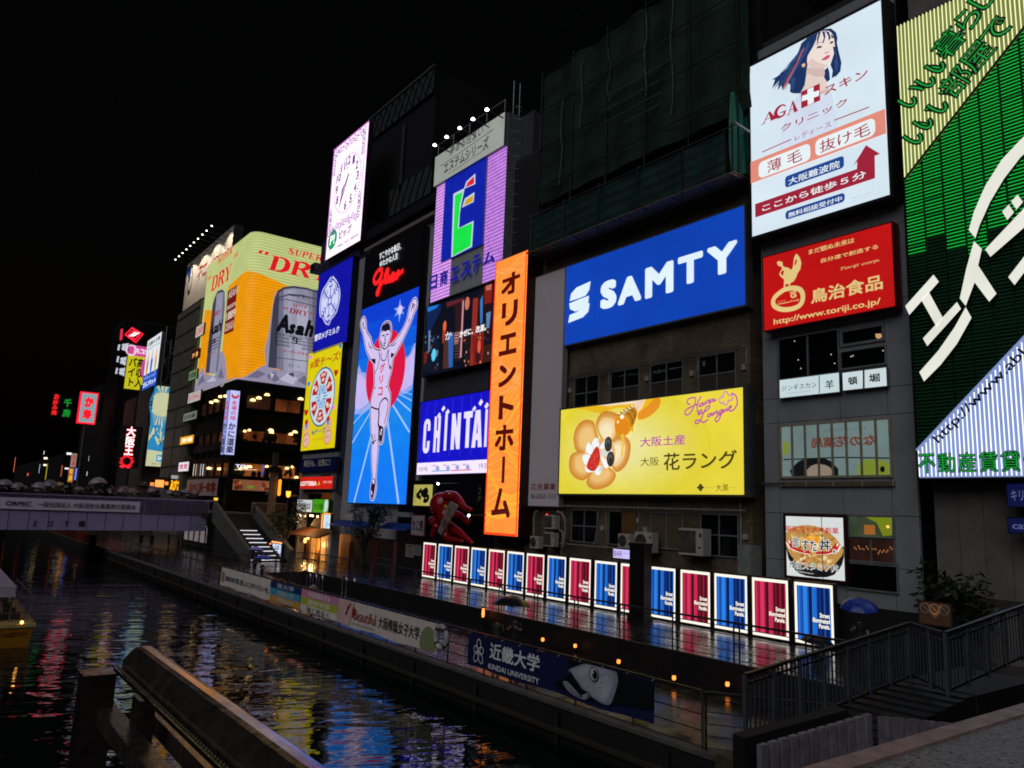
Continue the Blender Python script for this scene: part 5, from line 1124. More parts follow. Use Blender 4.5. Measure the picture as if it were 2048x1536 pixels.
LT = F2.art('lettering')
def serif_word(bd, mb, word, P0, P1, mat, sl=.22):
    """bold slanted serif capitals in the box P0 (bottom left) to P1 (top right), px"""
    (x0, y0), (x1, y1) = bd.ab(*P0), bd.ab(*P1); n = len(word); cw = (x1-x0)/n; H = y1-y0
    for i, ch in enumerate(word):
        ox = x0+i*cw; W = cw*.92
        T = lambda pts: [(ox+u*W+v*H*sl-sl*H*.5, y0+v*H) for u, v in pts]
        pol = lambda *qs: [bd.poly(mb, T(q), mat, ab=True) for q in qs]
        ser = lambda u0, u1, v: pol([(u0, v), (u1, v), (u1, v+.06), (u0, v+.06)])
        stem = lambda u, wd=.26: pol([(u, 0), (u+wd, 0), (u+wd, 1), (u, 1)])
        rb = lambda pts, ws, k=3: bd.line(mb, T(pts), [w_*W for w_ in ws], mat, k, ab=True)
        if ch == 'D': stem(.1); ser(0, .5, 0); ser(0, .5, .94); rb([(.4, .97), (.65, .93), (.85, .72), (.88, .5), (.85, .28), (.65, .07), (.4, .03)], [.08, .12, .26, .3, .26, .12, .08])
        if ch in 'RP':
            stem(.1); ser(0, .5, 0); ser(0, .5, .94); rb([(.35, .97), (.65, .95), (.83, .76), (.65, .54), (.35, .5)], [.08, .14, .28, .14, .08])
            if ch == 'R': pol([(.45, .52), (.7, .52), (1.05, .06), (1.1, 0), (.8, 0)])
        if ch == 'Y': pol([(.02, 1), (.3, 1), (.62, .45), (.42, .42)], [(.8, 1), (.9, 1), (.64, .45), (.55, .45)], [(.4, 0), (.66, 0), (.66, .48), (.4, .48)]); ser(-.05, .4, .94); ser(.68, 1.05, .94); ser(.28, .78, 0)
        if ch == 'S': rb([(.82, .72), (.78, .9), (.5, .98), (.22, .86), (.25, .65), (.6, .45), (.8, .26), (.6, .04), (.35, .02), (.15, .12), (.12, .3)], [.05, .1, .1, .2, .24, .28, .24, .14, .08, .1, .05])
        if ch == 'U': rb([(.22, .97), (.22, .4), (.3, .1), (.5, .03), (.72, .12), (.8, .4), (.8, .97)], [.26, .26, .22, .12, .1, .1, .1], 2); ser(.02, .44, .94); ser(.62, .98, .94)
        if ch == 'E': stem(.1); pol([(0, 0), (.85, 0), (.88, .25), (.82, .25), (.7, .07), (0, .07)], [(0, .93), (.7, .93), (.8, .76), (.86, .76), (.84, 1), (0, 1)], [(.3, .46), (.66, .46), (.66, .54), (.3, .54)])
        if ch == '“': [rb([(.3+k, .95), (.12+k, .8), (.15+k, .6)], [.05, .2, .3]) for k in (0, .45)]
        if ch == '”': [rb([(.3+k, .9), (.35+k, .75), (.15+k, .55)], [.3, .2, .05]) for k in (0, .45)]
red2 = E('#d01624', 1.1, vs=1.6)
F2.k = .12
def slantword(word, P0, P1, ht):   # words climb with the perspective on the west face: they are level in the place
    serif_word(F2, LT, word, P0, P1, red_)
# level words: box from true coordinates
def f2box(xl, yb, xr_, yt): return (xl, yb), (xr_, yt)
aL, bT = F2.ab(865, 275); aR = F2.ab(1115, 340)[0]; bB = F2.ab(855, 318)[1]
Fp = lambda bd: None
class _AB:
    def __init__(s, bd): s.bd = bd
    def ab(s, a, b): return (a, b)
    def poly(s, *a, **k): return s.bd.poly(*a, **k)
    def line(s, *a, **k): return s.bd.line(*a, **k)
A2, A1 = _AB(F2), _AB(F1)
serif_word(A2, LT, 'SUPER', (aL, bB), (aR, bT), red_)
aL = F2.ab(735, 320)[0]; serif_word(A2, LT, 'DRY', (aL, F2.ab(735, 440)[1]), (aL+9.3, F2.ab(740, 330)[1]), red_)
serif_word(A2, LT, '“', (F2.ab(640, 330)[0], F2.ab(640, 358)[1]), (F2.ab(750, 330)[0], F2.ab(640, 300)[1]+.25), red_)
aL = F2.ab(895, 700)[0]; aR = F2.ab(1000, 700)[0]; serif_word(A2, LT, 'SUPER', (aL, F2.ab(895, 705)[1]), (aR, F2.ab(895, 683)[1]), rdd)
aL = F2.ab(825, 720)[0]; serif_word(A2, LT, '“DRY”', (aL, F2.ab(850, 750)[1]), (F2.ab(1055, 760)[0], F2.ab(850, 712)[1]), rdd)
aL = F2.ab(770, 880)[0]; zb_, zt_ = F2.ab(770, 890)[1], F2.ab(800, 770)[1]
w4 = (F2.ab(1052, 900)[0]-aL)
for t, u0_, u1_, hh in (('A', 0, .33, 1.12), ('s', .31, .5, .62), ('a', .49, .73, .62), ('h', .73, .98, 1.05), ('i', 1.0, 1.1, .95)):
    vs, fs = glyphs(t, .06, .25); F2.text(LT, t, (aL+u0_*w4, zb_), (aL+u1_*w4, zb_+(zt_-zb_)*hh), kk, .06, .25, ab=True)
for i in range(4):
    y = 905+i*26
    za = F2.ab(765, y)[1]; x0_, x1_ = F2.ab(765, y)[0], F2.ab(1060, y)[0]
    if i == 0: F2.text(LT, 'SUPER DRY IS BREWED WITH PRECISION', (x0_, za-.18), (x1_, za+.22), kk, .01, ab=True)
    else:
        F2.text(LT, 'QUALITY STANDARDS', (x0_, za-.16), (x0_+(x1_-x0_)*.36, za+.2), kk, .02, ab=True); F2.text(LT, 'UNDER THE SUPERV', (x0_+(x1_-x0_)*.66, za-.16), (x1_, za+.2), kk, .02, ab=True)
F2.text(LT, '生', (F2.ab(880, 980)[0], F2.ab(880, 975)[1]), (F2.ab(960, 980)[0], F2.ab(890, 925)[1]), kk, .03, ab=True)
F2.text(LT, 'スーパードライ', (F2.ab(822, 1030)[0], F2.ab(822, 1042)[1]), (F2.ab(1003, 1040)[0], F2.ab(830, 1018)[1]), rdd, .03, ab=True); F2.text(LT, '生ビール', (F2.ab(862, 1140)[0], F2.ab(862, 1148)[1]), (F2.ab(945, 1150)[0], F2.ab(865, 1120)[1]), kk, 0, ab=True); F2.text(LT, 'ASAHI 辛口', (F2.ab(862, 620)[0], F2.ab(862, 628)[1]), (F2.ab(1010, 650)[0], F2.ab(862, 608)[1]), kk, .02, ab=True)
# canal face
Q = F1.art('can_picture'); L1 = F1.art('lettering')
F1.poly(Q, [(258, 730), (320, 735), (300, 1200), (230, 1240), (200, 1215)], amb)
F1.poly(Q, [(-(yfar-.02), zbot+.02), (-(KY+rc), zbot+.02), (-(KY+rc), zbot+.12), (-(yfar-.02), zbot+1.5)], ice, ab=True)
F1.poly(Q, [(184, 1320), (200, 1230), (240, 1150), (262, 1200), (330, 1215), (370, 1040), (390, 1030), (410, 1100), (418, 1236), (300, 1272)], ice)
F1.poly(Q, [(315, 690), (330, 640), (350, 595), (385, 580), (403, 600), (405, 700), (385, 900), (350, 1180), (320, 1200), (262, 1190), (285, 960)], sv)
F1.poly(Q, [(315, 690), (330, 640), (345, 605), (335, 720), (290, 1190), (262, 1190), (285, 960)], dkl); F1.poly(Q, [(403, 600), (405, 700), (385, 900), (350, 1180), (335, 1185), (375, 850), (390, 620)], sv3); F1.poly(Q, [(330, 640), (350, 595), (385, 580), (403, 600), (403, 615), (385, 597), (352, 612)], dkl)
for k in range(40):
    x, y = ri.uniform(195, 405), ri.uniform(1150, 1300)
    if y > 1130+abs(x-390)*.1+(60 if x < 380 else 0): s_ = ri.uniform(6, 16); F1.poly(Q, [(x+s_*ri.uniform(-1, 1), y+s_*1.2*ri.uniform(-1, 1)) for _ in range(3)], E(ri.choice(['#9a94ae', '#7a7690', '#b0acc4', '#5c5872', '#86829a'])))
for q, m in (([(200, 1290), (240, 1200), (260, 1250)], ic2), ([(270, 1260), (320, 1215), (340, 1250)], ic3), ([(350, 1230), (380, 1150), (400, 1230)], ic2)): F1.poly(Q, q, m)
def f1s(word, xl, yb, xr_, yt, m): serif_word(A1, L1, word, (F1.ab(xl, yb)[0], F1.ab(xl, yb)[1]), (F1.ab(xr_, yb)[0], F1.ab(xl, yt)[1]), m, .15)
f1s('SUPER', 352, 400, 450, 352, red_); f1s('DRY', 305, 600, 440, 505, red_); f1s('“', 280, 545, 312, 500, red_); f1s('”', 462, 395, 500, 335, red_); f1s('DRY', 318, 790, 375, 762, rdd)
F1.text(L1, 'Asahi', (F1.ab(292, 930)[0], F1.ab(292, 930)[1]), (F1.ab(388, 870)[0], F1.ab(292, 850)[1]), kk, .05, .25, ab=True)
for i in range(4): z = F1.ab(285, 970+i*22)[1]; F1.line(L1, [(F1.ab(285, 970)[0], z), (F1.ab(365, 960)[0], z)], .12, kk, ab=True)
F1.text(L1, '生', (F1.ab(312, 1000)[0], F1.ab(312, 985)[1]), (F1.ab(340, 1000)[0], F1.ab(312, 950)[1]), kk, .04, ab=True); F1.text(L1, 'スーパードライ', (F1.ab(290, 1060)[0], F1.ab(290, 1072)[1]), (F1.ab(340, 1040)[0], F1.ab(290, 1052)[1]), rdd, .02, ab=True)
pl = [F1.ab(430, 595), F1.ab(500, 548), F1.ab(472, 885), F1.ab(402, 915)]
F1.poly(Q, pl, E('#6a1410'), ab=True); a0, a1 = F1.ab(418, 750)[0], F1.ab(488, 750)[0]; b1, b0 = F1.ab(465, 570)[1], F1.ab(437, 900)[1]
for i, t in enumerate(('ASAHI', 'BEER', '1889', 'OSAKA')):
    v = b1-(b1-b0)*(i+.85)/4.1; F1.text(Q, t, (a0+.25, v), (a1-.2, v+(b1-b0)/4.1*(.75 if i != 1 else .35)), E('#c8a898' if i != 2 else '#d8c0b0'), .03, ab=True)
for bd in (F1, F2):
    for n_, m_ in bd.arts.items(): m_.build(n_, root)
# ---- crab restaurant blade sign and the posters beneath
cr(340, 740, 3.84)
s = sign('blade_sign', 'tall white violet lit blade sign with a small crab emblem and vertical characters', 'blade sign', 'Y', 102.2, [(465, 158), (540, 160), (490, 650), (415, 650)], E('#b9c0f6', 1.05, True), 1.4, D('#2a2c3c', .5, .4), .04)
a0, a1, b0, b1 = s.r
L = s.art('lettering'); rd = E('#c83a50'); nv = E('#10142e')
s.vtext(L, '本場の味', s.fr(.22, .53), s.fr(.82, .85), rd, .02, ab=True); s.vtext(L, 'かに道楽', s.fr(.12, .02), s.fr(.9, .5), nv, .03, ab=True)
em = s.art('emblem'); c = s.fr(.52, .92); s.disc(em, c, .5, .42, rd, 18, ab=True); s.disc(em, (c[0], c[1]+.22), .34, .28, E('#b9c0f6', 1.05), 14, ab=True)
sd = MB(); X0 = s.p3(a0, b0, 0).x-.05
sb = Bd('X', X0); sb.k = .01
sd.face([(X0-.01, 102.25, b0), (X0-.01, 103.55, b0), (X0-.01, 103.55, b1), (X0-.01, 102.25, b1)], E('#9aa4ea', .9, True))
sb.vtext(sd, '本場の味', (-103.5, b0+(b1-b0)*.53), (-102.3, b0+(b1-b0)*.85), rd, .02, ab=True); sb.vtext(sd, 'かに道楽', (-103.55, b0+(b1-b0)*.02), (-102.25, b0+(b1-b0)*.5), nv, .03, ab=True); sd.build('side_panel', s.root)
s.done()
s = sign('menu_banner', 'long dim poster with red crab and red characters on the canal side below the windows', 'poster', 'X', 31.5, [(130, 845), (372, 830), (362, 948), (125, 978)], D('#b8a0a0', .6, 0, .08), .1, D('#3a2a2a', .6), .05)
cR = D('#8a1616', .5); L = s.art('picture'); s.text(L, '金かに鍋一番', s.fr(.08, .2), s.fr(.78, .8), cR, .05, ab=True)
c = s.fr(.87, .5); s.disc(L, c, 1.0, .75, cR, 16, ab=True)
for k in range(8): t = R_(20+k*46); s.line(L, [c, (c[0]+1.7*math.cos(t), c[1]+1.2*math.sin(t))], .22, cR, ab=True)
s.done()
s = sign('menu_poster', 'long cream lit poster with crab dishes on the street side below the windows', 'poster', 'Y', 103.8, [(484, 842), (800, 852), (792, 932), (480, 922)], E('#8a5a3c', .75, True, .15, .8), .1, D('#2a1a14', .6), .05)
L = s.art('picture')
for u, w__ in ((.12, 1.3), (.8, 1.3)):
    for k in range(14): c = s.fr(u+rnd.uniform(-.08, .08), .5+rnd.uniform(-.3, .3)); s.disc(L, c, .3, .25, E(rnd.choice(['#5a2418', '#7a3420', '#3a1a12', '#9a5a30'])), 8, ab=True)
s.text(L, 'かに料理', s.fr(.42, .6), s.fr(.62, .9), E('#9a2418'), .02, ab=True); s.disc(L, s.fr(.42, .35), .5, .25, E('#6a7a2a'), 12, ab=True); s.done()
# ================================================================ FAR SIDE: crab restaurant, far buildings and signs
cr(340, 740, 3.84)
blk = D('#15120f', .5, 0, .3, 1.0)
b = thing('restaurant_building', 'dark multi storey restaurant with warm lit window bands under the beer billboard', 'building', (KX+4, KY+5, ZD))
m = MB(); m.box(KX+.6, 47, KY+.6, yfar, ZD, zbot+.4, blk); m.build('wall', b)
m = MB(); fl = [-.8, 2.6, 5.9, 9.3, 12.9, zbot-.9]
Z_ = [F2.ab(560, y)[1] for y in (1000, 832, 690, 555, 425, 265, 150)]
slab = D('#0e0c0b', .5)
for z, h in ((Z_[2], .9), (Z_[3]-.3, 1.2), (F2.ab(530, 400)[1], 2.0), (F2.ab(540, 130)[1]-.2, 1.6), (Z_[1]+.2, .3)):
    m.box(KX+.05, 47, KY+.05, yfar, z-h/2, z+h/2, slab)
for x in (KX+.1, 36.5, 40.8, 45.2): m.box(x, x+.35, KY+.02, KY+.5, ZD, zbot-.003, slab)
for k in range(6): y = KY+.6+k*3.4; m.box(KX+.02, KX+.5, y, y+.25, ZD, zbot-.003, slab)
m.build('floor_band', b)
warm = [E('#2c160c', .8, True, .7, .6), E('#6a3414', .6, True, .8, .5), E('#8a4a1c', .8, True, .7, .45)]
rows = [((530, 285), (1040, 160)), ((515, 555), (1010, 435)), ((490, 815), (1000, 705))]
for i, (p, q) in enumerate(rows):
    z0 = F2.ab(*p)[1]; z1 = F2.ab(p[0]+5, q[1])[1]
    for k, (xa, xb) in enumerate(((KX+1.4, 36.4), (36.95, 40.7), (41.25, 45.1))): window(b, KY+.3, xa, xb, z0, z1, cols=2, bar=.07, ax='Y', gl=warm[i if k != 1 or i else 1], fr=slab)
    for k in range(5): window(b, KX+.3, KY+1.0+k*3.4, KY+3.8+k*3.4, z0, z1, cols=1, bar=.07, gl=warm[0 if k > 1 else min(i, 1)], fr=slab)
m = MB(); lp = E('#ffcf88', 3.0, True)
for x, y, r in ((637, 228, .5), (683, 212, .5), (746, 188, .5), (1003, 220, .55), (775, 460, .5), (780, 476, .45), (610, 458, .3), (575, 466, .3), (928, 490, .4), (960, 474, .5), (540, 755, .3), (575, 745, .3), (615, 740, .4), (745, 738, .35), (898, 752, .35), (935, 742, .35), (970, 822, .4)):
    p = FY(x, y, KY-.02); m.lathe([(.02, r*.35), (r*.5, r*.2), (r*.75, -.05), (r*.7, -.18), (.02, -.16)], lp, p, 10)
for x, y in ((320, 248), (355, 236), (390, 205), (430, 200), (382, 760), (300, 755)): p = FX(x, y, KX-.02); m.lathe([(.02, .2), (.35, .1), (.3, -.15), (.02, -.16)], lp, p, 8)
m.build('pendant_lamp', b)
m = MB()
for i in range(40):
    x, y = rnd.uniform(530, 1000), rnd.choice([rnd.uniform(500, 550), rnd.uniform(780, 812)]); p = FY(x, y, KY+.24); m.ball(p, rnd.uniform(.2, .4), D('#1a100a', .7), 6, (1, .1, 1.2))
m.build('diner_silhouette', b)
P = MB(); bd = Bd('Y', KY+.2); bd.k = .02
bd.text(P, 'TOJ', (500, 756), (600, 730), E('#dfe4ff', 1.3), .03); bd.line(P, [(495, 765), (670, 766)], .08, E('#e8c8a0', 1.2)); bd.vtext(P, '蟹道楽', (695, 810), (730, 715), E('#5a66c0', .9)); P.build('window_sign', b)
m = MB(); bd = Bd('X', KX-.1)
for i, h in enumerate(('#e8d8b0', '#b8b8b8', '#5a2a20', '#c8c8cc', '#e8e8ec')): p = (175+i*18, 812); bd.rect(m, p, (175+i*18+15, 722), E(h, .9))
m.build('lit_shutter', b)
# ---- brown roof sign with row of arm lamps (behind the beer screen)
cr(340, 420, 3.656)
s = sign('roof_sign', 'beige floodlit roof sign with ring emblem and red characters left of the beer billboard', 'roof sign', 'X', 34.0, [(125, 400), (455, 130), (440, 530), (100, 722)], D('#b4a898', .6, 0, .08, .4), 1.5, D('#4a4a4c', .6), .1)
L = s.art('lettering'); rd = D('#8a2416', .55, 0, .1); s.text(L, '不二', (195, 530), (275, 372), rd, .05); s.text(L, 'latex', (295, 390), (385, 300), rd, .02); s.text(L, '一', (388, 280), (420, 250), rd, .05); s.text(L, '富士ゴム', (188, 620), (258, 570), D('#4a443c', .6))
em = s.art('emblem'); s.poly(em, [(125, 430), (165, 402), (140, 540)], D('#1c3a8a', .5)); c = s.ab(150, 505); s.disc(em, c, 1.5, 3.2, D('#2a2a2c', .5), 28, ab=True, ri=.75)
s.done(); a0, a1, b0, b1 = s.r
pts = [(40, 362), (66, 338), (92, 314), (120, 288), (148, 262), (175, 235), (205, 207), (237, 180), (268, 150), (305, 117)]
lamp0 = None
def arm_lamp(loc, ln_, label, group, first, mat):
    if first is None:
        t = thing('arm_lamp', label, 'spotlight', loc, group)
        m = MB(); m.tube([Vector(loc), Vector(loc)+Vector((ln_, 0, -.2))], .05, D('#3a3a3c', .5, .5), 5); m.build('arm', t)
        m = MB(); m.lathe([(.02, .1), (.12, .02), (.15, -.07), (.02, -.05)], mat, loc, 10); m.build('lamp_head', t); return t
    return dup(first, loc, 0, label, group)
ends = [FX(*p, 30.8) for p in pts]; zl = sum(p.z for p in ends)/len(ends)
for i, p in enumerate(ends):
    pl = 'farthest to nearest'
    t = arm_lamp((30.8, p.y, zl), 3.2, 'white spotlight on a long arm above the beige roof sign', 'spotlights over the beige roof sign', lamp0, E('#fff0d8', 5.0, True)); lamp0 = lamp0 or t
    t['label'] = 'white spotlight on a long arm above the beige roof sign'
for i in range(0, 10, 3):
    l = bpy.data.lights.new('roof_lamp_beam', 'SPOT'); l.energy = 1500; l.spot_size = R_(120); l.color = (1, .9, .75); l.shadow_soft_size = .2
    o = bpy.data.objects.new('roof_lamp_beam', l); col.objects.link(o); o.location = (30.7, ends[i].y, zl-.25); o.rotation_euler = Vector((.55, 0, -1)).to_track_quat('-Z', 'Y').to_euler()
# lamps over the white tower header
cr(640, 100, 3.839); lamp0 = None
ends = [FX(x, y, 28.0) for x, y in ((880, 743), (972, 675), (1073, 597), (1175, 519), (1283, 434))]; zl = sum(p.z for p in ends)/5
for i, p in enumerate(ends):
    t = arm_lamp((28.0, p.y, zl), 1.9, 'small bright spotlight on an arm above the white tower header', 'spotlights over the tower header', lamp0, E('#f4f4ff', 8.0, True)); lamp0 = lamp0 or t
m = MB(); p, q = FX(915, 800, 29.3), FX(1430, 430, 29.3); 
for k in range(5): y = p.y+(q.y-p.y)*k/4; m.tube([(29.2, y, p.z), (29.2, y, p.z+.8)], .03, alu, 5)
m.tube([(29.2, p.y, p.z+.8), (29.2, q.y, p.z+.8)], .035, alu, 5); tag(m.build('roof_railing', None, origin=(29.2, p.y, p.z)), 'thin metal railing on top of the violet tower sign', 'railing')
# camera box beside the clock
cr(340, 420, 3.656); p = FX(1075, 430, 28.8)
t = thing('projector_lamp', 'black boxed floodlight on a bracket under the clock sign', 'floodlight', p); m = MB(); m.box(p.x-.5, p.x+.5, p.y-.6, p.y+.6, p.z-.45, p.z+.45, D('#141416', .5)); m.build('housing', t)
m = MB(); m.tube([p, p+Vector((1.6, -2.5, 1.2))], .08, D('#2a2a2c', .5, .5)); m.build('bracket', t)
# ---- canal side building left of the beer screen with small signs on its edge
b = building('annex_building', 'greenish grey annex building with a column of small signs left of the beer billboard', 31.2, 44, yfar+.1, 141, ZD, (cr(340, 420, 3.656), FX(110, 725, 31.2).z-.4)[1], D('#6a675a', .6, 0, .2, .6))
m = MB()
for k in range(10): z = 2+k*3.2; m.box(31.05, 31.198, yfar+.4, 140.5, z, z+.25, D('#4a4840', .6))
for y in (yfar+.6, 128, 134): m.box(31.0, 31.198, y, y+.2, 1, 30, D('#7a7a6a', .5, .3))
m.build('string_course', b)
cr(340, 420, 3.656)
def far_sign(nm, lb, X, c4, h, t, th, vert=False, st=.9, bold=.02, group=None):
    s = sign(nm, lb, 'shop sign', X[0], X[1], c4, E(h, st, True) if st else D(h), .25, D('#2a2a2a', .6), .03)
    if t:
        if vert: s.vtext(s.art('lettering'), t, s.fr(.1, .05), s.fr(.9, .95), th, bold, ab=True)
        else: s.text(s.art('lettering'), t, s.fr(.1, .2), s.fr(.9, .8), th, bold, ab=True)
    s.done(); return s
rd_, or_ = E('#c83020', 1.0), E('#f0a020', 1.0)
far_sign('small_sign', 'small white sign with red letters, uppermost on the annex building', ('X', 30.9), [(195, 850), (250, 830), (242, 910), (185, 935)], '#c8b8b0', 'CAFE', rd_)
far_sign('small_sign', 'small red lit sign marked with a floor number on the annex building', ('X', 30.9), [(160, 1040), (215, 1010), (210, 1080), (155, 1100)], '#3a0e0a', '7F 食', E('#f0b060', 1.2))
far_sign('small_sign', 'pale green sign with dark letters on the annex building', ('X', 30.9), [(142, 1185), (200, 1160), (195, 1230), (135, 1250)], '#6a8a60', '居酒屋', K_)
far_sign('small_sign', 'narrow red and white sign with dark letters on the annex building', ('X', 30.9), [(135, 1345), (228, 1312), (222, 1385), (130, 1420)], '#b8b0b0', 'Bンちゃん', rd_)
cr(340, 740, 3.84)
far_sign('small_sign', 'dim white sign board with grey letters on the annex building', ('X', 30.9), [(105, 345), (208, 305), (205, 365), (100, 405)], '#8a9484', '白木屋', K_, st=.6)
far_sign('small_sign', 'orange and violet lit sign on the annex building', ('X', 30.9), [(80, 520), (185, 495), (180, 555), (75, 580)], '#f0a818', '酒場', E('#fff0d0', 1.2))
far_sign('small_sign', 'small bright white sign with red mark low on the annex building', ('X', 30.9), [(70, 715), (150, 700), (140, 770), (62, 785)], '#f0e8f0', '笑笑', E('#c02050', 1))
# ---- shutter poster sign on a grey building
cr(0, 400, 2.56)
b = building('sign_building', 'grey narrow building with the tall pale sunburst sign', 30, 42.5, 150, 160, ZD, 21, D('#4a463e', .6, 0, .2))
s = sign('sunburst_billboard', 'tall pale yellow lit billboard with sun rays and brushed blue writing', 'billboard', 'Y', 149, [(794, 952), (930, 962), (884, 1368), (742, 1362)], E('#ccd0a4', .9, True, .06, .3), .5, D('#4a4a44', .5), .1)
a0, a1, b0, b1 = s.r; bb = E('#2a8ac0', .9); P, L = s.art('picture'), s.art('lettering'); c = s.fr(.36, .77)
for k in range(40): t = R_(9*k); s.line(P, [(c[0]+2.2*math.cos(t), c[1]+2.2*math.sin(t)), (max(a0+.1, min(a1-2.2, c[0]+5*math.cos(t))), max(b0, min(b1-.1, c[1]+6*math.sin(t))))], .2, bb, ab=True) if math.cos(t) < .5 else None
s.poly(P, [s.fr(*p) for p in ((0, .2), (1, .17), (1, .42), (.8, .36), (.72, .3), (.6, .36), (.35, .26), (.15, .4), (0, .3))], bb, ab=True)
s.vtext(L, 'シャッター', s.fr(.55, .5), s.fr(.98, .98), bb, .03, ab=True); s.text(L, '文化', s.fr(.1, .33), s.fr(.72, .55), bb, .05, ab=True); s.text(L, 'は', s.fr(.82, .4), s.fr(.97, .48), K_, 0, ab=True); s.text(L, 'や', s.fr(.35, .26), s.fr(.6, .34), K_, 0, ab=True)
s.rect(L, s.fr(.36, .06), s.fr(.62, .145), E('#2a96cc', .95), ab=True); s.text(L, 'BX', s.fr(.41, .08), s.fr(.57, .125), E('#e8f0e8', 1), .03, ab=True); s.text(L, '文化シヤッター', s.fr(.2, .02), s.fr(.85, .045), K_, 0, ab=True); s.done()
# ---- two roof hoardings on a truss
s = sign('golf_billboard', 'white and blue lit billboard with small figures on a rooftop truss', 'billboard', 'X', 30, [(757, 720), (828, 678), (800, 945), (727, 975)], E('#dfe8ee', 1.0, True), .6, D('#3a3c40', .5, .4), .1)
L, P = s.art('lettering'), s.art('picture'); s.rect(P, s.fr(0, 0), s.fr(1, .3), E('#1450c0', 1), ab=True); s.text(L, 'ガルフネット', s.fr(.05, .04), s.fr(.95, .15), E('#f4f8ff', 1.1), .03, ab=True); s.text(L, 'ITソリューション', s.fr(.1, .19), s.fr(.9, .25), E('#f4f8ff', 1), 0, ab=True); s.text(L, '店舗の王様', s.fr(.08, .86), s.fr(.92, .95), K_, .02, ab=True); s.text(L, '飲食店IT化支援', s.fr(.08, .78), s.fr(.92, .83), E('#3a4a60', 1), 0, ab=True)
for u, h in ((.2, '#e08a5a'), (.5, '#3a7ad0'), (.8, '#e0b060')): s.disc(P, s.fr(u, .5), .9, 2.4, E(h, .9), 16, ab=True); s.disc(P, s.fr(u, .64), .7, .9, E('#eac8a8', .95), 14, ab=True)
s.done(); a0, a1, b0, b1 = s.r
m = MB(); ir = D('#5a5c5c', .5, .5); yb_ = -a1
for x in (30.7, 34.2):
    for y in (yb_-.3, -a0): m.tube([(x, y, b0-.5), (x, y, b1+1)], .12, ir, 5)
for k in range(int((b1-b0)/4.2)):
    z = b0+k*4.2
    for y in (yb_-.3,): m.tube([(30.7, y, z), (34.2, y, z+4.2)], .08, ir, 4); m.tube([(34.2, y, z), (30.7, y, z+4.2)], .08, ir, 4); m.tube([(30.7, y, z), (34.2, y, z)], .08, ir, 4)
    m.tube([(34.2, yb_, z), (34.2, -a0, z+4.2)], .08, ir, 4)
tag(m.build('billboard_truss', None, origin=(32, yb_, b0-6)), 'braced steel truss holding the white and blue rooftop billboard', 'truss')
s = sign('job_billboard', 'yellow and pink lit billboard with big black characters on a far roof', 'billboard', 'Y', 178, [(660, 752), (760, 742), (735, 968), (633, 972)], E('#c8c01c', .95, True), .6, D('#3a3c40', .5, .4), .1)
L, P = s.art('lettering'), s.art('picture'); s.rect(P, s.fr(0, .76), s.fr(1, 1), E('#d0489a', .95), ab=True); s.text(L, 'いちごなび', s.fr(.28, .82), s.fr(1.0, .95), E('#fff0f8', 1.1), .03, ab=True); s.disc(P, s.fr(.14, .88), 1.1, 1.3, E('#f0c8dc', 1), 16, ab=True, ri=.7)
s.text(L, '高収', s.fr(.55, .36), s.fr(.95, .66), K_, .03, ab=True) if 0 else s.vtext(L, '高収入', s.fr(.5, .05), s.fr(.9, .72), K_, .03, ab=True); s.vtext(L, 'バイト', s.fr(.08, .05), s.fr(.5, .72), K_, .03, ab=True); s.disc(P, s.fr(.97, .5), .9, 2.2, E('#d0489a', .9), 16, ab=True); s.done()
# tall black sign tower with diamond neon
b = building('far_tower', 'far black tower with a red neon diamond and white blossoms on its face', 31, 44, 190, 205, ZD, 40, D('#0c0c12', .5))
P = MB(); bd = Bd('Y', 189.9); rn_ = E('#f02038', 1.4); wn = E('#c8ccd8', .9)
c = bd.ab(686, 692)
for k in range(2): h = (1.9, 1.2)[k]; bd.line(P, [(c[0]-h*.95, c[1]-h*.1), (c[0]-h*.3, c[1]+h*.85), (c[0]+h*.95, c[1]+h*.3), (c[0]+h*.3, c[1]-h*.85)], .42, rn_, ab=True, closed=True)
for k in range(3): bd.line(P, [(c[0]-1.0+k*.45, c[1]-.5+k*.1), (c[0]+.2+k*.45, c[1]+.8)], .25, E('#ffd0d0', 1.5), ab=True)
for x, y in ((648, 755), (640, 825), (635, 880)): c = bd.ab(x, y); [bd.disc(P, (c[0]+.6*math.cos(R_(72*k)), c[1]+.6*math.sin(R_(72*k))), .55, .45, wn, 10, ab=True) for k in range(5)]
bd.poly(P, [(612, 720), (617, 662), (630, 658), (626, 715)], E('#d03048', 1.1))
for x, y in ((605, 770), (600, 830), (594, 890)): bd.line(P, [(x, y), (x+6, y-30)], .4, wn)
P.build('neon_emblem', b)
# ---- osaka ohsho vertical neon on its building
b = building('noodle_building', 'dark building with the vertical red neon characters beside the bridge', 30.6, 42, 165, 176, ZD, 19.5, D('#28241f', .6))
t = thing('neon_sign', 'vertical red and white neon characters over a red neon ring', 'neon sign', FX(665, 1360, 30)); m = MB(); cr(40, 780, 6.677); bd = Bd('Y', 148)
for ch, p, q in (('大', (1415, 610), (1555, 495)), ('阪', (1405, 735), (1540, 625)), ('王', (1385, 865), (1520, 750))): bd.text(m, ch, p, q, E('#e01428', 1.6), .1); bd.text(m, ch, p, q, E('#ffe8ec', 1.6), .02)
m.build('characters', t); m = MB(); c = bd.ab(1425, 950)
for k in range(3): pts = [(c[0]+(.75+.13*k)*math.cos(a)*(1+.16*math.sin(9*a+k)), c[1]+(.75+.13*k)*math.sin(a)*(1+.16*math.sin(9*a+k))) for a in [i*2*math.pi/40 for i in range(40)]]; bd.line(m, pts, .09, E('#ff2030', 1.4), ab=True, closed=True)
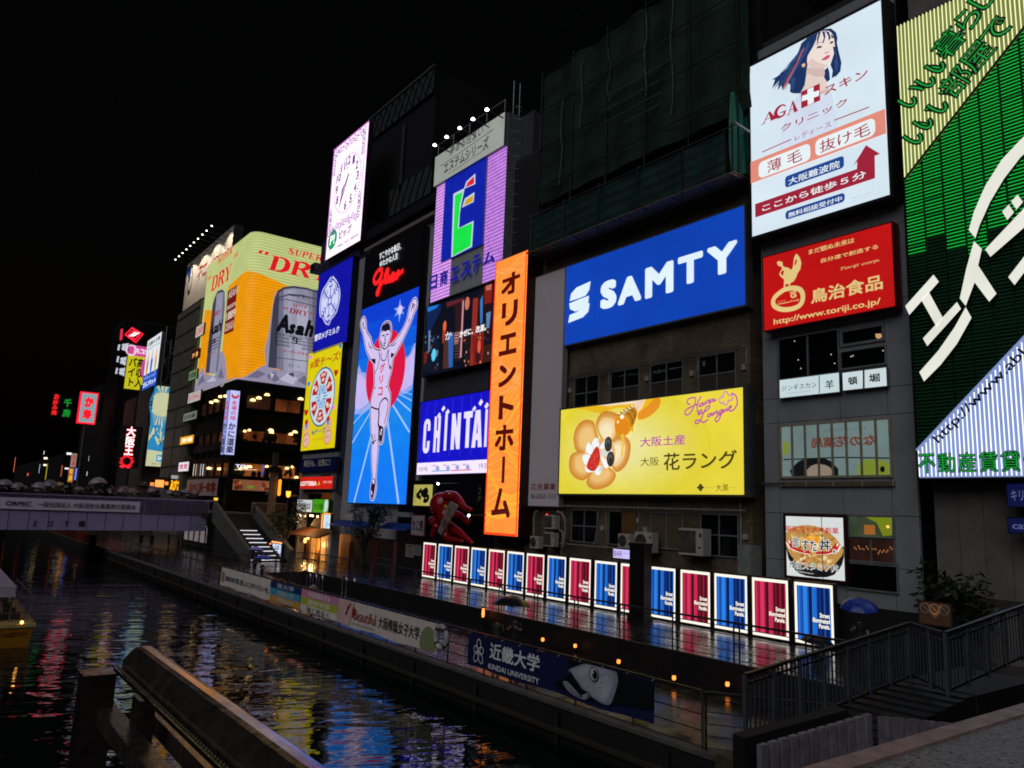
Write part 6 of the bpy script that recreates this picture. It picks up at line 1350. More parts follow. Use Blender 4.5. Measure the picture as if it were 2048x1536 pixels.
bd.disc(m, (c[0]-.6, c[1]-.95), .45, .25, E('#ff2030', 1.4), 12, ab=True); bd.disc(m, (c[0]+.35, c[1]-1.0), .35, .25, E('#ff2030', 1.4), 12, ab=True); m.build('neon_ring', t)
m = MB(); m.box(c[0]-1.6, c[0]+2.0, 148.05, 148.5, bd.ab(1425, 1040)[1], bd.ab(1480, 480)[1], D('#1a1014', .6)); m.build('backboard', t)
# ---- red framed neon box, hanging neon words
s = sign('neon_box_sign', 'pale blue box sign outlined in red neon with big red characters on a pole', 'neon sign', 'Y', 190, [(828, 40), (1055, 60), (960, 430), (785, 430)], E('#86a8b0', .9, True), 1.2, E('#e81830', 1.5), .3)
for ch, p, q in (('か', (.22, .52), (.85, .9)), ('寿', (.18, .1), (.8, .46))): s.text(s.art('lettering'), ch, s.fr(*p), s.fr(*q), E('#f01428', 1.4), .09, ab=True)
s.done(); a0, a1, b0, b1 = s.r
m = MB(); m.tube([((a0+a1)/2, 190.6, ZD), ((a0+a1)/2, 190.6, b0-.3)], .35, D('#4a4440', .6), 8); tag(m.build('sign_post', None, origin=((a0+a1)/2, 190.6, ZD)), 'tall grey post under the red outlined box sign', 'post')
for nm, lb, chs, h, Yv in (('neon_sign', 'four small red vertical neon characters hanging in the dark at far left', (('お', 450, 125, 530, 55), ('好', 435, 195, 515, 135), ('み', 425, 260, 505, 205), ('焼', 415, 330, 495, 270)), '#e01c1c', 230), ('neon_sign', 'two green vertical neon characters hanging in the dark beside the red ones', (('千', 580, 220, 695, 125), ('房', 560, 355, 680, 260)), '#0c7a26', 230)):
    t = thing(nm, lb, 'neon sign', FY(chs[-1][1], chs[-1][2], Yv)); m = MB(); bd = Bd('Y', Yv); z1 = []
    for ch, x0, y0, x1, y1 in chs: bd.text(m, ch, (x0, y0), (x1, y1), E(h, 1.3), .06); z1 += [bd.ab(x0, y0), bd.ab(x1, y1)]
    m.build('characters', t); m = MB(); m.box(min(p[0] for p in z1)-.4, max(p[0] for p in z1)+.4, Yv+.1, Yv+.5, min(p[1] for p in z1)-.5, max(p[1] for p in z1)+.5, D('#0a0a0c', .6)); m.build('backboard', t)
m = MB(); m.box(34, 60, 231, 260, ZD, FY(600, 60, 231).z+4, D('#08080a', .7)); tag(m.build('far_building', None, origin=(47, 245, ZD)), 'unlit far building behind the red and green hanging neon characters', 'building')
m = MB(); m.box(30.6, 43, 192, 229, ZD, 18, D('#0c0c0e', .7)); tag(m.build('far_building', None, origin=(36, 210, ZD)), 'low dark far building behind the neon box sign', 'building')
m = MB(); m.box(30.6, 43, 262, 420, ZD, 12, D('#08080a', .7)); tag(m.build('far_building', None, origin=(36, 340, ZD)), 'long dark building at the far end of the canal bank', 'building')
def strip(lb, p, q, h, st=1.2, Yv=185, nm='light_strip'):
    a, c = FY(*p, Yv), FY(*q, Yv); m = MB(); m.box(min(a.x, c.x), max(a.x, c.x), Yv, Yv+.2, min(a.z, c.z), max(a.z, c.z), E(h, st, True)); tag(m.build(nm, None, origin=(a.x, Yv, min(a.z, c.z))), lb, 'lit sign')
strip('narrow yellow lit panel low in the far street', (335, 1195), (372, 985), '#a89a18'); strip('thin pale blue light tube in the far street', (250, 1110), (270, 990), '#b8d8e8'); strip('short orange lit panel in the far street', (540, 1155), (572, 1005), '#a8502a'); strip('violet blue lit panel beside the orange and white signs', (725, 1200), (765, 1045), '#6a80f0')
strip('slanted white tube lamp above the pale far signs', (622, 862), (690, 838), '#f0f0f0'); strip('slanted white tube lamp between the pale far signs', (598, 1057), (662, 1040), '#f0f0f0'); strip('thin white tube right of the far post', (915, 950), (925, 880), '#e0e0e0'); strip('lower thin white tube right of the far post', (890, 1145), (902, 1090), '#e0e0e0'); strip('small white lamp glow high in the far street', (318, 922), (368, 900), '#ffe8d0', 1.6); strip('second small white lamp glow in the far street', (312, 1012), (355, 992), '#ffe8d0', 1.6); strip('small red orange light at far left above the crowd', (95, 1145), (115, 1110), '#e05a30'); strip('tall thin orange light tube at the far left', (-85, 1095), (-60, 900), '#ff7a4a', 1.2, 200); strip('pale light bar beneath the white lamps', (315, 860), (328, 815), '#e8e8d0')
far_sign('small_sign', 'white sign with red characters in the far street', ('Y', 185), [(690, 850), (765, 845), (740, 1030), (668, 1030)], '#a8a49a', '酒場', E('#b83030', 1), True, .6); far_sign('small_sign', 'orange and yellow sign with stripes in the far street', ('Y', 185), [(655, 1045), (722, 1040), (705, 1230), (632, 1230)], '#b8683a', '牛丼', E('#f0d040', 1), True, .8)
cr(280, 880, 6.4)
for lb, x0, y0, x1, y1, t, h in (('glowing orange neon characters above the umbrella crowd', 185, 605, 310, 510, '道頓堀', '#ff9a4a'), ('glowing yellow brush neon above the umbrella crowd', 375, 645, 515, 515, 'ゑびす', '#f0a010')):
    t_ = thing('neon_sign', lb, 'neon sign', FY(x0, y0, 128)); m = MB(); bd = Bd('Y', 128); bd.text(m, t, (x0, y0), (x1, y1), E(h, 1.7), .07); m.build('characters', t_); m = MB(); a, c = bd.ab(x0, y0), bd.ab(x1, y1); m.box(a[0]-.4, c[0]+.4, 128.1, 128.4, a[1]-.4, c[1]+.4, D('#1a100a', .6)); m.build('backboard', t_)
strip('small orange glow left of the neon characters', (130, 585), (185, 545), '#f08a40', 1.3, 128); strip('small orange glow between the neon characters', (315, 575), (365, 535), '#f08a40', 1.3, 128); strip('row of white lit letters above the yellow brush neon', (400, 495), (500, 455), '#a8a0a0', .9, 128); strip('small square orange lamp at street level by the stairs', (950, 772), (1000, 740), '#f0b040', 1.4, 108)
# ================================================================ THINGS ON THE PROMENADE, BRIDGE, PEOPLE
cr(0, 0, 1)
rnd = random.Random(11)
steel = D('#5c5c60', .3, .85, .15); dsteel = D('#3a3a3e', .35, .8, .2)
# ---- scaffold with green net over the top of the brick building
net = D('#0a2a1c', .75, 0, .6, .8, .8, 1.6); net2 = D('#0b322a', .7, 0, .45, 1.2, .8, 2.0)
y1_, y0_ = FX(1066, 470, 29.0).y, FX(1496, 370, 29.0).y
zbt = FX(1066, 505, 29.0).z; ztop_ = FX(1075, 165, 29.6).z; zap = FX(1060, 445, 29.0).z
t = thing('scaffold_tower', 'tall scaffold wrapped in dark green safety net above the blue sign', 'scaffold', (29, y0_, zbt))
def cloth(mb, X, ya, yb, za, zb_, mat, amp, seed, nu=60, nv=40):
    r = random.Random(seed); ph = [r.uniform(0, 6.3) for _ in range(6)]; vs = []; fs = []
    for j in range(nv+1):
        for i in range(nu+1):
            u, v = i/nu, j/nv; y = ya+(yb-ya)*u; z = za+(zb_-za)*v
            d = amp*(.5*math.sin(u*38+ph[0]+2*v)+.4*math.sin(u*21+v*5+ph[1])+.35*math.sin(v*24+u*7+ph[2])+.3*abs(math.sin(u*8.5*math.pi/1.9))+.25*abs(math.sin(v*5*math.pi)))
            vs.append((X-d, y, z))
    for j in range(nv):
        for i in range(nu): k = j*(nu+1)+i; fs.append((k, k+1, k+nu+2, k+nu+1))
    mb.mesh(vs, fs, mat)
m = MB(); cloth(m, 29.5, y0_+.1, y1_, zbt+3.4, ztop_, net, .13, 1, 80, 60); m.build('net', t, True)
m = MB(); cloth(m, 28.95, y0_+1.2, y1_+.2, zbt+.15, zap+.2, net2, .1, 2, 60, 16)
m.build('net_apron', t, True); m = MB()
sv_ = []; n_ = 14
for j in range(9):
    for i in range(n_+1): sv_.append((28.95+1.5*i/n_, y0_+.9-.5*i/n_+.13*math.sin(i*1.6+j*.4), zbt+.15+(zap-zbt+2.0)*j/8))
m.mesh(sv_, [(j*(n_+1)+i, j*(n_+1)+i+1, (j+1)*(n_+1)+i+1, (j+1)*(n_+1)+i) for j in range(8) for i in range(n_)], D('#14705c', .6, 0, .3, 2)); m.build('net_side', t, True)  # brighter teal: light falling on this side is put into the net's colour
m = MB(); pl_ = D('#6a5e50', .65, 0, .35, 3)
for k in range(6): m.box(28.7+k*.3, 28.97+k*.3, y0_+.6, y1_+.3, zbt-.06, zbt, pl_)
for k in range(9): y = y0_+.7+(y1_-y0_-.8)*k/8; m.tube([(28.6, y, zbt-.12), (30.5, y, zbt-.12)], .045, alu, 5)
m.build('platform', t)
m = MB()
for k in range(6):
    y = y0_+.7+(y1_-y0_-.8)*k/5; m.tube([(28.78, y, zbt-.3), (28.78, y, zap+.4)], .045, dsteel, 5); m.tube([(29.25, y, zbt), (29.25, y, ztop_+.25)], .05, D('#1d2a24', .5, .4), 5)
for z in (zap+.22, ): m.tube([(28.78, y0_+.5, z), (28.78, y1_+.2, z)], .04, D('#6a6c6a', .4, .6), 5)
for k in range(5): z = zap+2.2+k*2.7; m.tube([(29.2, y0_+.2, z), (29.2, y1_, z)], .03, D('#23332b', .5, .4), 4)
m.tube([(29.4, y0_+.1, ztop_+.06), (29.4, y1_, ztop_+.06)], .06, D('#5a5c5a', .4, .6), 5); m.tube([(28.7, y0_+.5, zap+.3), (30.2, y0_+.1, zap-.2)], .06, alu, 6)
for (a, bb) in (((.25, .42), (.5, .56)), ((.22, .52), (.52, .66)), ((.3, .62), (.56, .76))): pass
m.build('scaffold_pole', t)
m = MB(); rp = D('#3f6a54', .7)
for u, za, zc in ((.86, .72, .1), (.42, .95, .4), (.6, .86, .5), (.3, .99, .2), (.75, .9, .42)):
    y = y0_+(y1_-y0_)*u; z0_, z1_ = zbt+3+(ztop_-zbt-3)*zc, zbt+3+(ztop_-zbt-3)*za; pts = [(29.22+.03*math.sin(k*2), y+.1*math.sin(k*.9+u*9), z0_+(z1_-z0_)*k/10) for k in range(11)]; m.tube(pts, .035, rp, 4)
for k, (u0_, u1_, v) in enumerate(((.35, .62, .45), (.35, .62, .37), (.35, .52, .3), (.3, .6, .54))): z = zbt+3+(ztop_-zbt-3)*v; m.tube([(29.2, y0_+(y1_-y0_)*u0_, z), (29.2, y0_+(y1_-y0_)*u1_, z)], .03, rp, 4)
m.build('tie_rope', t)
m = MB(); m.box(30.5, 44, y0_+.2, y1_, 16.6, ztop_-1, D('#08090a', .8)); m.build('wrapped_wall', t)

# ---- air conditioners
def aircon(loc, lb, sc_=1.0, round_=True, first=[]):
    t = thing('air_conditioner', lb, 'air conditioner', loc, 'outdoor air conditioners on the brick building'); x, y, z = loc; w_, h, d = .85*sc_, .72*sc_, .34*sc_
    m = MB(); m.box(x-d, x, y-w_/2, y+w_/2, z, z+h, D('#b8b4a8', .5, 0, .12, 3)); m.build('casing', t)
    m = MB(); c = (y+.12*sc_, z+h/2); X = x-d-.006
    if round_: m.face([(X, c[0]+.27*sc_*math.cos(R_(15*k)), c[1]+.29*sc_*math.sin(R_(15*k))) for k in range(24)], D('#2c2a28', .5))
    else: m.face([(X, c[0]-.3*sc_, c[1]-.3*sc_), (X, c[0]+.3*sc_, c[1]-.3*sc_), (X, c[0]+.3*sc_, c[1]+.3*sc_), (X, c[0]-.3*sc_, c[1]+.3*sc_)], D('#4a4540', .5))
    gm_ = D('#7a766c', .5, .2)
    for r_ in (.08, .15, .21, .27): m.tube([(X-.02, c[0]+r_*sc_*math.cos(R_(20*k)), c[1]+r_*sc_*math.sin(R_(20*k))) for k in range(18)], .008*sc_, gm_, 4, closed=True)
    for k in range(6): m.tube([(X-.02, c[0], c[1]), (X-.02, c[0]+.28*sc_*math.cos(R_(60*k)), c[1]+.28*sc_*math.sin(R_(60*k)))], .007*sc_, gm_, 4)
    m.build('fan_grille', t)
    m = MB(); m.box(x-d-.012, x-d-.004, y-.38*sc_, y-.3*sc_, z+.5*sc_, z+.6*sc_, D('#3a4a3a', .5)); m.box(x-d-.014, x-d-.004, y-.37*sc_, y-.26*sc_, z+.2*sc_, z+.24*sc_, D('#44443e', .5)); m.build('badge', t)
    m = MB()
    for yy in (y-w_*.35, y+w_*.35): m.bar((x-d, yy, z-.06), (x+.4, yy, z-.06), .05, .06, dsteel); m.tube([(x-d+.05, yy, z-.08), (x+.4, yy, z-.5)], .02, dsteel, 4)
    m.build('bracket', t); return t
cr(1050, 960, 4.357)
for (x, y, lb, k, rd) in ((222, 425, 'pale air conditioner with tiny red light, topmost of the stack under the grey hoarding', 1.12, False), (213, 578, 'air conditioner directly below the one with the red light', 1.12, False), (85, 595, 'low air conditioner nearest the orange sign', 1.0, True), (870, 595, 'small air conditioner with dark round fan beside the plywood board', 1.05, True), (1050, 628, 'air conditioner with white label on its round fan, left of the curtained window', 1.4, True), (1478, 655, 'largest air conditioner with square grille below the right windows', 1.75, False)):
    p = FX(x, y, 29.75); aircon((30.05, p.y, p.z), lb, k, rd)
m = MB(); p = FX(190, 300, 29.7); m.ball(p, .05, E('#ff3020', 3), 6); tag(m.build('status_lamp', None, origin=p), 'tiny red status light on top of the air conditioner stack', 'light')
m = MB(); dp = D('#8f8a80', .6)
for pts in ([(75, 480), (78, 330), (90, 280), (110, 275)], [(280, 275), (320, 290), (345, 340), (350, 430), (335, 560), (320, 590)], [(300, 440), (330, 460), (330, 560)]): m.tube(sm([tuple(FX(x, y, 30.0)) for x, y in pts], 4, False), .06, dp, 6)
tag(m.build('coolant_pipe', None, origin=FX(280, 400, 30)), 'bent pale pipes around the stacked air conditioners', 'pipes')
# ---- octopus over the restaurant entrance
cr(0, 0, 1)
p0 = FX(895, 1035, 28.6)
t = thing('octopus_figure', 'big red octopus sculpture over the restaurant entrance', 'sculpture', FX(900, 1085, 28.6)); octm = D('#8e1014', .22, 0, .25, 1.2)
def OX(x, y, X=28.6): return FX(780+x/3.84, 940+y/3.84, X)
m = MB(); c = OX(395, 270); R0 = (OX(395, 180)-OX(395, 360)).length/2
m.ball(c, R0, octm, 22, (1.0, 1.12, 1.12)); m.ball(OX(430, 350), R0*.72, octm, 18, (1, 1.0, 1.1))
m.build('head', t, True)
def arm(pts, r0_, r1_, X=28.3):
    P = sm([tuple(OX(x, y, X)) for x, y in pts], 5, False); n = len(P); a = MB(); a.tube(P, [r0_+(r1_-r0_)*i/(n-1) for i in range(n)], octm, 10)
    s_ = D('#7a2a28', .4)
    for i in range(2, n-1, 2): q = Vector(P[i]); rr = (r0_+(r1_-r0_)*i/(n-1)); a.ball(q+Vector((-rr*.3, 0, -rr*.86)), rr*.26, s_, 6)
    a.build('tentacle', t, True)
arm([(440, 200), (500, 205), (545, 250), (575, 290), (612, 302), (622, 292)], .4, .1); arm([(440, 420), (520, 470), (580, 520), (635, 565)], .42, .1); arm([(420, 440), (440, 520), (500, 540), (560, 550)], .36, .1, 27.9); arm([(350, 400), (330, 380), (310, 390), (330, 420)], .3, .12); arm([(370, 420), (350, 460), (330, 510)], .35, .2); arm([(460, 330), (540, 350), (600, 400), (600, 345)], .34, .1, 28.8)
m = MB(); e = OX(428, 285, 27.9); m.ball(e, .17, D('#c8a020', .3), 8); m.ball(e+Vector((-.1, -.05, 0)), .08, D('#0a0a0a', .2), 6); m.build('eye', t, True)
q = [OX(470, 240, 27.6), OX(530, 275, 27.6), OX(400, 500, 27.6), OX(375, 470, 27.6)]
m = MB(); m.prism(q, (-.1, 0, 0), D('#8c8078', .5)); tag(m.build('name_board', None, origin=q[3]), 'slanted grey plank sign with dark red characters in front of the octopus', 'sign board')
ob = col.objects['name_board'] if 'name_board' in col.objects else None
m = MB(); u = (q[1]-q[0]).normalized(); v = (q[0]-q[3]).normalized(); o_ = q[3]+Vector((-.12, 0, 0))
for k, ch in enumerate('たこ焼'):
    vs, fs = glyphs(ch, .04); base = o_+v*((q[0]-q[3]).length*(.62-.2*k))+u*.12; m.mesh([base+u*(a*.6)+v*(b*.6) for a, b in vs], fs, D('#5a1a1a', .5))
m.build('lettering', ob)
m = MB(); 
for x, y in ((368, 105), (605, 350)): p = FX(780+x/3.84, 940+y/3.84, 27.6); m.ball(p, .08, E('#f4f4ff', 12.0, True), 8); m.tube([p, (29.9, p.y+.4, p.z+.15)], .03, dsteel, 5)
tag(m.build('spot_lamp', None, origin=p), 'small white spotlights on thin arms around the octopus', 'spotlight')
m = MB(); p, q = FX(790, 1150, 30.4), FX(985, 1075, 30.4); m.box(30.3, 30.5, q.y, p.y+.0, ZD, FX(900, 960, 30.4).z, D('#14141c', .4, .2)); m.build('entrance_wall', None)
ew = col.objects['entrance_wall']; tag(ew, 'dark slatted entrance wall behind the octopus marked 2F', 'wall')
m = MB()
for k in range(26): y = q.y+(p.y-q.y)*k/26; m.box(30.24, 30.298, y+.03, y+.14, ZD+4, FX(900, 965, 30.4).z-.1, D('#1c1c26', .35, .3))
bd = Bd('X', 30.22); bd.text(m, '2', (957, 988), (963, 975), D('#8a7a4a', .4)); bd.text(m, 'F', (957, 1003), (963, 993), D('#8a7a4a', .4)); m.build('slat', ew)
# ---- street panels
XPN = 27.5
st_b = [('#1a57b8', '#2c82e0', '#0c2f7c', '#123a96', '#071a4a', '#1c6ad0'), ('#a81c3c', '#d83460', '#6e1026', '#901830', '#4a0a18', '#c02a50')]
def lightpanel(y0_, y1_, zb_, zt_, kind, lb):
    t = thing('street_panel', lb, 'light panel', (XPN, (y0_+y1_)/2, zb_), 'illuminated street panels in a row'); h = (y1_-y0_)
    m = MB(); fr2 = D('#4a3c3c', .4, .5); m.box(XPN+.02, XPN+.2, y0_, y1_, zb_, zt_, fr2)
    for a, b_, c, d in ((y0_, y1_, zt_-.06, zt_), (y0_, y1_, zb_, zb_+.06), (y0_, y0_+.05, zb_+.061, zt_-.061), (y1_-.05, y1_, zb_+.061, zt_-.061)): m.box(XPN-.04, XPN+.019, a, b_, c, d, fr2)
    m.build('frame', t)
    m = MB(); m.box(XPN-.012, XPN+.015, y0_+.051, y1_-.051, zb_+.061, zt_-.061, E('#f4efe0', 1.15, True)); m.build('lit_border', t)
    P = MB(); pa = st_b[kind]; ya, yb, za, zc = y0_+.16, y1_-.16, zb_+.18, zt_-.18; r = random.Random(7); W = yb-ya
    cut = [0]; 
    while cut[-1] < .97: cut.append(min(1, cut[-1]+r.choice([.02, .03, .05, .07, .1])))
    prof = [0, 1, 0, 2, 0, 1, 1, 0, 4, 1, 5, 0, 4, 4, 2, 4, 2, 0, 2, 4, 5, 2, 3, 4, 2, 3, 0, 3, 2, 4]
    for i in range(len(cut)-1): P.face([(XPN-.02, yb-W*cut[i], za), (XPN-.02, yb-W*cut[i+1], za), (XPN-.02, yb-W*cut[i+1], zc), (XPN-.02, yb-W*cut[i], zc)], E(pa[prof[i % len(prof)]], 1.0))
    P.build('curtain_picture', t)
    T = MB(); bd = Bd('X', XPN-.02); bd.k = .006; k = h/1.75
    zc_ = zb_+(zt_-zb_)*.47
    for j, (tx, wd) in enumerate((('Street', .42), ('illuminated', .72), ('Panels.', .46))): a1 = -(y0_+.2); bd.text(T, tx, (a1-wd*k, zc_-.2*j*k-.02), (a1, zc_-.2*j*k+.15), E('#f2eede', 1.1), .03, ab=True)
    T.build('lettering', t); return t
edges = [(843, 871), (873, 904), (906, 937), (939, 972), (974, 1009), (1011, 1048), (1050, 1089), (1092, 1133), (1136, 1183), (1187, 1236), (1239, 1288), (1294, 1354), (1359, 1424), (1427, 1499), (1503, 1582), (1588, 1673)]
zbp = ZU+.02; ztp = sum(FX(x, y, XPN).z for x, y in ((860, 1084), (1183, 1119), (1672, 1166)))/3
ordn = ['first', 'second', 'third', 'fourth', 'fifth', 'sixth', 'seventh', 'eighth', 'ninth', 'tenth', 'eleventh']
for i, (x0, x1) in enumerate(edges):
    yb_ = 1155+(x0-842)*.164; ya = FX(x0, yb_, XPN).y; yb2 = FX(x1, yb_+3, XPN).y; kind = (1, 0)[i % 2] if i < 11 else (0, 1)[(i-11) % 2]
    nm = ('red', 'blue')[1-kind] if 0 else ('blue', 'red')[kind]
    lb = ('%s lit street panel, %s counted from the octopus end' % (nm, ordn[i])) if i < 11 else ('%s lit street panel, %s to the right of the black pillar' % (nm, ordn[i-11]))
    if i == 10: lb = 'red lit street panel half hidden by the black pillar'
    lightpanel(yb2+.02, ya-.02, zbp, ztp, kind, lb)
m = MB()
p, q = FX(1266, 1290, 26.6), FX(1296, 1290, 26.6); zt2 = FX(1270, 1085, 26.6).z; m.box(26.3, 26.8, q.y, p.y, ZU, zt2, D('#0a0a0b', .5)); m.box(26.24, 26.86, q.y-.05, p.y+.05, ZU, ZU+.2, D('#141416', .5)); m.box(26.26, 26.84, q.y-.03, p.y+.03, zt2-.15, zt2+.002, D('#141416', .5)); tag(m.build('black_pillar', None, origin=(26.5, p.y, ZU)), 'black square pillar standing in front of the street panels', 'pillar')
m = MB(); m.box(28.6, 28.75, 12.2, 51, ZU, ZU+1.6, D('#141414', .7)); tag(m.build('rear_fence', None, origin=(28.7, 30, ZU)), 'low dark fence wall behind the street panels', 'fence')
# ---- railings
def railing(name, lb, pts, h, nrail, post_every, mat, double=False, cat='railing', r=.025, pr_=.03):
    P = [Vector(p) for p in pts]; t = thing(name, lb, cat, P[0])
    m = MB(); m.tube([p+Vector((0, 0, h)) for p in P], r*1.5, mat, 8)
    m.build('handrail', t); m = MB()
    for k in range(nrail): z = h*(.12+.76*k/max(1, nrail-1)); m.tube([p+Vector((0, 0, z)) for p in P], r*.55, mat, 5)
    m.build('rail', t)
    d = 0; n = 0
    for a, b_ in zip(P[:-1], P[1:]):
        L = (b_-a).length; k = d
        while k < L:
            p = a+(b_-a)*(k/L); m = MB(); m.tube([p, p+Vector((0, 0, h))], pr_, mat, 6)
            if double: dr_ = (b_-a).normalized()*.22; m.tube([p+dr_, p+dr_+Vector((0, 0, h))], pr_, mat, 6)
            m.build('post', t); k += post_every
        d = k-L
    return t
XR = 21.62; YU = [10.5, 14.5, 20, 26, 34, 44, 52]
railing('walkway_railing', 'long thin metal railing along the edge of the upper walkway', [(XR, 10.8, ZU), (XR, 52, ZU), (XR, 60, ZD)], 1.3, 5, 2.6, steel, True)
railing('promenade_railing', 'metal railing on the far promenade beyond the ramp', [(20.6, 60.5, ZD), (20.6, 80, ZD)], 1.2, 4, 2.4, steel)
railing('quay_railing', 'black metal railing along the canal quay carrying the advertising banners', [(15.06, 12.2, ZD), (15.06, 52.5, ZD), (15.06, 84, ZD)], 1.38, 4, 2.2, steel)
railing('corner_railing', 'short bent railing where the quay turns toward the near stairs', [(15.06, 12.1, ZD), (15.9, 10.9, ZD), (16.9, 9.6, ZD)], 1.38, 5, 1.1, dsteel)
# quay banners
XB = 14.97
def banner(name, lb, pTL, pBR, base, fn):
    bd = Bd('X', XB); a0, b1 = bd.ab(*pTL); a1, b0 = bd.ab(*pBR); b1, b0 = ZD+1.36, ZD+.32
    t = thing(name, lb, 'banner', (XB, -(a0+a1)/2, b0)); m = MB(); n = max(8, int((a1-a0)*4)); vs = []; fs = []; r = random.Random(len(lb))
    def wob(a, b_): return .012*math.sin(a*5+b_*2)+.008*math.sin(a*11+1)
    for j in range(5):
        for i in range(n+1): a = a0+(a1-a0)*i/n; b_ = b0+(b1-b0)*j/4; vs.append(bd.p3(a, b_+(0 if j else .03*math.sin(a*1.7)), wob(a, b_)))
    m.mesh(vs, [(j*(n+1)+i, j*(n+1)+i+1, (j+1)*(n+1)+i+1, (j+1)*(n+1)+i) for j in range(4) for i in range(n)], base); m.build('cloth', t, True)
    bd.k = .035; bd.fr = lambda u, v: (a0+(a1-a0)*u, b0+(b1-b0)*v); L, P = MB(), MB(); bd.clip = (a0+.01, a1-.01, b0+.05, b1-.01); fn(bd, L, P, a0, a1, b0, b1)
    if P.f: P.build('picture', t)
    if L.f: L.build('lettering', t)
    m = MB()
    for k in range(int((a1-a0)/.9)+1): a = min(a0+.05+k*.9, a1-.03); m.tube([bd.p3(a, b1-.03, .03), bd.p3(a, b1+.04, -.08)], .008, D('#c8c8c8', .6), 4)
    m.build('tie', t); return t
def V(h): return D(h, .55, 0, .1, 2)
kk = V('#16161a')
cr(420, 960, 4.267)
def f(bd, L, P, a0, a1, b0, b1):
    bd.text(L, '阪RESORTS 常に新しいエンタテイメントを。', bd.fr(.12, .3), bd.fr(.97, .62), kk, .02, ab=True); [bd.disc(P, bd.fr(.06, .3+.1*k), .25, .1, V('#b08a50'), 10, ab=True) for k in range(5)]
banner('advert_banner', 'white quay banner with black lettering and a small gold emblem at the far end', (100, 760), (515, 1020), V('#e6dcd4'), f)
def f(bd, L, P, a0, a1, b0, b1):
    for k, h in enumerate(('#22346e', '#4aa2c4', '#e0a040')): bd.rect(P, (a0, b1-(k+1)*(b1-b0)/3), (a1, b1-k*(b1-b0)/3), V(h), ab=True); bd.text(L, ('夜大学', '大阪経済大学', '大阪学院大学')[k], (a0+(a1-a0)*.22, b1-(k+.85)*(b1-b0)/3), (a0+(a1-a0)*.78, b1-(k+.15)*(b1-b0)/3), V('#c8ccc0' if k else '#c8ccd8'), .02, ab=True)
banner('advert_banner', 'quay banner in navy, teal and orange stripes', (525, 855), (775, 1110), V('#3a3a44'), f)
def f(bd, L, P, a0, a1, b0, b1):
    for k, h in enumerate(('#e090b4', '#c4c440', '#eae4d4')): bd.rect(P, (a0, b1-(k+1)*(b1-b0)/3), (a1, b1-k*(b1-b0)/3), V(h), ab=True); bd.text(L, ('大阪樟蔭女子大', '芸術学部', '強く明るく')[k], (a0+(a1-a0)*.2, b1-(k+.85)*(b1-b0)/3), (a0+(a1-a0)*.8, b1-(k+.15)*(b1-b0)/3), V('#f4eedc') if k < 2 else kk, .02, ab=True)
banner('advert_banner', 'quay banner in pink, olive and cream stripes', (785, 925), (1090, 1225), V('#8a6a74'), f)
def f(bd, L, P, a0, a1, b0, b1):
    r_ = V('#a8242c'); bd.text(L, '美', bd.fr(.175, .38), bd.fr(.215, .8), r_, .03, ab=True); bd.text(L, 'Beautiful', bd.fr(.2, .32), bd.fr(.44, .74), r_, 0, ab=True); bd.text(L, '大阪樟蔭女子大学', bd.fr(.47, .3), bd.fr(.86, .74), kk, .01, ab=True); bd.text(L, 'OSAKA SHOIN WOMEN\'S UNIVERSITY', bd.fr(.18, .14), bd.fr(.44, .22), V('#8a7a74'), 0, ab=True)
    bd.poly(P, [bd.fr(.1, .42), bd.fr(.125, .8), bd.fr(.135, .8), bd.fr(.12, .4)], kk, ab=True); bd.poly(P, [bd.fr(.13, .6), bd.fr(.165, .92), bd.fr(.14, .86)], r_, ab=True); bd.poly(P, [bd.fr(*p) for p in ((0, 0), (.15, 0), (.2, 1), (0, 1))], V('#e8bcbc'), ab=True, d=.034)
    bd.poly(P, [bd.fr(*p) for p in ((.88, .0), (.87, .4), (.9, .75), (.95, .85), (.99, .6), (.99, .0))], V('#8a9468'), 2, ab=True)
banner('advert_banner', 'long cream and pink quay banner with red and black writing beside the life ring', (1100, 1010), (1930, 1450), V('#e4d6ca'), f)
cr(880, 1200, 3.103)
